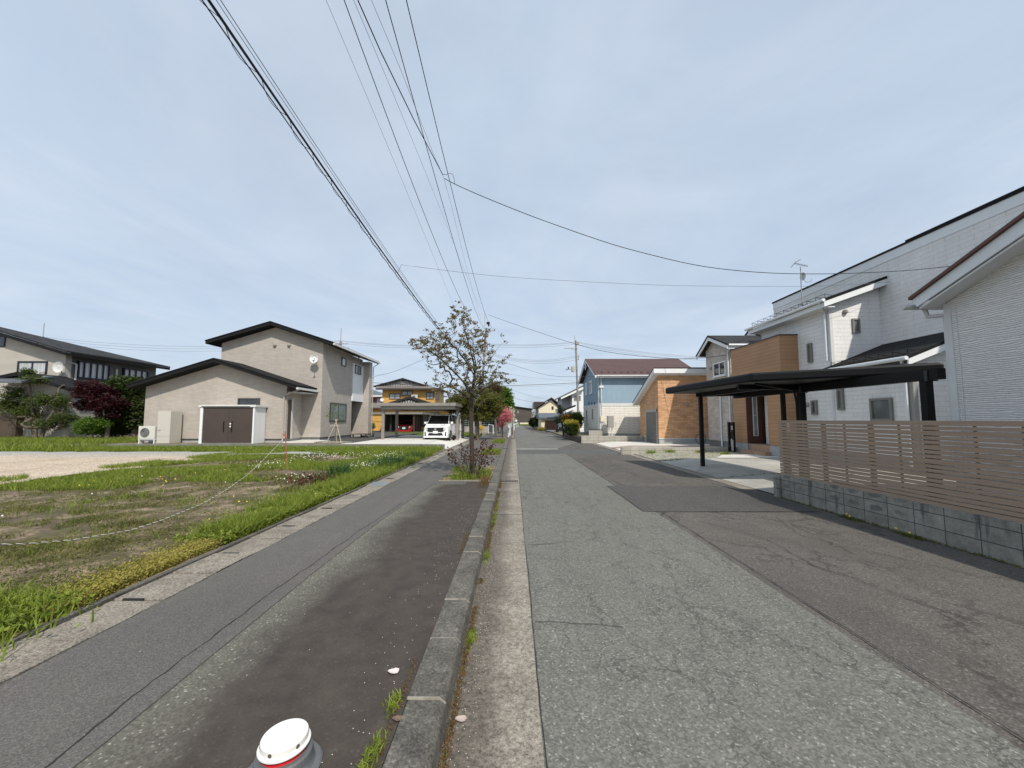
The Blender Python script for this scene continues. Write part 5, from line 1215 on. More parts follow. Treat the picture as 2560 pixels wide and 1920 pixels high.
# pink dogwood
Yy = 34.6
tree('pink_dogwood', 'small street dogwood covered in pink blossom beside the kerb', (Q(1256, 1092, 34.6)[0], Yy, 0.14), 1.05, [B(1258, 1036, 22, 24, Yy, 3), B(1272, 1040, 12, 16, Yy, 1), B(1254, 1062, 12, 8, Yy, 0.6)], M_lpink, 330, 14, 0.07, 0.10, bark=M_bark, seed=8, rtrunk=0.05, flat=0.5)
Yy = 41
tree('white_dogwood', 'small dogwood with cream white blossom right behind the pink one', (Q(1281, 1085, 41)[0], Yy, 0.14), 1.2, [B(1279, 1035, 9, 20, Yy, 2), B(1282, 1048, 8, 12, Yy, 1)], M_lwhite, 110, 9, 0.07, 0.11, bark=M_bark, seed=9, rtrunk=0.04, flat=0.5)
# left garden
def lb(px, py, rx, ry, Y, w_=1, ky=0.9): return B(px, py, rx, ry, Y, w_, ky)
Yl = 25.2
t = thing('pruned_pine', 'old pruned garden pine with bare twisting limbs left of the dark red maple', 'tree', (Q(88, 1090, 25.2)[0], Yl, 0.4))
prng = np.random.default_rng(21)
bl = [lb(35, 985, 32, 24, Yl), lb(85, 950, 30, 12, Yl), lb(110, 1000, 40, 24, Yl, 1.4), lb(60, 1030, 45, 20, Yl, 1.3), lb(155, 1005, 26, 24, Yl, 1.1), lb(160, 1045, 30, 14, Yl), lb(15, 1010, 20, 20, Yl), lb(120, 1060, 50, 14, Yl, 0.8), lb(70, 930, 14, 8, Yl, 0.5)]
T = ell(prng, bl, 110)
m, N, par, cnt, tips = grow([Q(88, 1095, Yl), Q(84, 1050, Yl), Q(78, 1000, Yl), Q(74, 960, Yl), Q(72, 938, Yl)], T.tolist(), 7, r_tip=0.010, step=0.3, start=0.25, rmax=0.15, jit=0.16)
m.tube([Q(104, 1093, Yl), Q(112, 1060, Yl), Q(135, 1030, Yl), Q(143, 1000, Yl), Q(148, 970, Yl), Q(160, 962, Yl)], [0.12, 0.10, 0.09, 0.07, 0.06, 0.04], 7)
m.build('trunk', M_bark2, t)
npmesh('crown', leafquads(prng, clumps(prng, bl, 900, 20, 0.10, 0.15), 0.12, flat=0.5, aspect=0.4), 4, M_lprune, t)
tree('red_maple', 'dark red leafed garden maple between the pines and the tan house', (Q(267, 1098, 24.6)[0], 24.6, 0.4), 1.1, [lb(240, 985, 44, 26, 24.6, 3), lb(222, 965, 28, 14, 24.6, 1.2), lb(265, 1010, 44, 22, 24.6, 2.4), lb(215, 1015, 24, 12, 24.6, 0.8), lb(270, 1035, 28, 10, 24.6, 0.6)], M_lmaple, 620, 20, 0.10, 0.13, bark=M_bark2, seed=22, rtrunk=0.12, flat=0.6)
tree('camellia_tree', 'glossy green evergreen tree touching the left corner of the tan house', (Q(335, 1085, 26)[0], 26, 0.4), 0.8, [lb(320, 965, 42, 24, 26, 2), lb(335, 1010, 40, 34, 26, 2), lb(345, 1045, 30, 26, 26, 1.2), lb(305, 1050, 34, 26, 26, 1.4)], M_ldark, 820, 20, 0.13, 0.17, seed=23, rtrunk=0.14)
tree('azalea_bush', 'rounded bright green bush below the dark red maple', (Q(232, 1090, 24.2)[0], 24.2, 0.4), 0.3, [lb(232, 1060, 36, 18, 24.2, 2), lb(222, 1075, 30, 12, 24.2, 1)], M_lgreen, 420, 20, 0.08, 0.09, seed=24, rtrunk=0.04, cat='bush')
tree('dark_garden_shrub', 'dark tangled shrub behind the pruned pine in the garden', (Q(150, 1090, 27)[0], 27, 0.4), 0.3, [lb(150, 1060, 44, 24, 27, 2), lb(60, 1065, 60, 22, 27, 2), lb(290, 1070, 50, 22, 27, 1.6)], M_ldark, 620, 18, 0.14, 0.16, seed=25, rtrunk=0.05, cat='shrub')
# young staked tree by tan house
t = thing('young_staked_tree', 'young sapling tied to light bamboo stakes beside the tan house window', 'tree', (-10.45, 22.6, 0.42))
m = MB(); m.tube([(-10.45, 22.6, 0.42), (-10.42, 22.6, 1.6), (-10.5, 22.6, 2.5)], [0.03, 0.022, 0.01], 5)
m.tube([(-10.44, 22.6, 1.2), (-10.75, 22.6, 2.2)], [0.012, 0.006], 4); m.tube([(-10.44, 22.6, 1.4), (-10.15, 22.6, 2.1)], [0.012, 0.006], 4); m.build('trunk', M_bark2, t)
m = MB()
for (x, y_) in [(-10.9, 22.5), (-10.05, 22.5), (-10.5, 22.9)]: m.tube([(x, y_, 0.4), (-10.43+(-10.43-x)*0.15, 22.6, 1.75)], 0.018, 5)
m.tube([(-10.75, 22.5, 1.35), (-10.15, 22.5, 1.35)], 0.015, 5); m.build('stakes', plain('bamboo', (0.5, 0.45, 0.36), 0.7), t)
rg = np.random.default_rng(31)
npmesh('leaves', leafquads(rg, np.concatenate([np.array([-10.75, 22.6, 2.1])+rg.normal(size=(110, 3))*[0.16, 0.16, 0.25], np.array([-10.2, 22.6, 1.95])+rg.normal(size=(50, 3))*[0.2, 0.2, 0.2], np.array([-10.5, 22.6, 2.5])+rg.normal(size=(40, 3))*[0.1, 0.1, 0.15]]), 0.09), 4, M_lgreen, t)
# right hedge & pine
Yh = 32.5
tree('golden_hedge_bush', 'golden yellow topped hedge bush in the brown planter by the road', (5.55, Yh, 0.42), 0.3, [B(1428, 1066, 18, 14, Yh, 2, 1.6), B(1428, 1078, 17, 10, Yh, 1.4, 1.6)], M_ldark, 360, 20, 0.08, 0.10, seed=41, rtrunk=0.05, cat='bush')
tree('golden_foliage_bush', 'bright yellow flush of new leaves crowning the planter hedge', (5.6, Yh+0.1, 0.42), 0.3, [B(1428, 1056, 18, 6, Yh+0.1, 2, 1.5), B(1443, 1068, 5, 12, Yh, 0.8, 1.2)], M_lyellow, 170, 16, 0.07, 0.09, seed=42, rtrunk=0.04, cat='bush')
tree('rust_leaf_shrub', 'rust brown leafed shrub behind the golden hedge bush', (5.5, 35, 0.42), 0.5, [B(1418, 1046, 14, 12, 35, 2)], M_lrust, 160, 16, 0.09, 0.11, seed=43, rtrunk=0.05, cat='shrub')
tree('green_garden_shrub', 'loose light green shrub at the foot of the right utility pole', (6.1, 36, 0.42), 0.5, [B(1436, 1046, 16, 15, 36, 2), B(1449, 1050, 8, 22, 36, 1)], leafmat('olive green leaf', (0.05, 0.07, 0.015), (0.10, 0.14, 0.03), (0.16, 0.19, 0.05)), 320, 18, 0.10, 0.12, seed=44, rtrunk=0.05, cat='shrub')
Yp = 38
t = thing('leaning_pine', 'slender dark pine with a leaning trunk beside the road on the right', 'tree', (Q(1409, 1088, 38)[0], Yp, 0.1))
rg = np.random.default_rng(45); bl = [B(1402, 1026, 13, 10, Yp, 1.5), B(1404, 1045, 16, 9, Yp, 1.4), B(1395, 1053, 10, 8, Yp, 0.8), B(1399, 1016, 4, 6, Yp, 0.4)]
m, *_ = grow([Q(1409, 1090, Yp), Q(1406, 1065, Yp), Q(1402, 1040, Yp), Q(1400, 1018, Yp)], ell(rg, bl, 50).tolist(), 5, r_tip=0.012, step=0.3, start=0.35, rmax=0.09); m.build('trunk', M_bark, t)
npmesh('crown', leafquads(rg, clumps(rg, bl, 280, 14, 0.09, 0.2), 0.13, flat=0.3, aspect=0.3), 4, M_lpine, t)
tree('distant_hedge', 'dark clipped hedge at the far end of the road near the cream house', (Q(1333, 1075, 78)[0], 78, 0.1), 0.5, [B(1333, 1056, 8, 10, 78, 2), B(1345, 1052, 9, 14, 70, 1)], M_ldark, 260, 16, 0.22, 0.3, seed=47, rtrunk=0.06, cat='hedge')
tree('yellow_roadside_bush', 'yellow green bush at the corner of the cream garage', (Q(1352, 1076, 60)[0], 60, 0.1), 0.2, [B(1353, 1073, 8, 4, 60, 2)], M_grassy, 90, 14, 0.13, 0.16, seed=48, rtrunk=0.03, cat='bush')
# bare distant trees
t = thing('bare_tree', 'tall leafless grey tree behind the dark barn at the road end', 'tree', (Q(1332, 1050, 150)[0], 150, 0))
rg = np.random.default_rng(50)
m, *_ = grow([(Q(1332, 1050, 150)[0], 150, 0), (Q(1332, 1050, 150)[0], 150, 8)], ell(rg, [B(1332, 1025, 14, 14, 150)], 160).tolist(), 9, r_tip=0.05, step=1.0, start=0.2, rmax=0.3)
m.build('trunk', plain('pale twig', (0.30, 0.30, 0.31), 0.9), t)

# ------------------------------------------------------------------ grass and weeds
rg = np.random.default_rng(77)
def in_rect(n, x0, x1, y0, y1): return np.c_[rg.uniform(x0, x1, n), rg.uniform(y0, y1, n)]
def patchy(xy, seed, scale, thr):
    r2 = np.random.default_rng(seed); ph = r2.uniform(0, 6.28, (10, 2)); fr = r2.normal(size=(10, 2))*scale
    v = sum(np.sin(xy[:, 0]*fr[i, 0]+xy[:, 1]*fr[i, 1]+ph[i, 0]) for i in range(10))/3.0
    return xy[v > thr]
def grassobj(name, label, parts, mat):
    V = np.concatenate([blades(rg, xy, z, h_*rg.uniform(0.5, 1.3, len(xy)), w_*rg.uniform(0.6, 1.2, len(xy)), lean) for xy, z, h_, w_, lean in parts])
    return npmesh(name, V, 4, mat, label=label, cat='grass', kind='stuff')
def notgravel(xy):
    g_ = ((xy[:, 0] < -12.1) & (xy[:, 1] < 18.6)) | ((xy[:, 1] > 17.5) & (xy[:, 1] < 18.5) & (rg.random(len(xy)) < 0.75) & (xy[:, 0] < -8.2)); return xy[~g_]
near_soil = np.concatenate([patchy(in_rect(70000, -12.3, -3.75, 1.8, 11), 1, 2.6, 0.45), patchy(in_rect(50000, -12.3, -3.75, 1.8, 11), 19, 5.5, 0.35)])
mid_soil = patchy(in_rect(26000, -12.3, -3.9, 10, 17.5), 2, 1.4, -0.1)
grassobj('short_turf', 'thin short olive turf scattered over the bare earth of the vacant lot', [(near_soil, 0.12, 0.065, 0.012, 1.6), (mid_soil, 0.12, 0.08, 0.018, 1.2),
    (patchy(in_rect(34000, -9, -3.8, 2.4, 7), 9, 3.2, 0.0), 0.12, 0.045, 0.009, 1.8)], M_grassd)
edge_x = lambda n, wdt, y0, y1: np.c_[-3.62-np.abs(rg.normal(size=n))*wdt, rg.uniform(y0, y1, n)]
parts = [(edge_x(12000, 0.30, 5.0, 12.5), 0.12, 0.09, 0.011, 1.2), (patchy(edge_x(20000, 0.40, 5.0, 12.5), 51, 2.2, 0.1), 0.12, 0.19, 0.011, 1.0), (patchy(edge_x(3000, 0.45, 5.5, 16), 52, 3.5, 0.4), 0.12, 0.36, 0.010, 0.7), (patchy(edge_x(24000, 0.6, 10, 17.5), 53, 1.8, -0.1), 0.12, 0.17, 0.015, 1.0),
         (patchy(in_rect(30000, -8.6, -4.0, 9.8, 17.3), 3, 1.0, -0.35), 0.12, 0.15, 0.016, 0.8),
         (patchy(in_rect(22000, -12.1, -9.0, 8.6, 16.9), 4, 0.9, -0.3), 0.12, 0.13, 0.016, 0.9),
         (patchy(in_rect(9000, -11.5, -4.6, 3.4, 10), 5, 2.2, 0.65), 0.12, 0.10, 0.012, 1.1), (patchy(in_rect(1200, -11.5, -4.2, 3.0, 10), 55, 4, 0.4), 0.12, 0.24, 0.009, 0.8),
         (in_rect(42000, -30, -3.8, 18.7, 20.85), 0.13, 0.20, 0.022, 0.7), (in_rect(9000, -8.4, -3.8, 17.2, 18.8), 0.13, 0.16, 0.02, 0.9), (patchy(in_rect(5000, -14, -8.2, 17.6, 18.6), 71, 1.5, 0.2), 0.16, 0.13, 0.018, 0.9), (patchy(in_rect(9000, -13.2, -11.8, 8.6, 17.3), 72, 2.0, 0.0), 0.15, 0.13, 0.016, 0.9), (in_rect(16000, -60, -22, 18.8, 24), 0.2, 0.35, 0.035, 0.7),
         (in_rect(12000, -40, -22, 21, 26), 0.39, 0.22, 0.03, 0.7),
         (in_rect(4500, -1.45, -0.64, 17.3, 19.5), 0.14, 0.14, 0.016, 0.8), (in_rect(3500, -1.45, -0.64, 26.1, 29.8), 0.14, 0.12, 0.018, 0.8),
         (in_rect(9000, -9, -3.3, 34.5, 38.5), 0.16, 0.2, 0.03, 0.8), (in_rect(7000, -12.5, -4.5, 37, 41), 0.2, 0.25, 0.035, 0.8), (in_rect(6000, 0.3, 5.0, 118, 129), 0.0, 0.3, 0.12, 0.8)]
grassobj('weed_grass', 'bright green weeds and grass fringing the vacant lot and verges', parts, M_grass)
def wild(n, y0, y1, w_): return np.c_[edge_x(n, w_, y0, y1), np.full(n, 0.12)]
# broad leaves near the strip
bl_ = np.concatenate([np.c_[edge_x(22000, 0.30, 4.9, 11), rg.uniform(0.13, 0.25, 22000)], np.c_[rg.normal(-4.0, 0.22, 1500), rg.uniform(2.35, 3.35, 1500), rg.uniform(0.13, 0.27, 1500)], np.c_[edge_x(5000, 0.5, 10, 15), rg.uniform(0.14, 0.28, 5000)], np.c_[patchy(in_rect(5000, -8, -4, 9, 16), 13, 1.0, 0), np.full(len(patchy(in_rect(1, -8, -4, 9, 16), 13, 1.0, -99)), 0.2)[:1].repeat(1) if False else np.zeros((0,))][:0] if False else np.zeros((0, 3))])
npmesh('broadleaf_weeds', leafquads(rg, bl_, 0.055, flat=0.35, aspect=0.45), 4, M_grass, label='low broad leafed weeds spilling onto the concrete drain covers', cat='weeds', kind='stuff')
gc = np.concatenate([patchy(in_rect(60000, -12.2, -3.8, 2.2, 11), 31, 3.3, 0.35), patchy(in_rect(30000, -12.2, -3.8, 2.2, 8), 32, 7.0, 0.3)])
gc = np.c_[gc, rg.uniform(0.135, 0.175, len(gc))]
npmesh('ground_cover', leafquads(rg, gc, 0.032, flat=0.75, aspect=0.6), 4, M_grassd, label='low creeping ground cover between patches of bare earth on the lot', cat='ground cover', kind='stuff')
# big clump lower left
grassobj('tall_weed_clump', 'tall dark green leafy weeds at the lower left beside the drain covers', [(np.c_[rg.normal(-4.02, 0.2, 2600), rg.uniform(2.3, 3.35, 2600)], 0.12, 0.17, 0.016, 1.0)], M_grass)
# yellow moss flowers
c_ = np.c_[-3.62-np.abs(rg.normal(size=16000))*0.22-0.02, rg.uniform(3.1, 5.3, 16000), rg.uniform(0.13, 0.22, 16000)]
c_ = np.concatenate([c_, np.c_[-3.7-np.abs(rg.normal(size=2500))*0.2, rg.uniform(2.2, 3.2, 2500), rg.uniform(0.13, 0.19, 2500)]])
npmesh('yellow_groundcover', leafquads(rg, c_, 0.022, flat=0.3, aspect=0.7), 4, M_grassy, label='yellowish flowering ground cover along the concrete drain covers', cat='ground cover', kind='stuff')
# dark daffodil leaves
grassobj('daffodil_leaves', 'clump of dark green strap leaves at the lot edge near the house', [(np.c_[rg.normal(-4.15, 0.25, 700), rg.normal(12.9, 0.5, 700)], 0.12, 0.34, 0.022, 1.0), (np.c_[rg.normal(-4.7, 0.15, 260), rg.normal(10.5, 0.3, 260)], 0.12, 0.38, 0.024, 0.9), (np.c_[rg.normal(-4.0, 0.2, 300), rg.normal(15.6, 0.4, 300)], 0.12, 0.3, 0.024, 0.9)], M_grassk)
c_ = np.array([-5.0, 9.7, 0.2])+rg.normal(size=(900, 3))*[0.35, 0.35, 0.07]; c_[:, 2] = np.abs(c_[:, 2]-0.14)+0.14
npmesh('dark_leaf_plants', leafquads(rg, c_, 0.07, flat=0.4), 4, M_lsuck, label='patch of dark purple leafed plants among the white flowers', cat='plants', kind='stuff')
# flowers
def balls(c, r_):
    n = len(c); o = np.array([[1, 0, 0], [0, 1, 0], [-1, 0, 0], [0, -1, 0], [0, 0, 1], [0, 0, -1]])*r_
    tri = [(0, 1, 4), (1, 2, 4), (2, 3, 4), (3, 0, 4), (1, 0, 5), (2, 1, 5), (3, 2, 5), (0, 3, 5)]
    return np.concatenate([np.stack([c+o[a], c+o[b], c+o[d]], 1) for a, b, d in tri]).reshape(-1, 3)
fc = np.concatenate([np.c_[patchy(in_rect(600, -8.5, -4.0, 10, 16.8), 15, 1.1, 0.2), ], rg.normal(size=(70, 2))*[0.3, 0.35]+[-4.6, 12.4], rg.normal(size=(26, 2))*[0.3, 0.3]+[-5.4, 9.7], in_rect(9, -11, -4, 4, 10), in_rect(60, -14, -4, 19, 20.8)])
fc = np.c_[fc, rg.uniform(0.2, 0.36, len(fc))]
npmesh('white_wildflowers', balls(fc, 0.017), 3, M_flw, label='scattered white dandelion clocks and clover heads in the weeds', cat='flowers', kind='stuff')
fy = np.concatenate([in_rect(20, -11, -8, 8, 12), in_rect(9, -6, -3.8, 6, 13), in_rect(5, -5, -3.7, 5.2, 8)]); fy = np.c_[fy, rg.uniform(0.15, 0.26, len(fy))]
npmesh('yellow_wildflowers', balls(fy, 0.020), 3, M_fly, label='small yellow dandelion flowers dotted over the lot grass', cat='flowers', kind='stuff')
# planter and kerb weeds
grassobj('planter_grass', 'yellow green tufts of grass at the foot of the street dogwood', [(np.c_[rg.normal(-1.35, 0.16, 900), rg.normal(10.3, 0.10, 900)], 0.14, 0.16, 0.012, 0.9), (patchy(in_rect(3500, -1.85, -0.65, 10.1, 13.2), 91, 2.5, 0.2), 0.14, 0.14, 0.012, 0.9)], M_grass)
grassobj('kerb_dry_weeds', 'dry tan and orange moss and weeds growing in the gap along the kerb', [(patchy(np.c_[-0.345+rg.normal(size=9000)*0.014, rg.uniform(1.2, 11, 9000)], 44, 2.5, -0.1), 0.012, 0.016, 0.006, 1.8), (patchy(np.c_[rg.normal(-0.635, 0.013, 2500), rg.uniform(1.2, 9, 2500)], 45, 2.5, 0.1), 0.13, 0.014, 0.006, 1.8), (np.c_[rg.normal(-0.72, 0.05, 450), rg.normal(9.7, 0.35, 450)], 0.14, 0.14, 0.008, 1.0)], M_dry)
kz = np.concatenate([np.c_[-0.33+rg.normal(size=260)*0.018, rg.normal(yc, s_, 260)] for yc, s_ in [(4.9, 0.10), (6.6, 0.3), (3.1, 0.06), (7.5, 0.3)]])
kz2 = np.concatenate([np.c_[rg.normal(-0.665, 0.018, 110), rg.normal(yc, 0.045, 110)] for yc in (1.95, 2.25, 1.83)])
grassobj('kerb_green_weeds', 'small green weeds sprouting in the joints beside the kerb', [(kz, 0.012, 0.028, 0.007, 1.5), (kz2, 0.13, 0.026, 0.009, 1.6)], M_grass)
wz = np.concatenate([np.c_[rg.normal(5.78, 0.03, 240), rg.normal(yc, 0.12, 240)] for yc in (6.75, 5.75)]+[np.c_[rg.normal(5.84, 0.012, 700), rg.uniform(4, 8.5, 700)]])
grassobj('wall_foot_weeds', 'little dandelion weeds at the foot of the grey block wall', [(wz, 0.0, 0.04, 0.010, 1.4)], M_grassd)
fy = np.array([(5.76, 6.8, 0.08), (5.74, 6.72, 0.06), (5.77, 5.95, 0.07), (5.74, 5.72, 0.07)]); npmesh('wall_dandelions', balls(fy, 0.02), 3, M_fly, label='yellow dandelion heads at the foot of the grey block wall', cat='flowers', kind='stuff')
pz = np.concatenate([np.c_[rg.normal(x, 0.12, 160), rg.normal(y_, 0.1, 160)] for x, y_ in ((6.6, 18.6), (7.6, 18.8), (9.0, 18.7), (9.6, 17.6))])
grassobj('pebble_bed_weeds', 'small weeds growing in the pebble bed along the low block wall', [(pz, 0.12, 0.14, 0.018, 1.0)], M_grass)
# loose grit
gp = np.concatenate([np.c_[rg.uniform(-0.34, -0.2, 420), rg.uniform(1.3, 9, 420), rg.uniform(0.014, 0.02, 420)], np.c_[rg.uniform(-0.95, -0.62, 260), rg.uniform(1.3, 7, 260), np.full(260, 0.133)][:130], np.c_[rg.uniform(-2.6, -0.7, 160), rg.uniform(1.5, 9.3, 160), np.full(160, 0.137)][:60], np.c_[rg.uniform(0.2, 2.5, 120), rg.uniform(1.3, 5, 120), np.full(120, 0.008)]])
npmesh('loose_grit', balls(gp, 0.0035), 3, plain('pale grit', (0.5, 0.47, 0.42), 0.9), label='pale grit and tiny stones scattered along the kerb and pavement', cat='grit', kind='stuff')

def petal(px, py, z, label, s_=0.05, col=None):
    a = G(px, py, z); m = MB(); n = 10
    pts = []
    rr_ = random.Random(px)
    for j in range(5):
        for i in range(n):
            th_ = 2*math.pi*i/n; R_ = s_*(j+0.3)/4.3*(1+rr_.uniform(-0.12, 0.12))
            pts.append((a[0]+R_*math.cos(th_)*1.15, a[1]+R_*math.sin(th_)*0.8, z+0.004+0.25*s_*(j/4)**2*(1+0.5*math.sin(2*th_))))
    fs = [tuple(range(n))]+[(j*n+i, j*n+(i+1) % n, (j+1)*n+(i+1) % n, (j+1)*n+i) for j in range(4) for i in range(n)]
    m.add(pts, fs); return m.build('fallen_petal', col or plain('petal', (0.62, 0.54, 0.52), 0.7), label=label, cat='petal')
petal(983, 1682, 0.13, 'crumpled pale pink petal lying on the dark pavement', 0.032)
petal(1151, 1801, 0.012, 'withered beige petal lying in the gutter beside the kerb', 0.03, plain('withered petal', (0.42, 0.35, 0.31), 0.8))
petal(993, 1800, 0.13, 'brown dead leaf by the left side of the kerb', 0.025, plain('dead leaf', (0.16, 0.11, 0.08), 0.9))

# ------------------------------------------------------------------ traffic delineator base in the foreground
t = thing('delineator_post', 'white capped stub post with red band on a grey rubber base at bottom of photo', 'delineator', (-1.02, 1.85, 0.136))
bxp, byp, bzp = -1.035, 1.84, 0.132
M_rub = plain('grey rubber', (0.115, 0.12, 0.125), 0.6, var=0.12, scale=12)
m = MB(); m.lathe([(0.155, 0), (0.158, 0.008), (0.15, 0.016), (0.128, 0.02), (0.122, 0.032), (0.119, 0.045), (0.116, 0.075), (0.108, 0.083), (0.095, 0.083)], (bxp, byp, bzp), 40); m.build('base', M_rub, t)
m = MB(); m.lathe([(0.09, 0.08), (0.09, 0.098)], (bxp, byp, bzp), 40); m.build('red_band', plain('signal red', (0.62, 0.01, 0.02), 0.4, var=0.03), t)
m = MB(); m.lathe([(0.092, 0.0985), (0.092, 0.106)], (bxp, byp, bzp), 40); m.build('collar', plain('warm grey ring', (0.45, 0.43, 0.38), 0.5), t)
m = MB(); m.lathe([(0.10, 0.1065), (0.106, 0.110), (0.106, 0.116), (0.10, 0.119), (0.096, 0.121), (0.0955, 0.146), (0.093, 0.150), (0.088, 0.151)], (bxp, byp, bzp), 48); cp = m.build('cap', plain('white plastic', (0.77, 0.765, 0.72), 0.4, var=0.06, scale=22, bump=0.15), t)
m = MB()
for an in (-95, -28, 40, 150, 210):
    ca, sa = math.cos(math.radians(an)), math.sin(math.radians(an)); c_ = Vector((bxp+ca*0.0945, byp+sa*0.0945, bzp+0.134)); 
    m.tube([c_, c_+Vector((ca, sa, 0))*0.0022], 0.0085, 14)
m.build('hole', plain('dark hole', (0.10, 0.085, 0.08), 0.7), cp)
m = MB()
for an in (-20, 80, 200, 290):
    ca, sa = math.cos(math.radians(an)), math.sin(math.radians(an)); c_ = (bxp+ca*0.128, byp+sa*0.128)
    m.lathe([(0.02, 0.014), (0.018, 0.04), (0.008, 0.042)], (c_[0], c_[1], bzp), 12)
m.build('lug', M_rub, t)

# ------------------------------------------------------------------ stake and rope on the lot
t = thing('red_stake', 'thin leaning red stake with tied cord at the edge of the vacant lot', 'stake', (-5.6, 9.6, 0.12))
m = MB(); m.tube([(-5.56, 9.6, 0.1), (-5.63, 9.6, 0.75), (-5.70, 9.6, 1.42)], [0.007, 0.010, 0.013], 6); m.tube([(-5.66, 9.59, 1.30), (-5.72, 9.55, 1.36), (-5.64, 9.58, 1.25)], 0.016, 5); m.build('rod', plain('faded red', (0.36, 0.10, 0.065), 0.7, var=0.3, scale=8), t)
rp = [(-5.69, 9.57, 1.28), (-5.66, 9.3, 1.12), U(687, 1120, -5.55), U(650, 1158, -5.45), U(615, 1190, -5.35), U(560, 1228, -5.25), U(506, 1259, -5.1), U(400, 1302, -4.95), U(325, 1326, -4.9), U(180, 1350, -4.8), U(60, 1360, -4.75), U(0, 1361, -4.75), (-4.75, 3.0, 0.5), (-4.75, 2.0, 0.75)]
pp = [Vector(p) for p in rp]; pts = []
for i in range(len(pp)-1):
    for k in range(8): pts.append(pp[i].lerp(pp[i+1], k/8))
ro = thing('boundary_rope', 'twisted white and black rope slung low across the vacant lot', 'rope', (-5.6, 6, 0.3))
for ph, mt in ((0, M_flw), (math.pi, plain('rope dark', (0.08, 0.075, 0.05), 0.8))):
    o = []; 
    dense = []
    for a, b in zip(pts, pts[1:]):
        for k in range(4): dense.append(a.lerp(b, k/4))
    L = 0
    for i, p in enumerate(dense):
        if i: L += (p-dense[i-1]).length
        th_ = L*2*math.pi/0.11+ph; o.append(p+Vector((math.cos(th_)*0.003, 0, math.sin(th_)*0.003)))
    MB().tube(o, 0.0031, 4).build('strand', mt, ro)

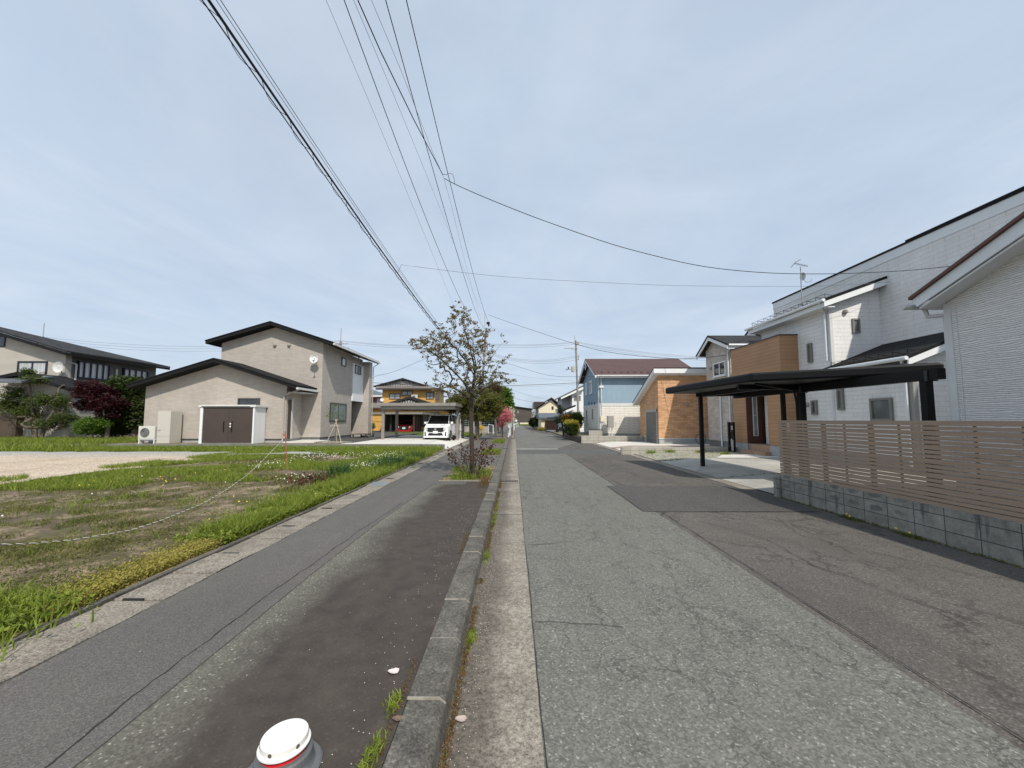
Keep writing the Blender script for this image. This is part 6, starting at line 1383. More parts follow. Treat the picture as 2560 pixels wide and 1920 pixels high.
# ------------------------------------------------------------------ cars
def car(name, label, loc, rot, L, W, Hh, hood_z, belt, ws0, ws1, paint, tall=True, plate=True):
    t = thing(name, label, 'car', (0, 0, 0))
    def loft(st, mat, nm, bev=0, par=None):
        m = MB(); n = len(st[0][1]); base = 0
        vs = [(x, y_, z_) for y_, sec in st for (x, z_) in sec]
        fs = [tuple(range(n))[::-1], tuple(range(len(vs)-n, len(vs)))]
        for i in range(len(st)-1):
            for j in range(n): fs.append((i*n+j, i*n+(j+1) % n, (i+1)*n+(j+1) % n, (i+1)*n+j))
        m.add(vs, fs); return m.build(nm, mat, par or t, bevel=bev)
    def sec(w0, zb_, w1, z1, w2, z2, wt, zt): return [(-w0, zb_), (w0, zb_), (w1, z1), (w2, z2), (wt, zt), (-wt, zt), (-w2, z2), (-w1, z1)]
    w = W/2
    body = [(0.0, sec(w*0.86, 0.28, w*0.90, 0.42, w*0.84, hood_z-0.18, w*0.78, hood_z-0.08)), (0.10, sec(w*0.93, 0.20, w*0.98, 0.42, w*0.93, hood_z-0.12, w*0.84, hood_z)),
            (0.55, sec(w*0.95, 0.20, w, 0.45, w*0.98, hood_z, w*0.85, hood_z+0.06)), (ws0, sec(w*0.95, 0.20, w, 0.45, w*0.98, belt-0.04, w*0.86, belt)),
            (L*0.5, sec(w*0.95, 0.20, w, 0.45, w*0.99, belt-0.02, w*0.90, belt+0.02)), (L-0.25, sec(w*0.95, 0.22, w, 0.45, w*0.98, belt, w*0.88, belt+0.05)), (L, sec(w*0.85, 0.3, w*0.9, 0.5, w*0.86, belt-0.05, w*0.8, belt))]
    bd = loft(body, paint, 'body', 0.03)
    blk = plain('car glass black', (0.008, 0.009, 0.010), 0.08); trim = plain('car black trim', (0.012, 0.012, 0.013), 0.5); chrome = plain('chrome', (0.7, 0.72, 0.72), 0.2, metal=0.9)
    zt = Hh-0.07
    def gs(wb, zb_, wt, z2): return [(-wb, zb_), (wb, zb_), (wt, z2), (-wt, z2)]
    gl = [(ws0-0.05, gs(w*0.85, belt-0.02, w*0.84, belt+0.01)), (ws1, gs(w*0.93, belt, w*0.76, zt)), (L*0.7, gs(w*0.94, belt, w*0.77, zt)), (L-0.35, gs(w*0.90, belt, w*0.74, zt-0.05)), (L-0.06, gs(w*0.86, belt, w*0.82, belt+0.06))]
    loft(gl, blk, 'windscreen')
    rs_ = [(ws1-0.03, gs(w*0.765, zt, w*0.66, zt+0.03)), (ws1+0.3, gs(w*0.785, zt-0.01, w*0.62, Hh)), (L*0.7, gs(w*0.785, zt-0.01, w*0.62, Hh)), (L-0.33, gs(w*0.76, zt-0.06, w*0.6, zt+0.02))]
    loft(rs_, paint, 'roof', 0.01)
    m = MB()
    for sx in (-1, 1):
        m.tube([(sx*w*0.88, ws0-0.02, belt), (sx*w*0.80, (ws0+ws1)/2, (belt+zt)/2), (sx*w*0.765, ws1, zt)], 0.03, 5)
        for yy in (L*0.42, L*0.68): m.hull8([(sx*w*0.945, yy, belt), (sx*w*0.955, yy, belt), (sx*w*0.955, yy+0.1, belt), (sx*w*0.945, yy+0.1, belt)], [(sx*w*0.77, yy, zt), (sx*w*0.785, yy, zt), (sx*w*0.785, yy+0.08, zt), (sx*w*0.77, yy+0.08, zt)])
        m.hull8([(sx*w*0.93, L-0.75, belt), (sx*w*0.955, L-0.75, belt), (sx*w*0.93, L-0.1, belt), (sx*w*0.88, L-0.1, belt)], [(sx*w*0.765, L-0.6, zt), (sx*w*0.785, L-0.6, zt), (sx*w*0.76, L-0.36, zt-0.05), (sx*w*0.74, L-0.36, zt-0.05)])
    m.build('pillar', paint, t)
    # front
    zg = hood_z-0.10
    m = MB(); m.hull8([(-w*0.55, -0.012, zg-0.30), (w*0.55, -0.012, zg-0.30), (w*0.55, 0.03, zg-0.30), (-w*0.55, 0.03, zg-0.30)], [(-w*0.80, -0.012, zg), (w*0.80, -0.012, zg), (w*0.8, 0.05, zg), (-w*0.8, 0.05, zg)]); gr = m.build('grille', trim, t)
    m = MB(); m.lathe([(0.065, 0), (0.065, -0.012), (0.045, -0.014)], (0, -0.013, zg-0.11), 20, 'y'); m.box(-0.09, -0.034, zg-0.125, 0.09, -0.028, zg-0.095); m.build('emblem', chrome, gr)
    m = MB(); m.hull8([(-w*0.60, -0.014, 0.36), (w*0.60, -0.014, 0.36), (w*0.6, 0.03, 0.36), (-w*0.6, 0.03, 0.36)], [(-w*0.52, -0.014, 0.53), (w*0.52, -0.014, 0.53), (w*0.52, 0.03, 0.53), (-w*0.52, 0.03, 0.53)])
    for sx in (-1, 1): m.hull8([(sx*w*0.74, -0.012, 0.33), (sx*w*0.84, -0.012, 0.33), (sx*w*0.84, 0.05, 0.33), (sx*w*0.74, 0.05, 0.33)], [(sx*w*0.76, -0.012, 0.58), (sx*w*0.85, -0.012, 0.62), (sx*w*0.85, 0.05, 0.62), (sx*w*0.76, 0.05, 0.58)])
    m.build('air_intake', trim, t)
    m = MB(); m.hull8([(-w*0.93, -0.045, 0.22), (w*0.93, -0.045, 0.22), (w*0.95, 0.1, 0.20), (-w*0.95, 0.1, 0.20)], [(-w*0.93, -0.035, 0.31), (w*0.93, -0.035, 0.31), (w*0.95, 0.1, 0.31), (-w*0.95, 0.1, 0.31)]); m.build('bumper', paint, t, bevel=0.01)
    for sx in (-1, 1):
        m = MB(); m.hull8([(sx*w*0.60, -0.018, zg-0.16), (sx*w*0.80, -0.018, zg-0.10), (sx*w*0.92, 0.10, zg-0.06), (sx*w*0.6, 0.03, zg-0.16)], [(sx*w*0.66, -0.018, zg-0.02), (sx*w*0.83, -0.018, zg-0.01), (sx*w*0.93, 0.12, zg+0.02), (sx*w*0.66, 0.03, zg-0.02)])
        m.build('headlight', plain('headlight lens', (0.6, 0.62, 0.62), 0.1), t)
        m = MB()
        for q in range(3): m.box(sx*w*(0.52+0.05*q), -0.024, zg-0.29+q*0.05, sx*w*(0.64+0.05*q), -0.013, zg-0.27+q*0.05)
        m.build('running_light', chrome, t)
        m = MB(); m.box(sx*(w*0.98), ws0+0.15, belt-0.02, sx*(w*1.18), ws0+0.25, belt+0.13); m.build('mirror', paint, t, bevel=0.02)
        for yy in (0.85, L-0.95):
            m = MB(); m.lathe([(0.25, -0.10), (0.315, -0.10), (0.325, -0.07), (0.325, 0.07), (0.315, 0.10), (0.25, 0.10)], (sx*(w-0.10), yy, 0.32), 24, 'x'); wh = m.build('wheel', plain('tyre', (0.012, 0.012, 0.012), 0.85), t)
            m = MB(); m.lathe([(0.24, 0.0), (0.24, sx*0.105), (0.05, sx*0.09)], (sx*(w-0.10), yy, 0.32), 20, 'x'); m.build('rim', M_grey, wh)
            m = MB(); pts_ = [(sx*(w+0.004), yy+0.37*math.cos(a), 0.32+0.37*math.sin(a)) for a in np.linspace(0, math.pi, 13)]; m.tube(pts_, 0.03, 5); m.build('wheel_arch', trim, t)
    if plate: 
        m = MB(); m.box(-0.165, -0.03, 0.50, 0.165, -0.022, 0.665); m.build('number_plate', plain('plate white', (0.8, 0.8, 0.78), 0.5, var=0.02), t)
    t.location = loc; t.rotation_euler = (0, 0, rot)
    return t
M_pw = plain('white car paint', (0.78, 0.79, 0.80), 0.22, var=0.02); M_pr = plain('red car paint', (0.42, 0.012, 0.018), 0.22, var=0.03)
vx = Q(1089, 1100, 26)[0]
car('white_minivan', 'white minivan with black windscreen parked under the taupe carport', (vx, 25.9, 0.30), math.radians(-2), 4.7, 1.72, 1.80, 0.99, 1.15, 0.72, 1.35, M_pw)
rx = Q(1012, 1080, 43)[0]
car('red_hatchback', 'red hatchback parked under the dark carport of the ochre house', (rx, 42.6, 0.22), math.radians(4), 4.2, 1.72, 1.42, 0.9, 0.98, 1.1, 1.75, M_pr)

# ------------------------------------------------------------------ taupe carport
t = thing('taupe_carport', 'taupe aluminium carport sheltering the white minivan', 'carport', (-6.5, 29, 0.3))
for (x, y_) in [(-8.95, 26.4), (-8.9, 29.3), (-4.15, 28.5), (-4.15, 31.7)]:
    MB().box(x-0.09, y_-0.09, 0.12, x+0.09, y_+0.09, 2.55).build('post', M_taupe, t, bevel=0.01)
MB().box(-9.25, 25.9, 2.66, -3.9, 32.3, 2.86).build('roof', M_taupe, t)
m = MB(); m.box(-9.05, 26.1, 2.42, -4.0, 26.25, 2.659); m.box(-9.05, 26.251, 2.45, -8.85, 32.1, 2.658); m.box(-4.25, 26.251, 2.45, -4.05, 32.1, 2.657); m.box(-9.05, 31.7, 2.45, -4.0, 31.85, 2.656); m.build('beam', M_taupe, t)
m = MB(); m.lathe([(0.09, 0), (0.09, -0.04)], (-6.7, 26.6, 2.42), 12); m.build('lamp', M_black, t)
a = Q(1150.5, 1080, 30)
m = MB(); m.tube([(a[0], 30, 0.2), (a[0], 30, 2.15)], 0.035, 6); m.build('snow_pole', M_white, label='white snow marker pole right of the white minivan', cat='pole')
a = Q(1184.5, 1085, 38); m = MB(); m.tube([(a[0], 38, 0.2), (a[0], 38, 1.6)], 0.04, 6); m.build('snow_pole', M_white, label='white marker pole just right of the dogwood trunk', cat='pole')
# outdoor tap post near carport
m = MB(); m.box(-4.35, 27.5, 0.2, -4.2, 27.65, 0.62); m.build('tap_post', M_black, label='short black post beside the right front post of the taupe carport', cat='post')

# ------------------------------------------------------------------ ochre house
h = thing('ochre_house', 'ochre yellow two storey house with dark hipped tile roof behind the carport', 'house', (-14, 50, 0.3))
Yo = 50
o = lambda px, py, Y=Yo: q2(px, py, Y)
xl, xr = o(956, 980)[0], o(1087.5, 980)[0]; zE = o(1000, 972)[1]
MB().box(xl, Yo, 0.3, xr, Yo+6.3, zE).build('upper_wall', M_ochre, h)
ea, eb = o(939, 970.5, Yo-0.8), o(1100, 970.5, Yo-0.8); xm = o(1024.7, 1)[0]
x0, x1 = ea[0], eb[0]; y0, y1 = Yo-0.8, Yo+7.1; z0 = ea[1]
gz = z0+0.46
m = MB(); gy = Yo+0.6
gx0, gx1 = o(966, 1, gy)[0], o(1083, 1, gy)[0]
v = [(x0, y0, z0), (x1, y0, z0), (x1, y1, z0), (x0, y1, z0), (gx0, gy, gz), (gx1, gy, gz), (gx1, y1-1.4, gz), (gx0, y1-1.4, gz)]
m.add(v, [(0, 1, 5, 4), (1, 2, 6, 5), (2, 3, 7, 6), (3, 0, 4, 7), (0, 3, 2, 1)]); m.build('hip_roof', plain('brown metal roof', (0.17, 0.15, 0.135), 0.5, var=0.1), h)
zri = o(1024.7, 946)[1]
m = MB(); m.prism([(gx0-0.3, gz-0.05), (xm, zri+0.1), (gx1+0.3, gz-0.05), (gx1+0.3, gz-0.2), (xm, zri-0.1), (gx0-0.3, gz-0.2)], 'y', gy-0.35, y1-1.2); m.build('ridge_roof', M_rooftile, h)
def lattice(x0, x1, z0, zt, y_, parent, nm='gable_lattice'):
    m = MB(); xm_ = (x0+x1)/2; n = 26
    m2 = MB(); m2.prism([(x0, z0), (x1, z0), (xm_, zt)], 'y', y_, y_+0.1); g_ = m2.build(nm, M_brown, parent)
    rows = 5
    for q in range(rows):
        z_ = z0+(zt-z0)*(q+0.45)/rows; f = (z_-z0)/(zt-z0); a, b = x0+(xm_-x0)*f+0.15, x1-(x1-xm_)*f-0.15
        k_ = int((b-a)/0.32)
        for j in range(max(0, k_)): m.box(a+j*0.32+(0.16 if q % 2 else 0), y_-0.03, z_-0.05, a+j*0.32+0.2+(0.16 if q % 2 else 0), y_-0.002, z_+0.03)
    m.build('lattice_tiles', M_whitedull, g_)
lattice(gx0+0.2, gx1-0.2, gz-0.0, zri-0.15, gy, h)
MB().box(x0, y0-0.02, z0-0.2, x1, y0+0.06, z0-0.002).build('fascia', M_brown, h)
for (a, b, c, d) in [(973.5, 1001, 983.5, 998), (1004.5, 1031.5, 977, 988.5), (1065.5, 1085, 980.5, 998)]:
    p = Q(a, c, Yo); q = Q(b, d, Yo); window(h, 'F', Yo, p[0], q[0], q[2], p[2], M_brown, M_curt, mull=1, fw=0.09)
window(h, 'R', xr, Yo+0.8, Yo+2.4, o(1, 999)[1], o(1, 982)[1], M_brown, M_glass, mull=1, fw=0.08)
# ground floor
Yg2 = 47.6; gl_, gr_ = q2(940, 1, Yg2)[0], q2(1135, 1, Yg2)[0]
MB().box(gl_, Yg2, 0.3, gr_, Yo-0.01, q2(1, 1021, Yg2)[1]).build('ground_floor_wall', M_ochre, h)
zlow = q2(1, 1021, Yg2)[1]
m = MB(); m.prism([(Yg2-0.8, zlow), (Yg2-0.8, zlow+0.12), (Yo-0.01, zlow+0.75), (Yo-0.01, zlow)], 'x', q2(925, 1, Yg2)[0], q2(1150, 1, Yg2)[0]); m.build('skirt_roof', plain('brown metal roof', (0.17, 0.15, 0.135), 0.5), h)
la, lb_, lc = q2(968, 1008, Yg2-1), q2(1078, 1008, Yg2-1), q2(1024.7, 991, Yg2-1)
m = MB(); m.prism([la, lc, lb_, (lb_[0], lb_[1]-0.25), (lc[0], lc[1]-0.3), (la[0], la[1]-0.25)], 'y', Yg2-1.3, Yo); m.build('porch_roof', M_rooftile, h)
lattice(la[0]+0.3, lb_[0]-0.3, la[1]-0.2, lc[1]-0.35, Yg2-1.1, h, 'porch_lattice')
for (a, b, c, d) in [(1055, 1098, 1031, 1066)]:
    p = Q(a, c, Yg2); q = Q(b, d, Yg2); window(h, 'F', Yg2, p[0], q[0], q[2], p[2], M_brown, M_curt, mull=2, fw=0.1, name='patio_door')
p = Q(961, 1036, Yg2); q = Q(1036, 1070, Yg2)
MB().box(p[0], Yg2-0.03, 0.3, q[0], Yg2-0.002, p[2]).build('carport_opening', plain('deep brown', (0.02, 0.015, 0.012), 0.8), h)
a = Q(1055, 991, Yo-0.6)
t = acunit((Q(1047, 1, Yo-0.6)[0], Yo-0.6, Q(1, 999, Yo-0.6)[2]-0.1), 'ivory air conditioner outdoor unit hung on the ochre upper wall', w_=0.78, hh=0.62, stand=0.1)
t = thing('satellite_dish', 'small white satellite dish on the left corner of the ochre house', 'satellite dish', Q(955.5, 999, Yo-0.4))
a = Q(955.5, 999, Yo-0.4); m = MB(); m.lathe([(0.03, 0.04), (0.2, 0.0), (0.24, -0.05), (0.1, 0.0)], a, 18, 'y'); m.build('dish', M_white, t); m = MB(); m.tube([a, (a[0]+0.1, Yo, a[2]-0.1)], 0.03, 5); m.build('arm', M_grey, t)
# dark carport of ochre house
t = thing('brown_carport', 'dark brown carport covering the red hatchback', 'carport', (-13, 42, 0.2))
p = Q(918, 1030.5, 41.5); q = Q(1056, 1035.5, 41.5)
MB().box(p[0], 41.5, q[2], q[0], 47.4, p[2]).build('roof', M_taupe, t)
for px_, yy in [(1034.5, 41.8), (1040.5, 43.3), (1046, 44.8), (1051, 46.2), (977, 42.5)]:
    a = Q(px_, 1070, yy); MB().box(a[0]-0.08, yy-0.08, 0.2, a[0]+0.08, yy+0.08, 2.5).build('post', M_brown, t)
# red house
h = thing('dark_red_house', 'dark red clapboard house with grey roof between tan and ochre houses', 'house', (-22, 58, 0.2))
Yr = 58; a = q2(960, 989, Yr)
MB().box(-27, Yr, 0.2, q2(953, 1, Yr)[0], Yr+7, a[1]).build('wall', M_red, h)
m = MB(); pk = q2(920, 973, Yr+3); e_ = q2(957, 988, Yr-0.7)
v = [(-28, Yr-0.7, e_[1]), (e_[0], Yr-0.7, e_[1]), (e_[0], Yr+7.7, e_[1]), (-28, Yr+7.7, e_[1]), (-25.5, Yr+3.5, pk[1]+0.15), (pk[0], Yr+3.5, pk[1]+0.15)]
m.add(v, [(0, 1, 5, 4), (1, 2, 5), (2, 3, 4, 5), (3, 0, 4), (0, 3, 2, 1)]); m.build('roof', M_solar, h)
MB().box(-28, Yr-0.75, e_[1]-0.25, e_[0]+0.05, Yr-0.7, e_[1]+0.02).build('fascia', M_whitedull, h)
m = MB(); b0 = q2(1, 1018, Yr-2)[1]; m.prism([(Yr-2.6, b0-0.2), (Yr-2.6, b0), (Yr, b0+0.8), (Yr, b0-0.2)], 'x', -27, q2(955, 1, Yr-2)[0]); m.build('porch_roof', M_solar, h)
m = MB(); m.tube([(q2(941, 1, Yr-0.2)[0], Yr-0.2, a[1]-0.1), (q2(941, 1, Yr-0.2)[0], Yr-0.2, 1.0)], 0.08, 6); m.build('downpipe', M_whitedull, h)
p = Q(943, 996, Yr); window(h, 'F', Yr, p[0], p[0]+0.5, p[2]-0.8, p[2], M_white, M_curt, mull=0, fw=0.1)
rgx = Q(926, 1065, 40)
tree('low_green_shrub', 'yellow green shrub at the foot of the dark red house', (rgx[0], 40, 0.35), 0.2, [B(927, 1066, 10, 9, 40, 2)], M_lgreen, 120, 14, 0.09, 0.12, seed=61, rtrunk=0.03, cat='shrub')

# ------------------------------------------------------------------ grey house far left
h = thing('grey_beige_house', 'large old grey beige house with charcoal tile roof behind the left garden', 'house', (-34, 28, 0.4))
Yk = 28; XC = Q(164, 900, Yk)[0]
zc = Q(170, 884, Yk)[2]; zl0 = Q(0, 826, Yk)[2]; xl0 = Q(0, 826, Yk)[0]; xe = Q(170, 884, Yk-0.6)[0]
kz_ = (zl0-zc)/(xe-xl0)
zw = lambda x: zc+(xe-x)*kz_
m = MB(); m.prism([(-46, 0.4), (XC, 0.4), (XC, zw(XC)-0.3), (-42, zw(-42)-0.3), (-46, zw(-42)-0.3-1)], 'y', Yk, Yk+0.4); m.build('gable_wall', M_greysid, h)
Yb = 35.2
m = MB(); m.box(-44, Yk+0.4, 0.4, XC-0.01, Yb, zc+0.12); m.build('side_wall', plain('shaded grey green render', (0.12, 0.125, 0.115), 0.8, var=0.08), h)  # dark grey wall, its colour taken darker still for the eave shade
ye = Yb+0.5
m = MB()
rdg = -41.5; FT = Q(301, 891, ye-1.2)
m.hull8([(xe+0.0, Yk-0.7, zc-0.02), (xe, ye, zc-0.02), FT, (rdg, Yk-0.7, zw(rdg))], [(xe+0.0, Yk-0.7, zc+0.10), (xe, ye, zc+0.10), (FT[0], FT[1], FT[2]+0.12), (rdg, Yk-0.7, zw(rdg)+0.12)]); m.build('roof', M_rooftile, h)
m = MB(); m.hull8([(xe-0.03, Yk-0.72, zc-0.25), (rdg, Yk-0.72, zw(rdg)-0.25), (rdg, Yk-0.66, zw(rdg)-0.25), (xe-0.03, Yk-0.66, zc-0.25)], [(xe-0.03, Yk-0.72, zc-0.021), (rdg, Yk-0.72, zw(rdg)-0.021), (rdg, Yk-0.66, zw(rdg)-0.021), (xe-0.03, Yk-0.66, zc-0.021)])
m.box(xe-0.08, Yk-0.65, zc-0.22, xe-0.02, ye, zc-0.022); m.build('fascia', M_fascia, h)
M_navy = plain('navy frame', (0.012, 0.012, 0.03), 0.4)
p = Q(46, 903, Yk); q = Q(118, 934, Yk); window(h, 'F', Yk, p[0], q[0], q[2], p[2], M_navy, M_curt, mull=1, fw=0.12)
p = Q(1, 840, Yk); q = Q(13, 867, Yk); window(h, 'F', Yk, p[0]-0.3, q[0], q[2], p[2], M_navy, M_glass, mull=0, fw=0.08)
def sidewin(a, b, c, d, mull, nm='window'):
    y0, y1, z1, z0 = pw(a, b, c, d, XC); window(h, 'R', XC-0.01, y0, y1, z0, z1, M_navy, M_curt, mull=mull, fw=0.08, name=nm, depth=0.2)
sidewin(192, 269, 907, 948, 4); sidewin(306, 366, 924, 950, 3)
m = MB()
for px_ in (187, 289):
    q = U(px_, 930, XC); m.tube([(XC+0.08, q[1], 5.9), (XC+0.08, q[1], 4.2)], 0.06, 6)
m.tube([(XC+0.08, U(187, 930, XC)[1], 5.9), (XC+0.08, U(168, 900, XC)[1], 6.0)], 0.05, 6); m.build('downpipe', M_whitedull, h)
# lower front wing
Yw = 25.9
a0, a1, a2_ = q2(10, 945, Yw), q2(70, 932, Yw), q2(198, 971, Yw)
m = MB(); m.prism([a0, a1, a2_, (a2_[0], a2_[1]-0.22), (a1[0], a1[1]-0.25), (a0[0], a0[1]-0.22)], 'y', Yw-0.6, Yk-0.01); m.build('wing_roof', M_roofblk, h)
m = MB(); m.prism([(a0[0]+0.3, 0.4), (a2_[0]-0.5, 0.4), (a2_[0]-0.5, a2_[1]-0.1), (a1[0], a1[1]-0.3), (a0[0]+0.3, a0[1]-0.3)], 'y', Yw, Yk-0.02); m.build('wing_wall', M_greysid, h)
b0, b1 = q2(-60, 940, Yw-1.5), q2(58, 958, Yw-1.5)
m = MB(); m.hull8([(b0[0], Yw-1.6, b1[1]), (b1[0], Yw-1.6, b1[1]), (b1[0]-0.5, Yw+0.5, b1[1]+0.6), (b0[0], Yw+0.5, b1[1]+0.6)], [(b0[0], Yw-1.6, b1[1]+0.12), (b1[0], Yw-1.6, b1[1]+0.12), (b1[0]-0.5, Yw+0.5, b1[1]+0.72), (b0[0], Yw+0.5, b1[1]+0.72)]); m.build('porch_roof', M_solar, h)
m = MB(); c0 = Q(38, 1085, Yw-0.4)[0]; m.box(-40, Yw-0.4, 0.4, c0, Yw-0.01, 2.9); m.build('porch_wall', laps('brown wood wall', (0.085, 0.06, 0.042), 0.15), h)
acunit((Q(172, 1, Yk+0.1)[0]+0.1, Yk-0.45, Q(1, 948, Yk-0.4)[2]-0.08), 'white air conditioner unit standing on the lower roof of the grey beige house', w_=0.85, hh=0.5, stand=0.12)
t = thing('satellite_dish', 'pale satellite dish on the gable wall of the grey beige house', 'satellite dish', Q(148, 918, Yk-0.5))
a = Q(148, 918, Yk-0.5); m = MB(); m.lathe([(0.03, 0.05), (0.3, 0.0), (0.4, -0.08), (0.2, 0.0)], a, 20, 'y'); d_ = m.build('dish', M_whitedull, t); m = MB(); m.tube([a, (a[0], Yk-0.1, a[2]-0.8)], 0.03, 5); m.build('arm', M_grey, t)

# ------------------------------------------------------------------ lattice fence, boards and street bits (far left)
t = thing('lattice_fence', 'weathered grey green lattice fence on a low wall behind the dogwood', 'fence', (-4, 46, 0.2))
xa, xb = Q(1158, 1060, 46)[0], Q(1248, 1060, 46)[0]
MB().box(xa, 46, 0.15, xb, 46.2, 0.95).build('wall', M_lblock, t)
m = MB()
for q in range(14): m.box(xa+(xb-xa)*q/14, 46.05, 0.95, xa+(xb-xa)*q/14+0.06, 46.11, 2.0)
for z_ in (1.1, 1.35, 1.6, 1.85): m.box(xa, 46.02, z_, xb, 46.05, z_+0.07)
m.build('rails', plain('grey green timber', (0.16, 0.19, 0.17), 0.8), t)
a = Q(1201.5, 1080, 42.5)
t = thing('yellow_marker_board', 'yellow guard board wrapped round the foot of the left utility pole', 'marker', (a[0], 42.5, 0.14))
p = Q(1197, 1063.5, 42.5); q = Q(1207, 1076, 42.5); MB().box(p[0], 42.4, q[2], q[0], 42.5, p[2]).build('board', plain('amber', (0.55, 0.32, 0.02), 0.6), t)
MB().box(a[0]+0.1, 42.42, 0.14, a[0]+0.14, 42.46, q[2]).build('leg', M_brown, t)
p = Q(1223, 1063, 46); q = Q(1237, 1081, 46)
t = thing('notice_board', 'grey metal framed board standing at the end of the lattice fence', 'board', (p[0], 45, 0.14))
m = MB(); m.hull8([(p[0], 44.8, 0.3), (q[0]-0.1, 44.2, 0.3), (q[0]-0.05, 44.3, 0.3), (p[0]+0.05, 44.9, 0.3)], [(p[0], 44.8, 1.15), (q[0]-0.1, 44.2, 1.05), (q[0]-0.05, 44.3, 1.05), (p[0]+0.05, 44.9, 1.15)]); m.build('panel', plain('blue grey panel', (0.12, 0.14, 0.16), 0.5), t)
m = MB(); m.tube([(p[0], 44.8, 0.14), (p[0], 44.8, 1.2), (q[0]-0.1, 44.2, 1.1), (q[0]-0.1, 44.2, 0.14)], 0.06, 5); m.build('frame', M_whitedull, t)
def bollard(px, y_, hh, label, z_=0.13):
    x = Q(px, 1085, y_)[0]; t = thing('white_bollard', label, 'bollard', (x, y_, z_), 'white bollards along the kerb')
    m = MB(); m.lathe([(0.075, 0), (0.075, hh-0.05), (0.06, hh), (0.02, hh+0.01)], (x, y_, z_), 14); m.build('post', M_white, t)
    m = MB(); m.lathe([(0.078, hh*0.75), (0.078, hh*0.84)], (x, y_, z_), 14); m.build('reflective_band', M_grey, t)
bollard(1271, 35.6, 0.88, 'nearest and tallest white bollard at the end of the kerb')
bollard(1274.5, 39, 0.9, 'second white bollard right behind the nearest one')
bollard(1285, 60, 0.9, 'distant small white bollard before the guard rail')
t = thing('guard_rail', 'low white guard rail curving along the far end of the road', 'guard rail', (0.5, 80, 0))
m = MB()
for (p0, p1) in [((Q(1272, 1, 55)[0], 55), (Q(1283, 1, 72)[0], 72)), ((Q(1283, 1, 72)[0], 72), (Q(1294, 1, 100)[0], 100))]: m.hull8([(p0[0], p0[1], 0.75), (p0[0]+0.06, p0[1], 0.75), (p1[0]+0.06, p1[1], 0.75), (p1[0], p1[1], 0.75)], [(p0[0], p0[1], 1.05), (p0[0]+0.06, p0[1], 1.05), (p1[0]+0.06, p1[1], 1.05), (p1[0], p1[1], 1.05)])
m.build('rail', M_white, t)
m = MB()
for k in range(10):
    f = k/9; yy = 55+45*f; x = Q(1272+22*min(1, (yy-55)/45), 1, yy)[0]; m.tube([(x, yy, 0), (x, yy, 1.05)], 0.06, 6)
m.build('posts', M_white, t)
t = thing('end_guard_rail', 'long low pale guard rail in front of the dark barn', 'guard rail', (3, 126, 0))
MB().box(Q(1298, 1, 126)[0], 126, 0.35, Q(1326, 1, 126)[0], 126.1, 0.85).build('rail', M_cream, t)
t = thing('round_mirror_sign', 'small white round sign on a post at the road end', 'sign', (Q(1290.5, 1, 100)[0], 100, 0))
a = Q(1290.5, 1051.5, 100); m = MB(); m.lathe([(0.28, 0), (0.3, -0.05), (0.28, -0.08)], a, 16, 'y'); m.build('disc', M_white, t); m = MB(); m.tube([(a[0], 100.05, 0), (a[0], 100.05, a[2])], 0.05, 5); m.build('post', M_grey, t)
a = Q(1400, 1080, 50)
t = thing('parked_scooter', 'dark scooter parked beside the wooden garage on the right', 'scooter', (a[0], 50, 0.1))
m = MB(); m.hull8([(a[0]-0.2, 50, 0.3), (a[0]+0.5, 50, 0.3), (a[0]+0.5, 50.3, 0.3), (a[0]-0.2, 50.3, 0.3)], [(a[0]-0.1, 50.05, 0.8), (a[0]+0.45, 50.05, 0.75), (a[0]+0.45, 50.25, 0.75), (a[0]-0.1, 50.25, 0.8)]); m.tube([(a[0]-0.3, 50.15, 0.4), (a[0]-0.2, 50.15, 1.0), (a[0]-0.1, 50.15, 1.05)], 0.05, 5); m.build('body', M_black, t, bevel=0.05)
for x in (-0.35, 0.5):
    m = MB(); m.lathe([(0.12, -0.05), (0.22, -0.05), (0.22, 0.05), (0.12, 0.05)], (a[0]+x, 50.15, 0.32), 14, 'y'); m.build('wheel', M_black, t)

# ------------------------------------------------------------------ utility poles
def cross(m, x0, x1, y_, z_, s_=0.04): m.box(x0, y_-s_, z_-s_, x1, y_+s_, z_+s_)
PL = (-3.95, 44.0); PT = (-3.20, 44.0, 12.3)
t = thing('utility_pole', 'concrete utility pole rising behind the street dogwood on the left', 'utility pole', (PL[0], 44, 0.1))
m = MB(); m.tube([(PL[0], 44, 0.1), PT], [0.18, 0.10], 12); m.build('pole', M_poleC, t)
m = MB(); cross(m, -4.15, -2.15, 43.8, 12.0); m.tube([(-3.2, 43.8, 11.3), (-2.6, 43.8, 12.0)], 0.025, 4); m.tube([(-3.2, 43.8, 11.3), (-3.8, 43.8, 12.0)], 0.025, 4); m.build('crossarm', M_grey, t)
m = MB(); m.tube([(-3.35, 44, 12.2), (-3.35, 44, 14.2)], 0.03, 5); m.build('lightning_rod', M_grey, t)
for x in (-4.1, -3.1, -2.2):
    m = MB(); m.lathe([(0.03, 0), (0.07, 0.04), (0.04, 0.09), (0.07, 0.13), (0.02, 0.18)], (x, 43.8, 12.04), 10); m.build('insulator', M_brown, t)
m = MB(); m.box(-3.12, 43.6, 12.75, -2.75, 43.85, 13.0); m.box(-2.95, 43.65, 12.5, -2.8, 43.8, 12.751); m.build('switchgear', M_black, t)
m = MB(); cross(m, -4.4, -2.9, 43.85, 9.3, 0.03); cross(m, -4.2, -3.2, 43.85, 7.0, 0.03); m.build('lower_arm', M_grey, t)
PR = (7.45, 44.0); PRT = (7.2, 44.0, 10.9)
t = thing('utility_pole', 'slim utility pole with a grey transformer left of the blue house', 'utility pole', (PR[0], 44, 0.1))
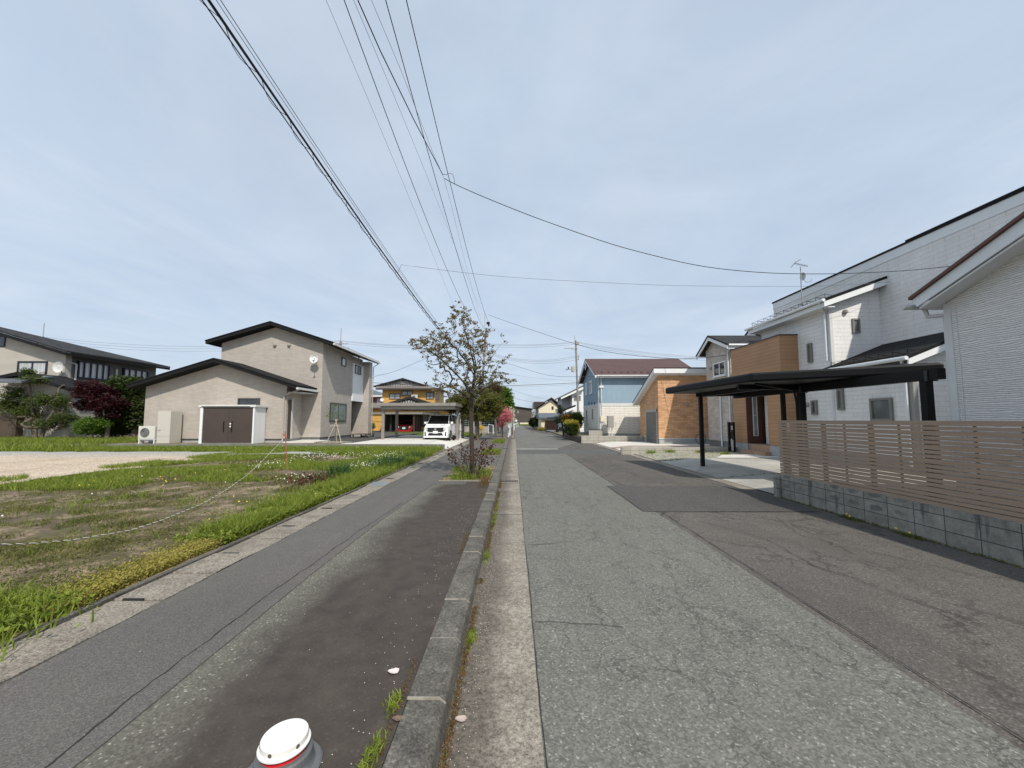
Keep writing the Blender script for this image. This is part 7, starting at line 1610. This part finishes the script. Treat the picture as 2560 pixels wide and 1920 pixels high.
m = MB(); m.tube([(PR[0], 44, 0.1), PRT], [0.14, 0.10], 12); m.build('pole', M_poleC, t)
m = MB(); p = Q(1410, 871.5, 44); cross(m, p[0], 7.4, 43.85, p[2], 0.035); m.tube([(6.6, 43.85, p[2]), (7.2, 43.85, p[2]-0.35)], 0.02, 4)
p2_ = Q(1413, 924, 44); cross(m, p2_[0], 7.3, 43.85, p2_[2], 0.03); m.build('crossarm', M_grey, t)
a = Q(1432.5, 923, 43.9); m = MB(); m.lathe([(0.19, -0.33), (0.2, -0.3), (0.2, 0.28), (0.18, 0.33), (0.05, 0.34)], a, 16); m.build('transformer', plain('transformer grey', (0.42, 0.42, 0.40), 0.5), t)
m = MB(); a = Q(1421, 920, 43.9); m.lathe([(0.06, -0.15), (0.09, -0.1), (0.05, 0), (0.08, 0.08), (0.02, 0.14)], a, 8); a = Q(1417, 924, 43.9); m.lathe([(0.04, -0.1), (0.06, 0), (0.02, 0.1)], a, 8); m.build('cutout', M_black, t)
m = MB(); m.tube([(7.15, 44, 10.7), Q(1435.5, 838, 44)], 0.025, 4); m.build('lightning_rod', M_grey, t)
m = MB(); a = Q(1443, 858, 44); m.box(a[0]-0.18, 43.85, a[2]-0.2, a[0]+0.2, 44.1, a[2]+0.15); m.build('switchgear', M_grey, t)
m = MB()
for py_ in (890, 894.5, 899):
    a = Q(1445.5, py_, 43.9); m.lathe([(0.03, -0.07), (0.06, 0), (0.03, 0.07)], a, 8)
m.build('insulator', M_black, t)
def farpole(x, z_, label):
    t = thing('utility_pole', label, 'utility pole', (x, 44, 0.2))
    m = MB(); m.tube([(x, 44, 0.2), (x, 44, z_-1.6)], [0.16, 0.11], 10); m.build('pole', M_poleC, t)
    m = MB(); m.tube([(x, 44, z_-1.7), (x, 44, z_)], 0.04, 5); m.build('lightning_rod', M_grey, t)
    m = MB(); cross(m, x-0.9, x+0.9, 43.9, z_-1.9); cross(m, x-0.6, x+1.1, 43.9, z_-2.4, 0.03); m.build('crossarm', M_grey, t)
farpole(-54.9, 13.0, 'distant utility pole behind the grey beige house roof at far left')
farpole(-20.09, 12.4, 'distant utility pole behind the tan house roof')
t = thing('utility_pole', 'thin pale utility pole standing among the far trees on the left', 'utility pole', (Q(1233, 1, 62)[0], 62, 0.1))
m = MB(); m.tube([(Q(1233, 1, 62)[0], 62, 0.1), (Q(1233, 1, 62)[0], 62, 8.5)], [0.17, 0.12], 8); m.build('pole', M_poleC, t)

# ------------------------------------------------------------------ wires
s6 = 2.074
def z6(x, y_): return (480+x/s6, y_/s6)
GW = 'overhead cables along the left side of the road'
def along(name, label, pxs, X0, X1, r_, end, mat=M_wire, y_start=-6, ext=True, deg=None):
    pts = [U(*z6(x, y_), X0+(X1-X0)*i/(len(pxs)-1)) for i, (x, y_) in enumerate(pxs)]
    pts.append(end); P_ = fit(pts, 40, y0=pts[0][1]-1.2)
    P_.append(end) if math.dist(P_[-1], end) > 0.05 else None
    # keep the measured polyline exact near the camera: piecewise interpolation
    A = np.array(pts); ys = A[:, 1]; o = []
    yy = np.concatenate([np.linspace(ys[0]-0.8, ys[0], 3)[:-1], np.linspace(ys[0], ys[-2], 24), np.linspace(ys[-2], ys[-1], 12)[1:]])
    cz = np.polyfit(ys, A[:, 2], 3 if len(ys) > 4 else 2); cxx = np.polyfit(ys, A[:, 0], 2)
    for v in yy: o.append((float(np.polyval(cxx, v)), float(v), float(np.polyval(cz, v))))
    return wire(name, label, o, r_, mat, 'cable', GW)
bp = [(75, 0), (300, 320), (545, 670), (770, 990), (1040, 1370), (1240, 1659)]
B0 = [U(*z6(x, y_), -3.2) for x, y_ in bp]+[(-3.35, 26, 5.9), (-3.6, 36, 6.5), (-3.85, 43.9, 7.0)]
A = np.array(B0); ys = A[:, 1]; cz = np.polyfit(ys, A[:, 2], 3); cx_ = np.polyfit(ys, A[:, 0], 2)
yy = np.linspace(2.6, 43.9, 60); bun = [Vector((np.polyval(cx_, v), v, np.polyval(cz, v))) for v in yy]
wire('telephone_cable', 'thickest black cable bundle running from top left down to the pole', [tuple(p) for p in bun], 0.017, M_wire, group=GW)
wire('telephone_cable', 'black cable hanging just below the thick bundle', [tuple(p+Vector((-0.03, 0, -0.055))) for p in bun], 0.008, M_wire, group=GW)
wire('telephone_cable', 'thin grey upper wire parallel to the thick bundle', [tuple(p+Vector((0.06, 0, 0.10))) for p in bun], 0.005, M_wireg, group=GW)
wire('telephone_cable', 'second thin grey wire just above the thick bundle', [tuple(p+Vector((0.02, 0, 0.09))) for p in bun], 0.004, M_wireg, group=GW)
sp = []; L = 0
dn = [bun[0].lerp(bun[1], 0)]
for a, b in zip(bun, bun[1:]):
    n = 14
    for k in range(n): dn.append(a.lerp(b, k/n))
for i, p in enumerate(dn):
    if i: L += (p-dn[i-1]).length
    th_ = L*2*math.pi/0.62; sp.append((p.x+0.035*math.cos(th_)-0.02, p.y, p.z-0.045+0.045*math.sin(th_)))
wire('spiral_hanger_wire', 'thin wire coiling in loops around the thick cable bundle', sp, 0.0045, M_wire, group=GW, n=4)
wire_specs = [
 ('power_line', 'leftmost thin grey wire of the fan of wires over the road', [(695, 0), (820, 290), (1000, 720), (1200, 1210), (1360, 1590)], -3.6, -3.6, 0.004, (-3.9, 43.8, 8.9), M_wireg),
 ('power_line', 'thick black power line second from left in the fan of wires', [(797, 0), (930, 380), (1100, 850), (1265, 1275), (1430, 1620)], -3.6, -3.6, 0.011, (-4.1, 43.8, 12.2), M_wire),
 ('power_line', 'thin grey wire between the two left black power lines', [(840, 0), (1000, 380), (1180, 830), (1335, 1200)], -2.7, -2.85, 0.004, (-3.35, 44, 14.2), M_wireg),
 ('power_line', 'middle black power line ending at the pole crossarm', [(1015, 0), (1150, 540), (1300, 1080), (1480, 1630)], -2.6, -2.75, 0.011, (-3.1, 43.8, 12.2), M_wire),
 ('power_line', 'rightmost black power line of the fan of wires', [(1115, 0), (1240, 560), (1380, 1110), (1525, 1640)], -2.2, -2.2, 0.011, (-2.2, 43.8, 12.2), M_wire)]
for nm, lab, pxs, xa, xb, r_, end, mt in wire_specs: along(nm, lab, pxs, xa, xb, r_, end, mt)
J = U(*z6(1300, 905), -1.95)
wire('low_voltage_cable', 'black cable slanting from the top to the splice where the house drop begins', [U(*z6(x, y_), X) for (x, y_), X in zip([(860, 0), (975, 260), (1150, 620), (1300, 905)], (-2.6, -2.45, -2.2, -1.95))], 0.011, M_wire, group=GW)
wire('low_voltage_cable', 'thin grey wire meeting the splice from above and running on to the pole', [U(*z6(930, 0), -2.5), U(*z6(1090, 380), -2.3), U(*z6(1260, 820), -2.0), J, U(1125, 500, -2.0), U(1165, 665, -2.3), (-3.1, 43.8, 10.8)], 0.004, M_wireg, group=GW)
GS = 'service drops crossing the street'
sc = [(1118, 436), (1125, 433), (1132, 436), (1136, 450), (1137, 460)]
wire('splice_loop', 'small looped jumper at the splice of the house service cable', [J]+[U(x, y_, -1.93) for x, y_ in sc], 0.007, M_wire, group=GS)
D1 = [(1111, 446), (1137, 460), (1190, 484), (1260, 513), (1350, 548), (1504, 602), (1600, 630), (1736, 662), (1850, 677), (1967, 684), (2100, 684), (2257, 677), (2375, 666)]
def drop(pix, P0, P1):
    """world curve through photo points with depth blended between ends, in horizontal plane parameter"""
    o = []
    x0, y0 = P0[0], P0[1]; x1, y1 = P1[0], P1[1]
    for (px_, py_) in pix:
        r_ = ray(px_, py_)   # intersect with vertical plane through P0,P1
        nx_, ny_ = -(y1-y0), (x1-x0); tt = (nx_*x0+ny_*y0)/(nx_*r_[0]+ny_*r_[1]); o.append((r_[0]*tt, r_[1]*tt, CAM_H+r_[2]*tt))
    return o
def smooth(pts, n=4):
    P_ = [Vector(p) for p in pts]; o = []
    for i in range(len(P_)-1):
        a = P_[max(i-1, 0)]; b = P_[i]; c = P_[i+1]; d = P_[min(i+2, len(P_)-1)]
        for k in range(n):
            t_ = k/n; o.append(tuple(0.5*((2*b)+(c-a)*t_+(2*a-5*b+4*c-d)*t_*t_+(3*b-a-3*c+d)*t_**3)))
    o.append(tuple(P_[-1])); return o
E1 = U(2375, 666, GP-0.02)
wire('service_cable', 'thick sagging black service cable running to the big white house', smooth(drop(D1, J, E1)), 0.010, M_wire, group=GS)
a = U(*z6(1050, 1370), -3.2)
E2 = U(2230, 705, GP-0.02)
wire('service_cable', 'thin grey drop wire from the cable bundle toward the white house', [tuple(bun[int(np.argmin(abs(yy-a[1])))])]+smooth(drop([(1003, 662), (1240, 690), (1500, 706), (1700, 714), (1967, 716), (2100, 713), (2230, 705)], a, E2)), 0.005, M_wireg, group=GS)
E3_ = (12.0, 21.3, U(1824, 887, 12.0)[2])
wire('service_cable', 'black service cable from the left pole top to the beige stone house', smooth(drop([(1221, 787), (1300, 815), (1435, 859), (1520, 880), (1620, 892), (1690, 897), (1759, 894), (1824, 887)], (-2.7, 43.8), (E3_[0], E3_[1]))), 0.016, M_wire, group=GS)
wire('service_cable', 'cable sagging from the left pole to the corner of the blue house', smooth(drop([(1208, 890), (1290, 915), (1370, 938), (1440, 942), (1490, 941)], (-3.2, 43.8), (6.75, 30.2))), 0.014, M_wireg, group=GS)
wire('service_cable', 'cable from the back corner of the tan house up to the left pole', smooth(drop([(929, 943), (933, 946), (940, 940), (985, 929), (1060, 898), (1130, 865), (1205, 830)], (-11.45, 31.0), (-3.2, 43.8))), 0.014, M_wireg, group=GS)
GX = 'wires along the cross street'
Lf_ = (-54.9, 43.9); 
def crosswire(label, p0, p1, s_, r_=0.012, mat=M_wireg): wire('cross_street_wire', label, sag(p0, p1, s_), r_, mat, group=GX)
for k, (za, zb2, s_) in enumerate([(11.3, 10.6, 0.9), (11.05, 10.5, 1.0), (10.7, 10.3, 1.0)]):
    nmk = ['upper', 'middle', 'lower'][k]
    crosswire(f'{nmk} of three wires from the far left pole to the pole behind the tan house', (-54.5, 43.9, za), (-20.1, 43.9, zb2+0.3), s_)
    crosswire(f'{nmk} of three wires between the tan house pole and the left street pole', (-20.1, 43.9, zb2+0.3), (-3.3, 43.9, zb2-0.1), 0.4)
    crosswire(f'{nmk} of three wires crossing the road to the slim right pole', (-3.2, 43.9, zb2-0.1), (7.2, 43.9, zb2+0.15), 0.25)
    crosswire(f'{nmk} of three wires running right from the slim pole above the maroon roof', (7.25, 44, zb2+0.15), (42, 44, 10.2-0.25*k), 1.6)
for k, (py_, lab) in enumerate([(890, 'upper sagging wire of the lower set crossing the road'), (894, 'middle sagging wire of the lower set crossing the road'), (900, 'lower sagging wire of the lower set crossing the road')]):
    b = Q(1441, py_, 43.9); crosswire(lab, (-3.3, 43.9, 9.6-0.1*k), (7.2, 43.9, b[2]), 0.75)
b = Q(1440, 957, 43.9)
crosswire('thick low telecom cable crossing the road between both poles', (-3.8, 43.85, Q(1205, 966, 43.9)[2]), (7.3, 43.85, b[2]), 0.05, 0.025, M_wire)
crosswire('thin wire just below the thick low telecom cable', (-3.8, 43.8, Q(1205, 968, 43.9)[2]), (7.3, 43.8, b[2]-0.15), 0.1, 0.01)
crosswire('telecom cable continuing left above the ochre house roof', (-20.1, 43.9, Q(852, 952, 43.9)[2]), (-3.8, 43.9, Q(1205, 966, 43.9)[2]), 0.1, 0.025, M_wire)
def faraway(pix, Y0, Y1, lab, r_):
    pts = [Q(px_, py_, Y0+(Y1-Y0)*i/(len(pix)-1)) for i, (px_, py_) in enumerate(pix)]; wire('distant_wire', lab, smooth(pts), r_, M_wireg, group='far wires along the road')
faraway([(1208, 925), (1270, 935), (1340, 945), (1440, 953)], 44, 46, 'faint wire above the thick low telecom cable', 0.008)
faraway([(1210, 960), (1280, 993), (1320, 1003), (1360, 1010)], 44, 80, 'far wire descending from the left pole to the cream house', 0.022)
faraway([(1280, 975), (1340, 993), (1378, 998)], 44, 75, 'faint wire ending near the cream house ridge', 0.012)
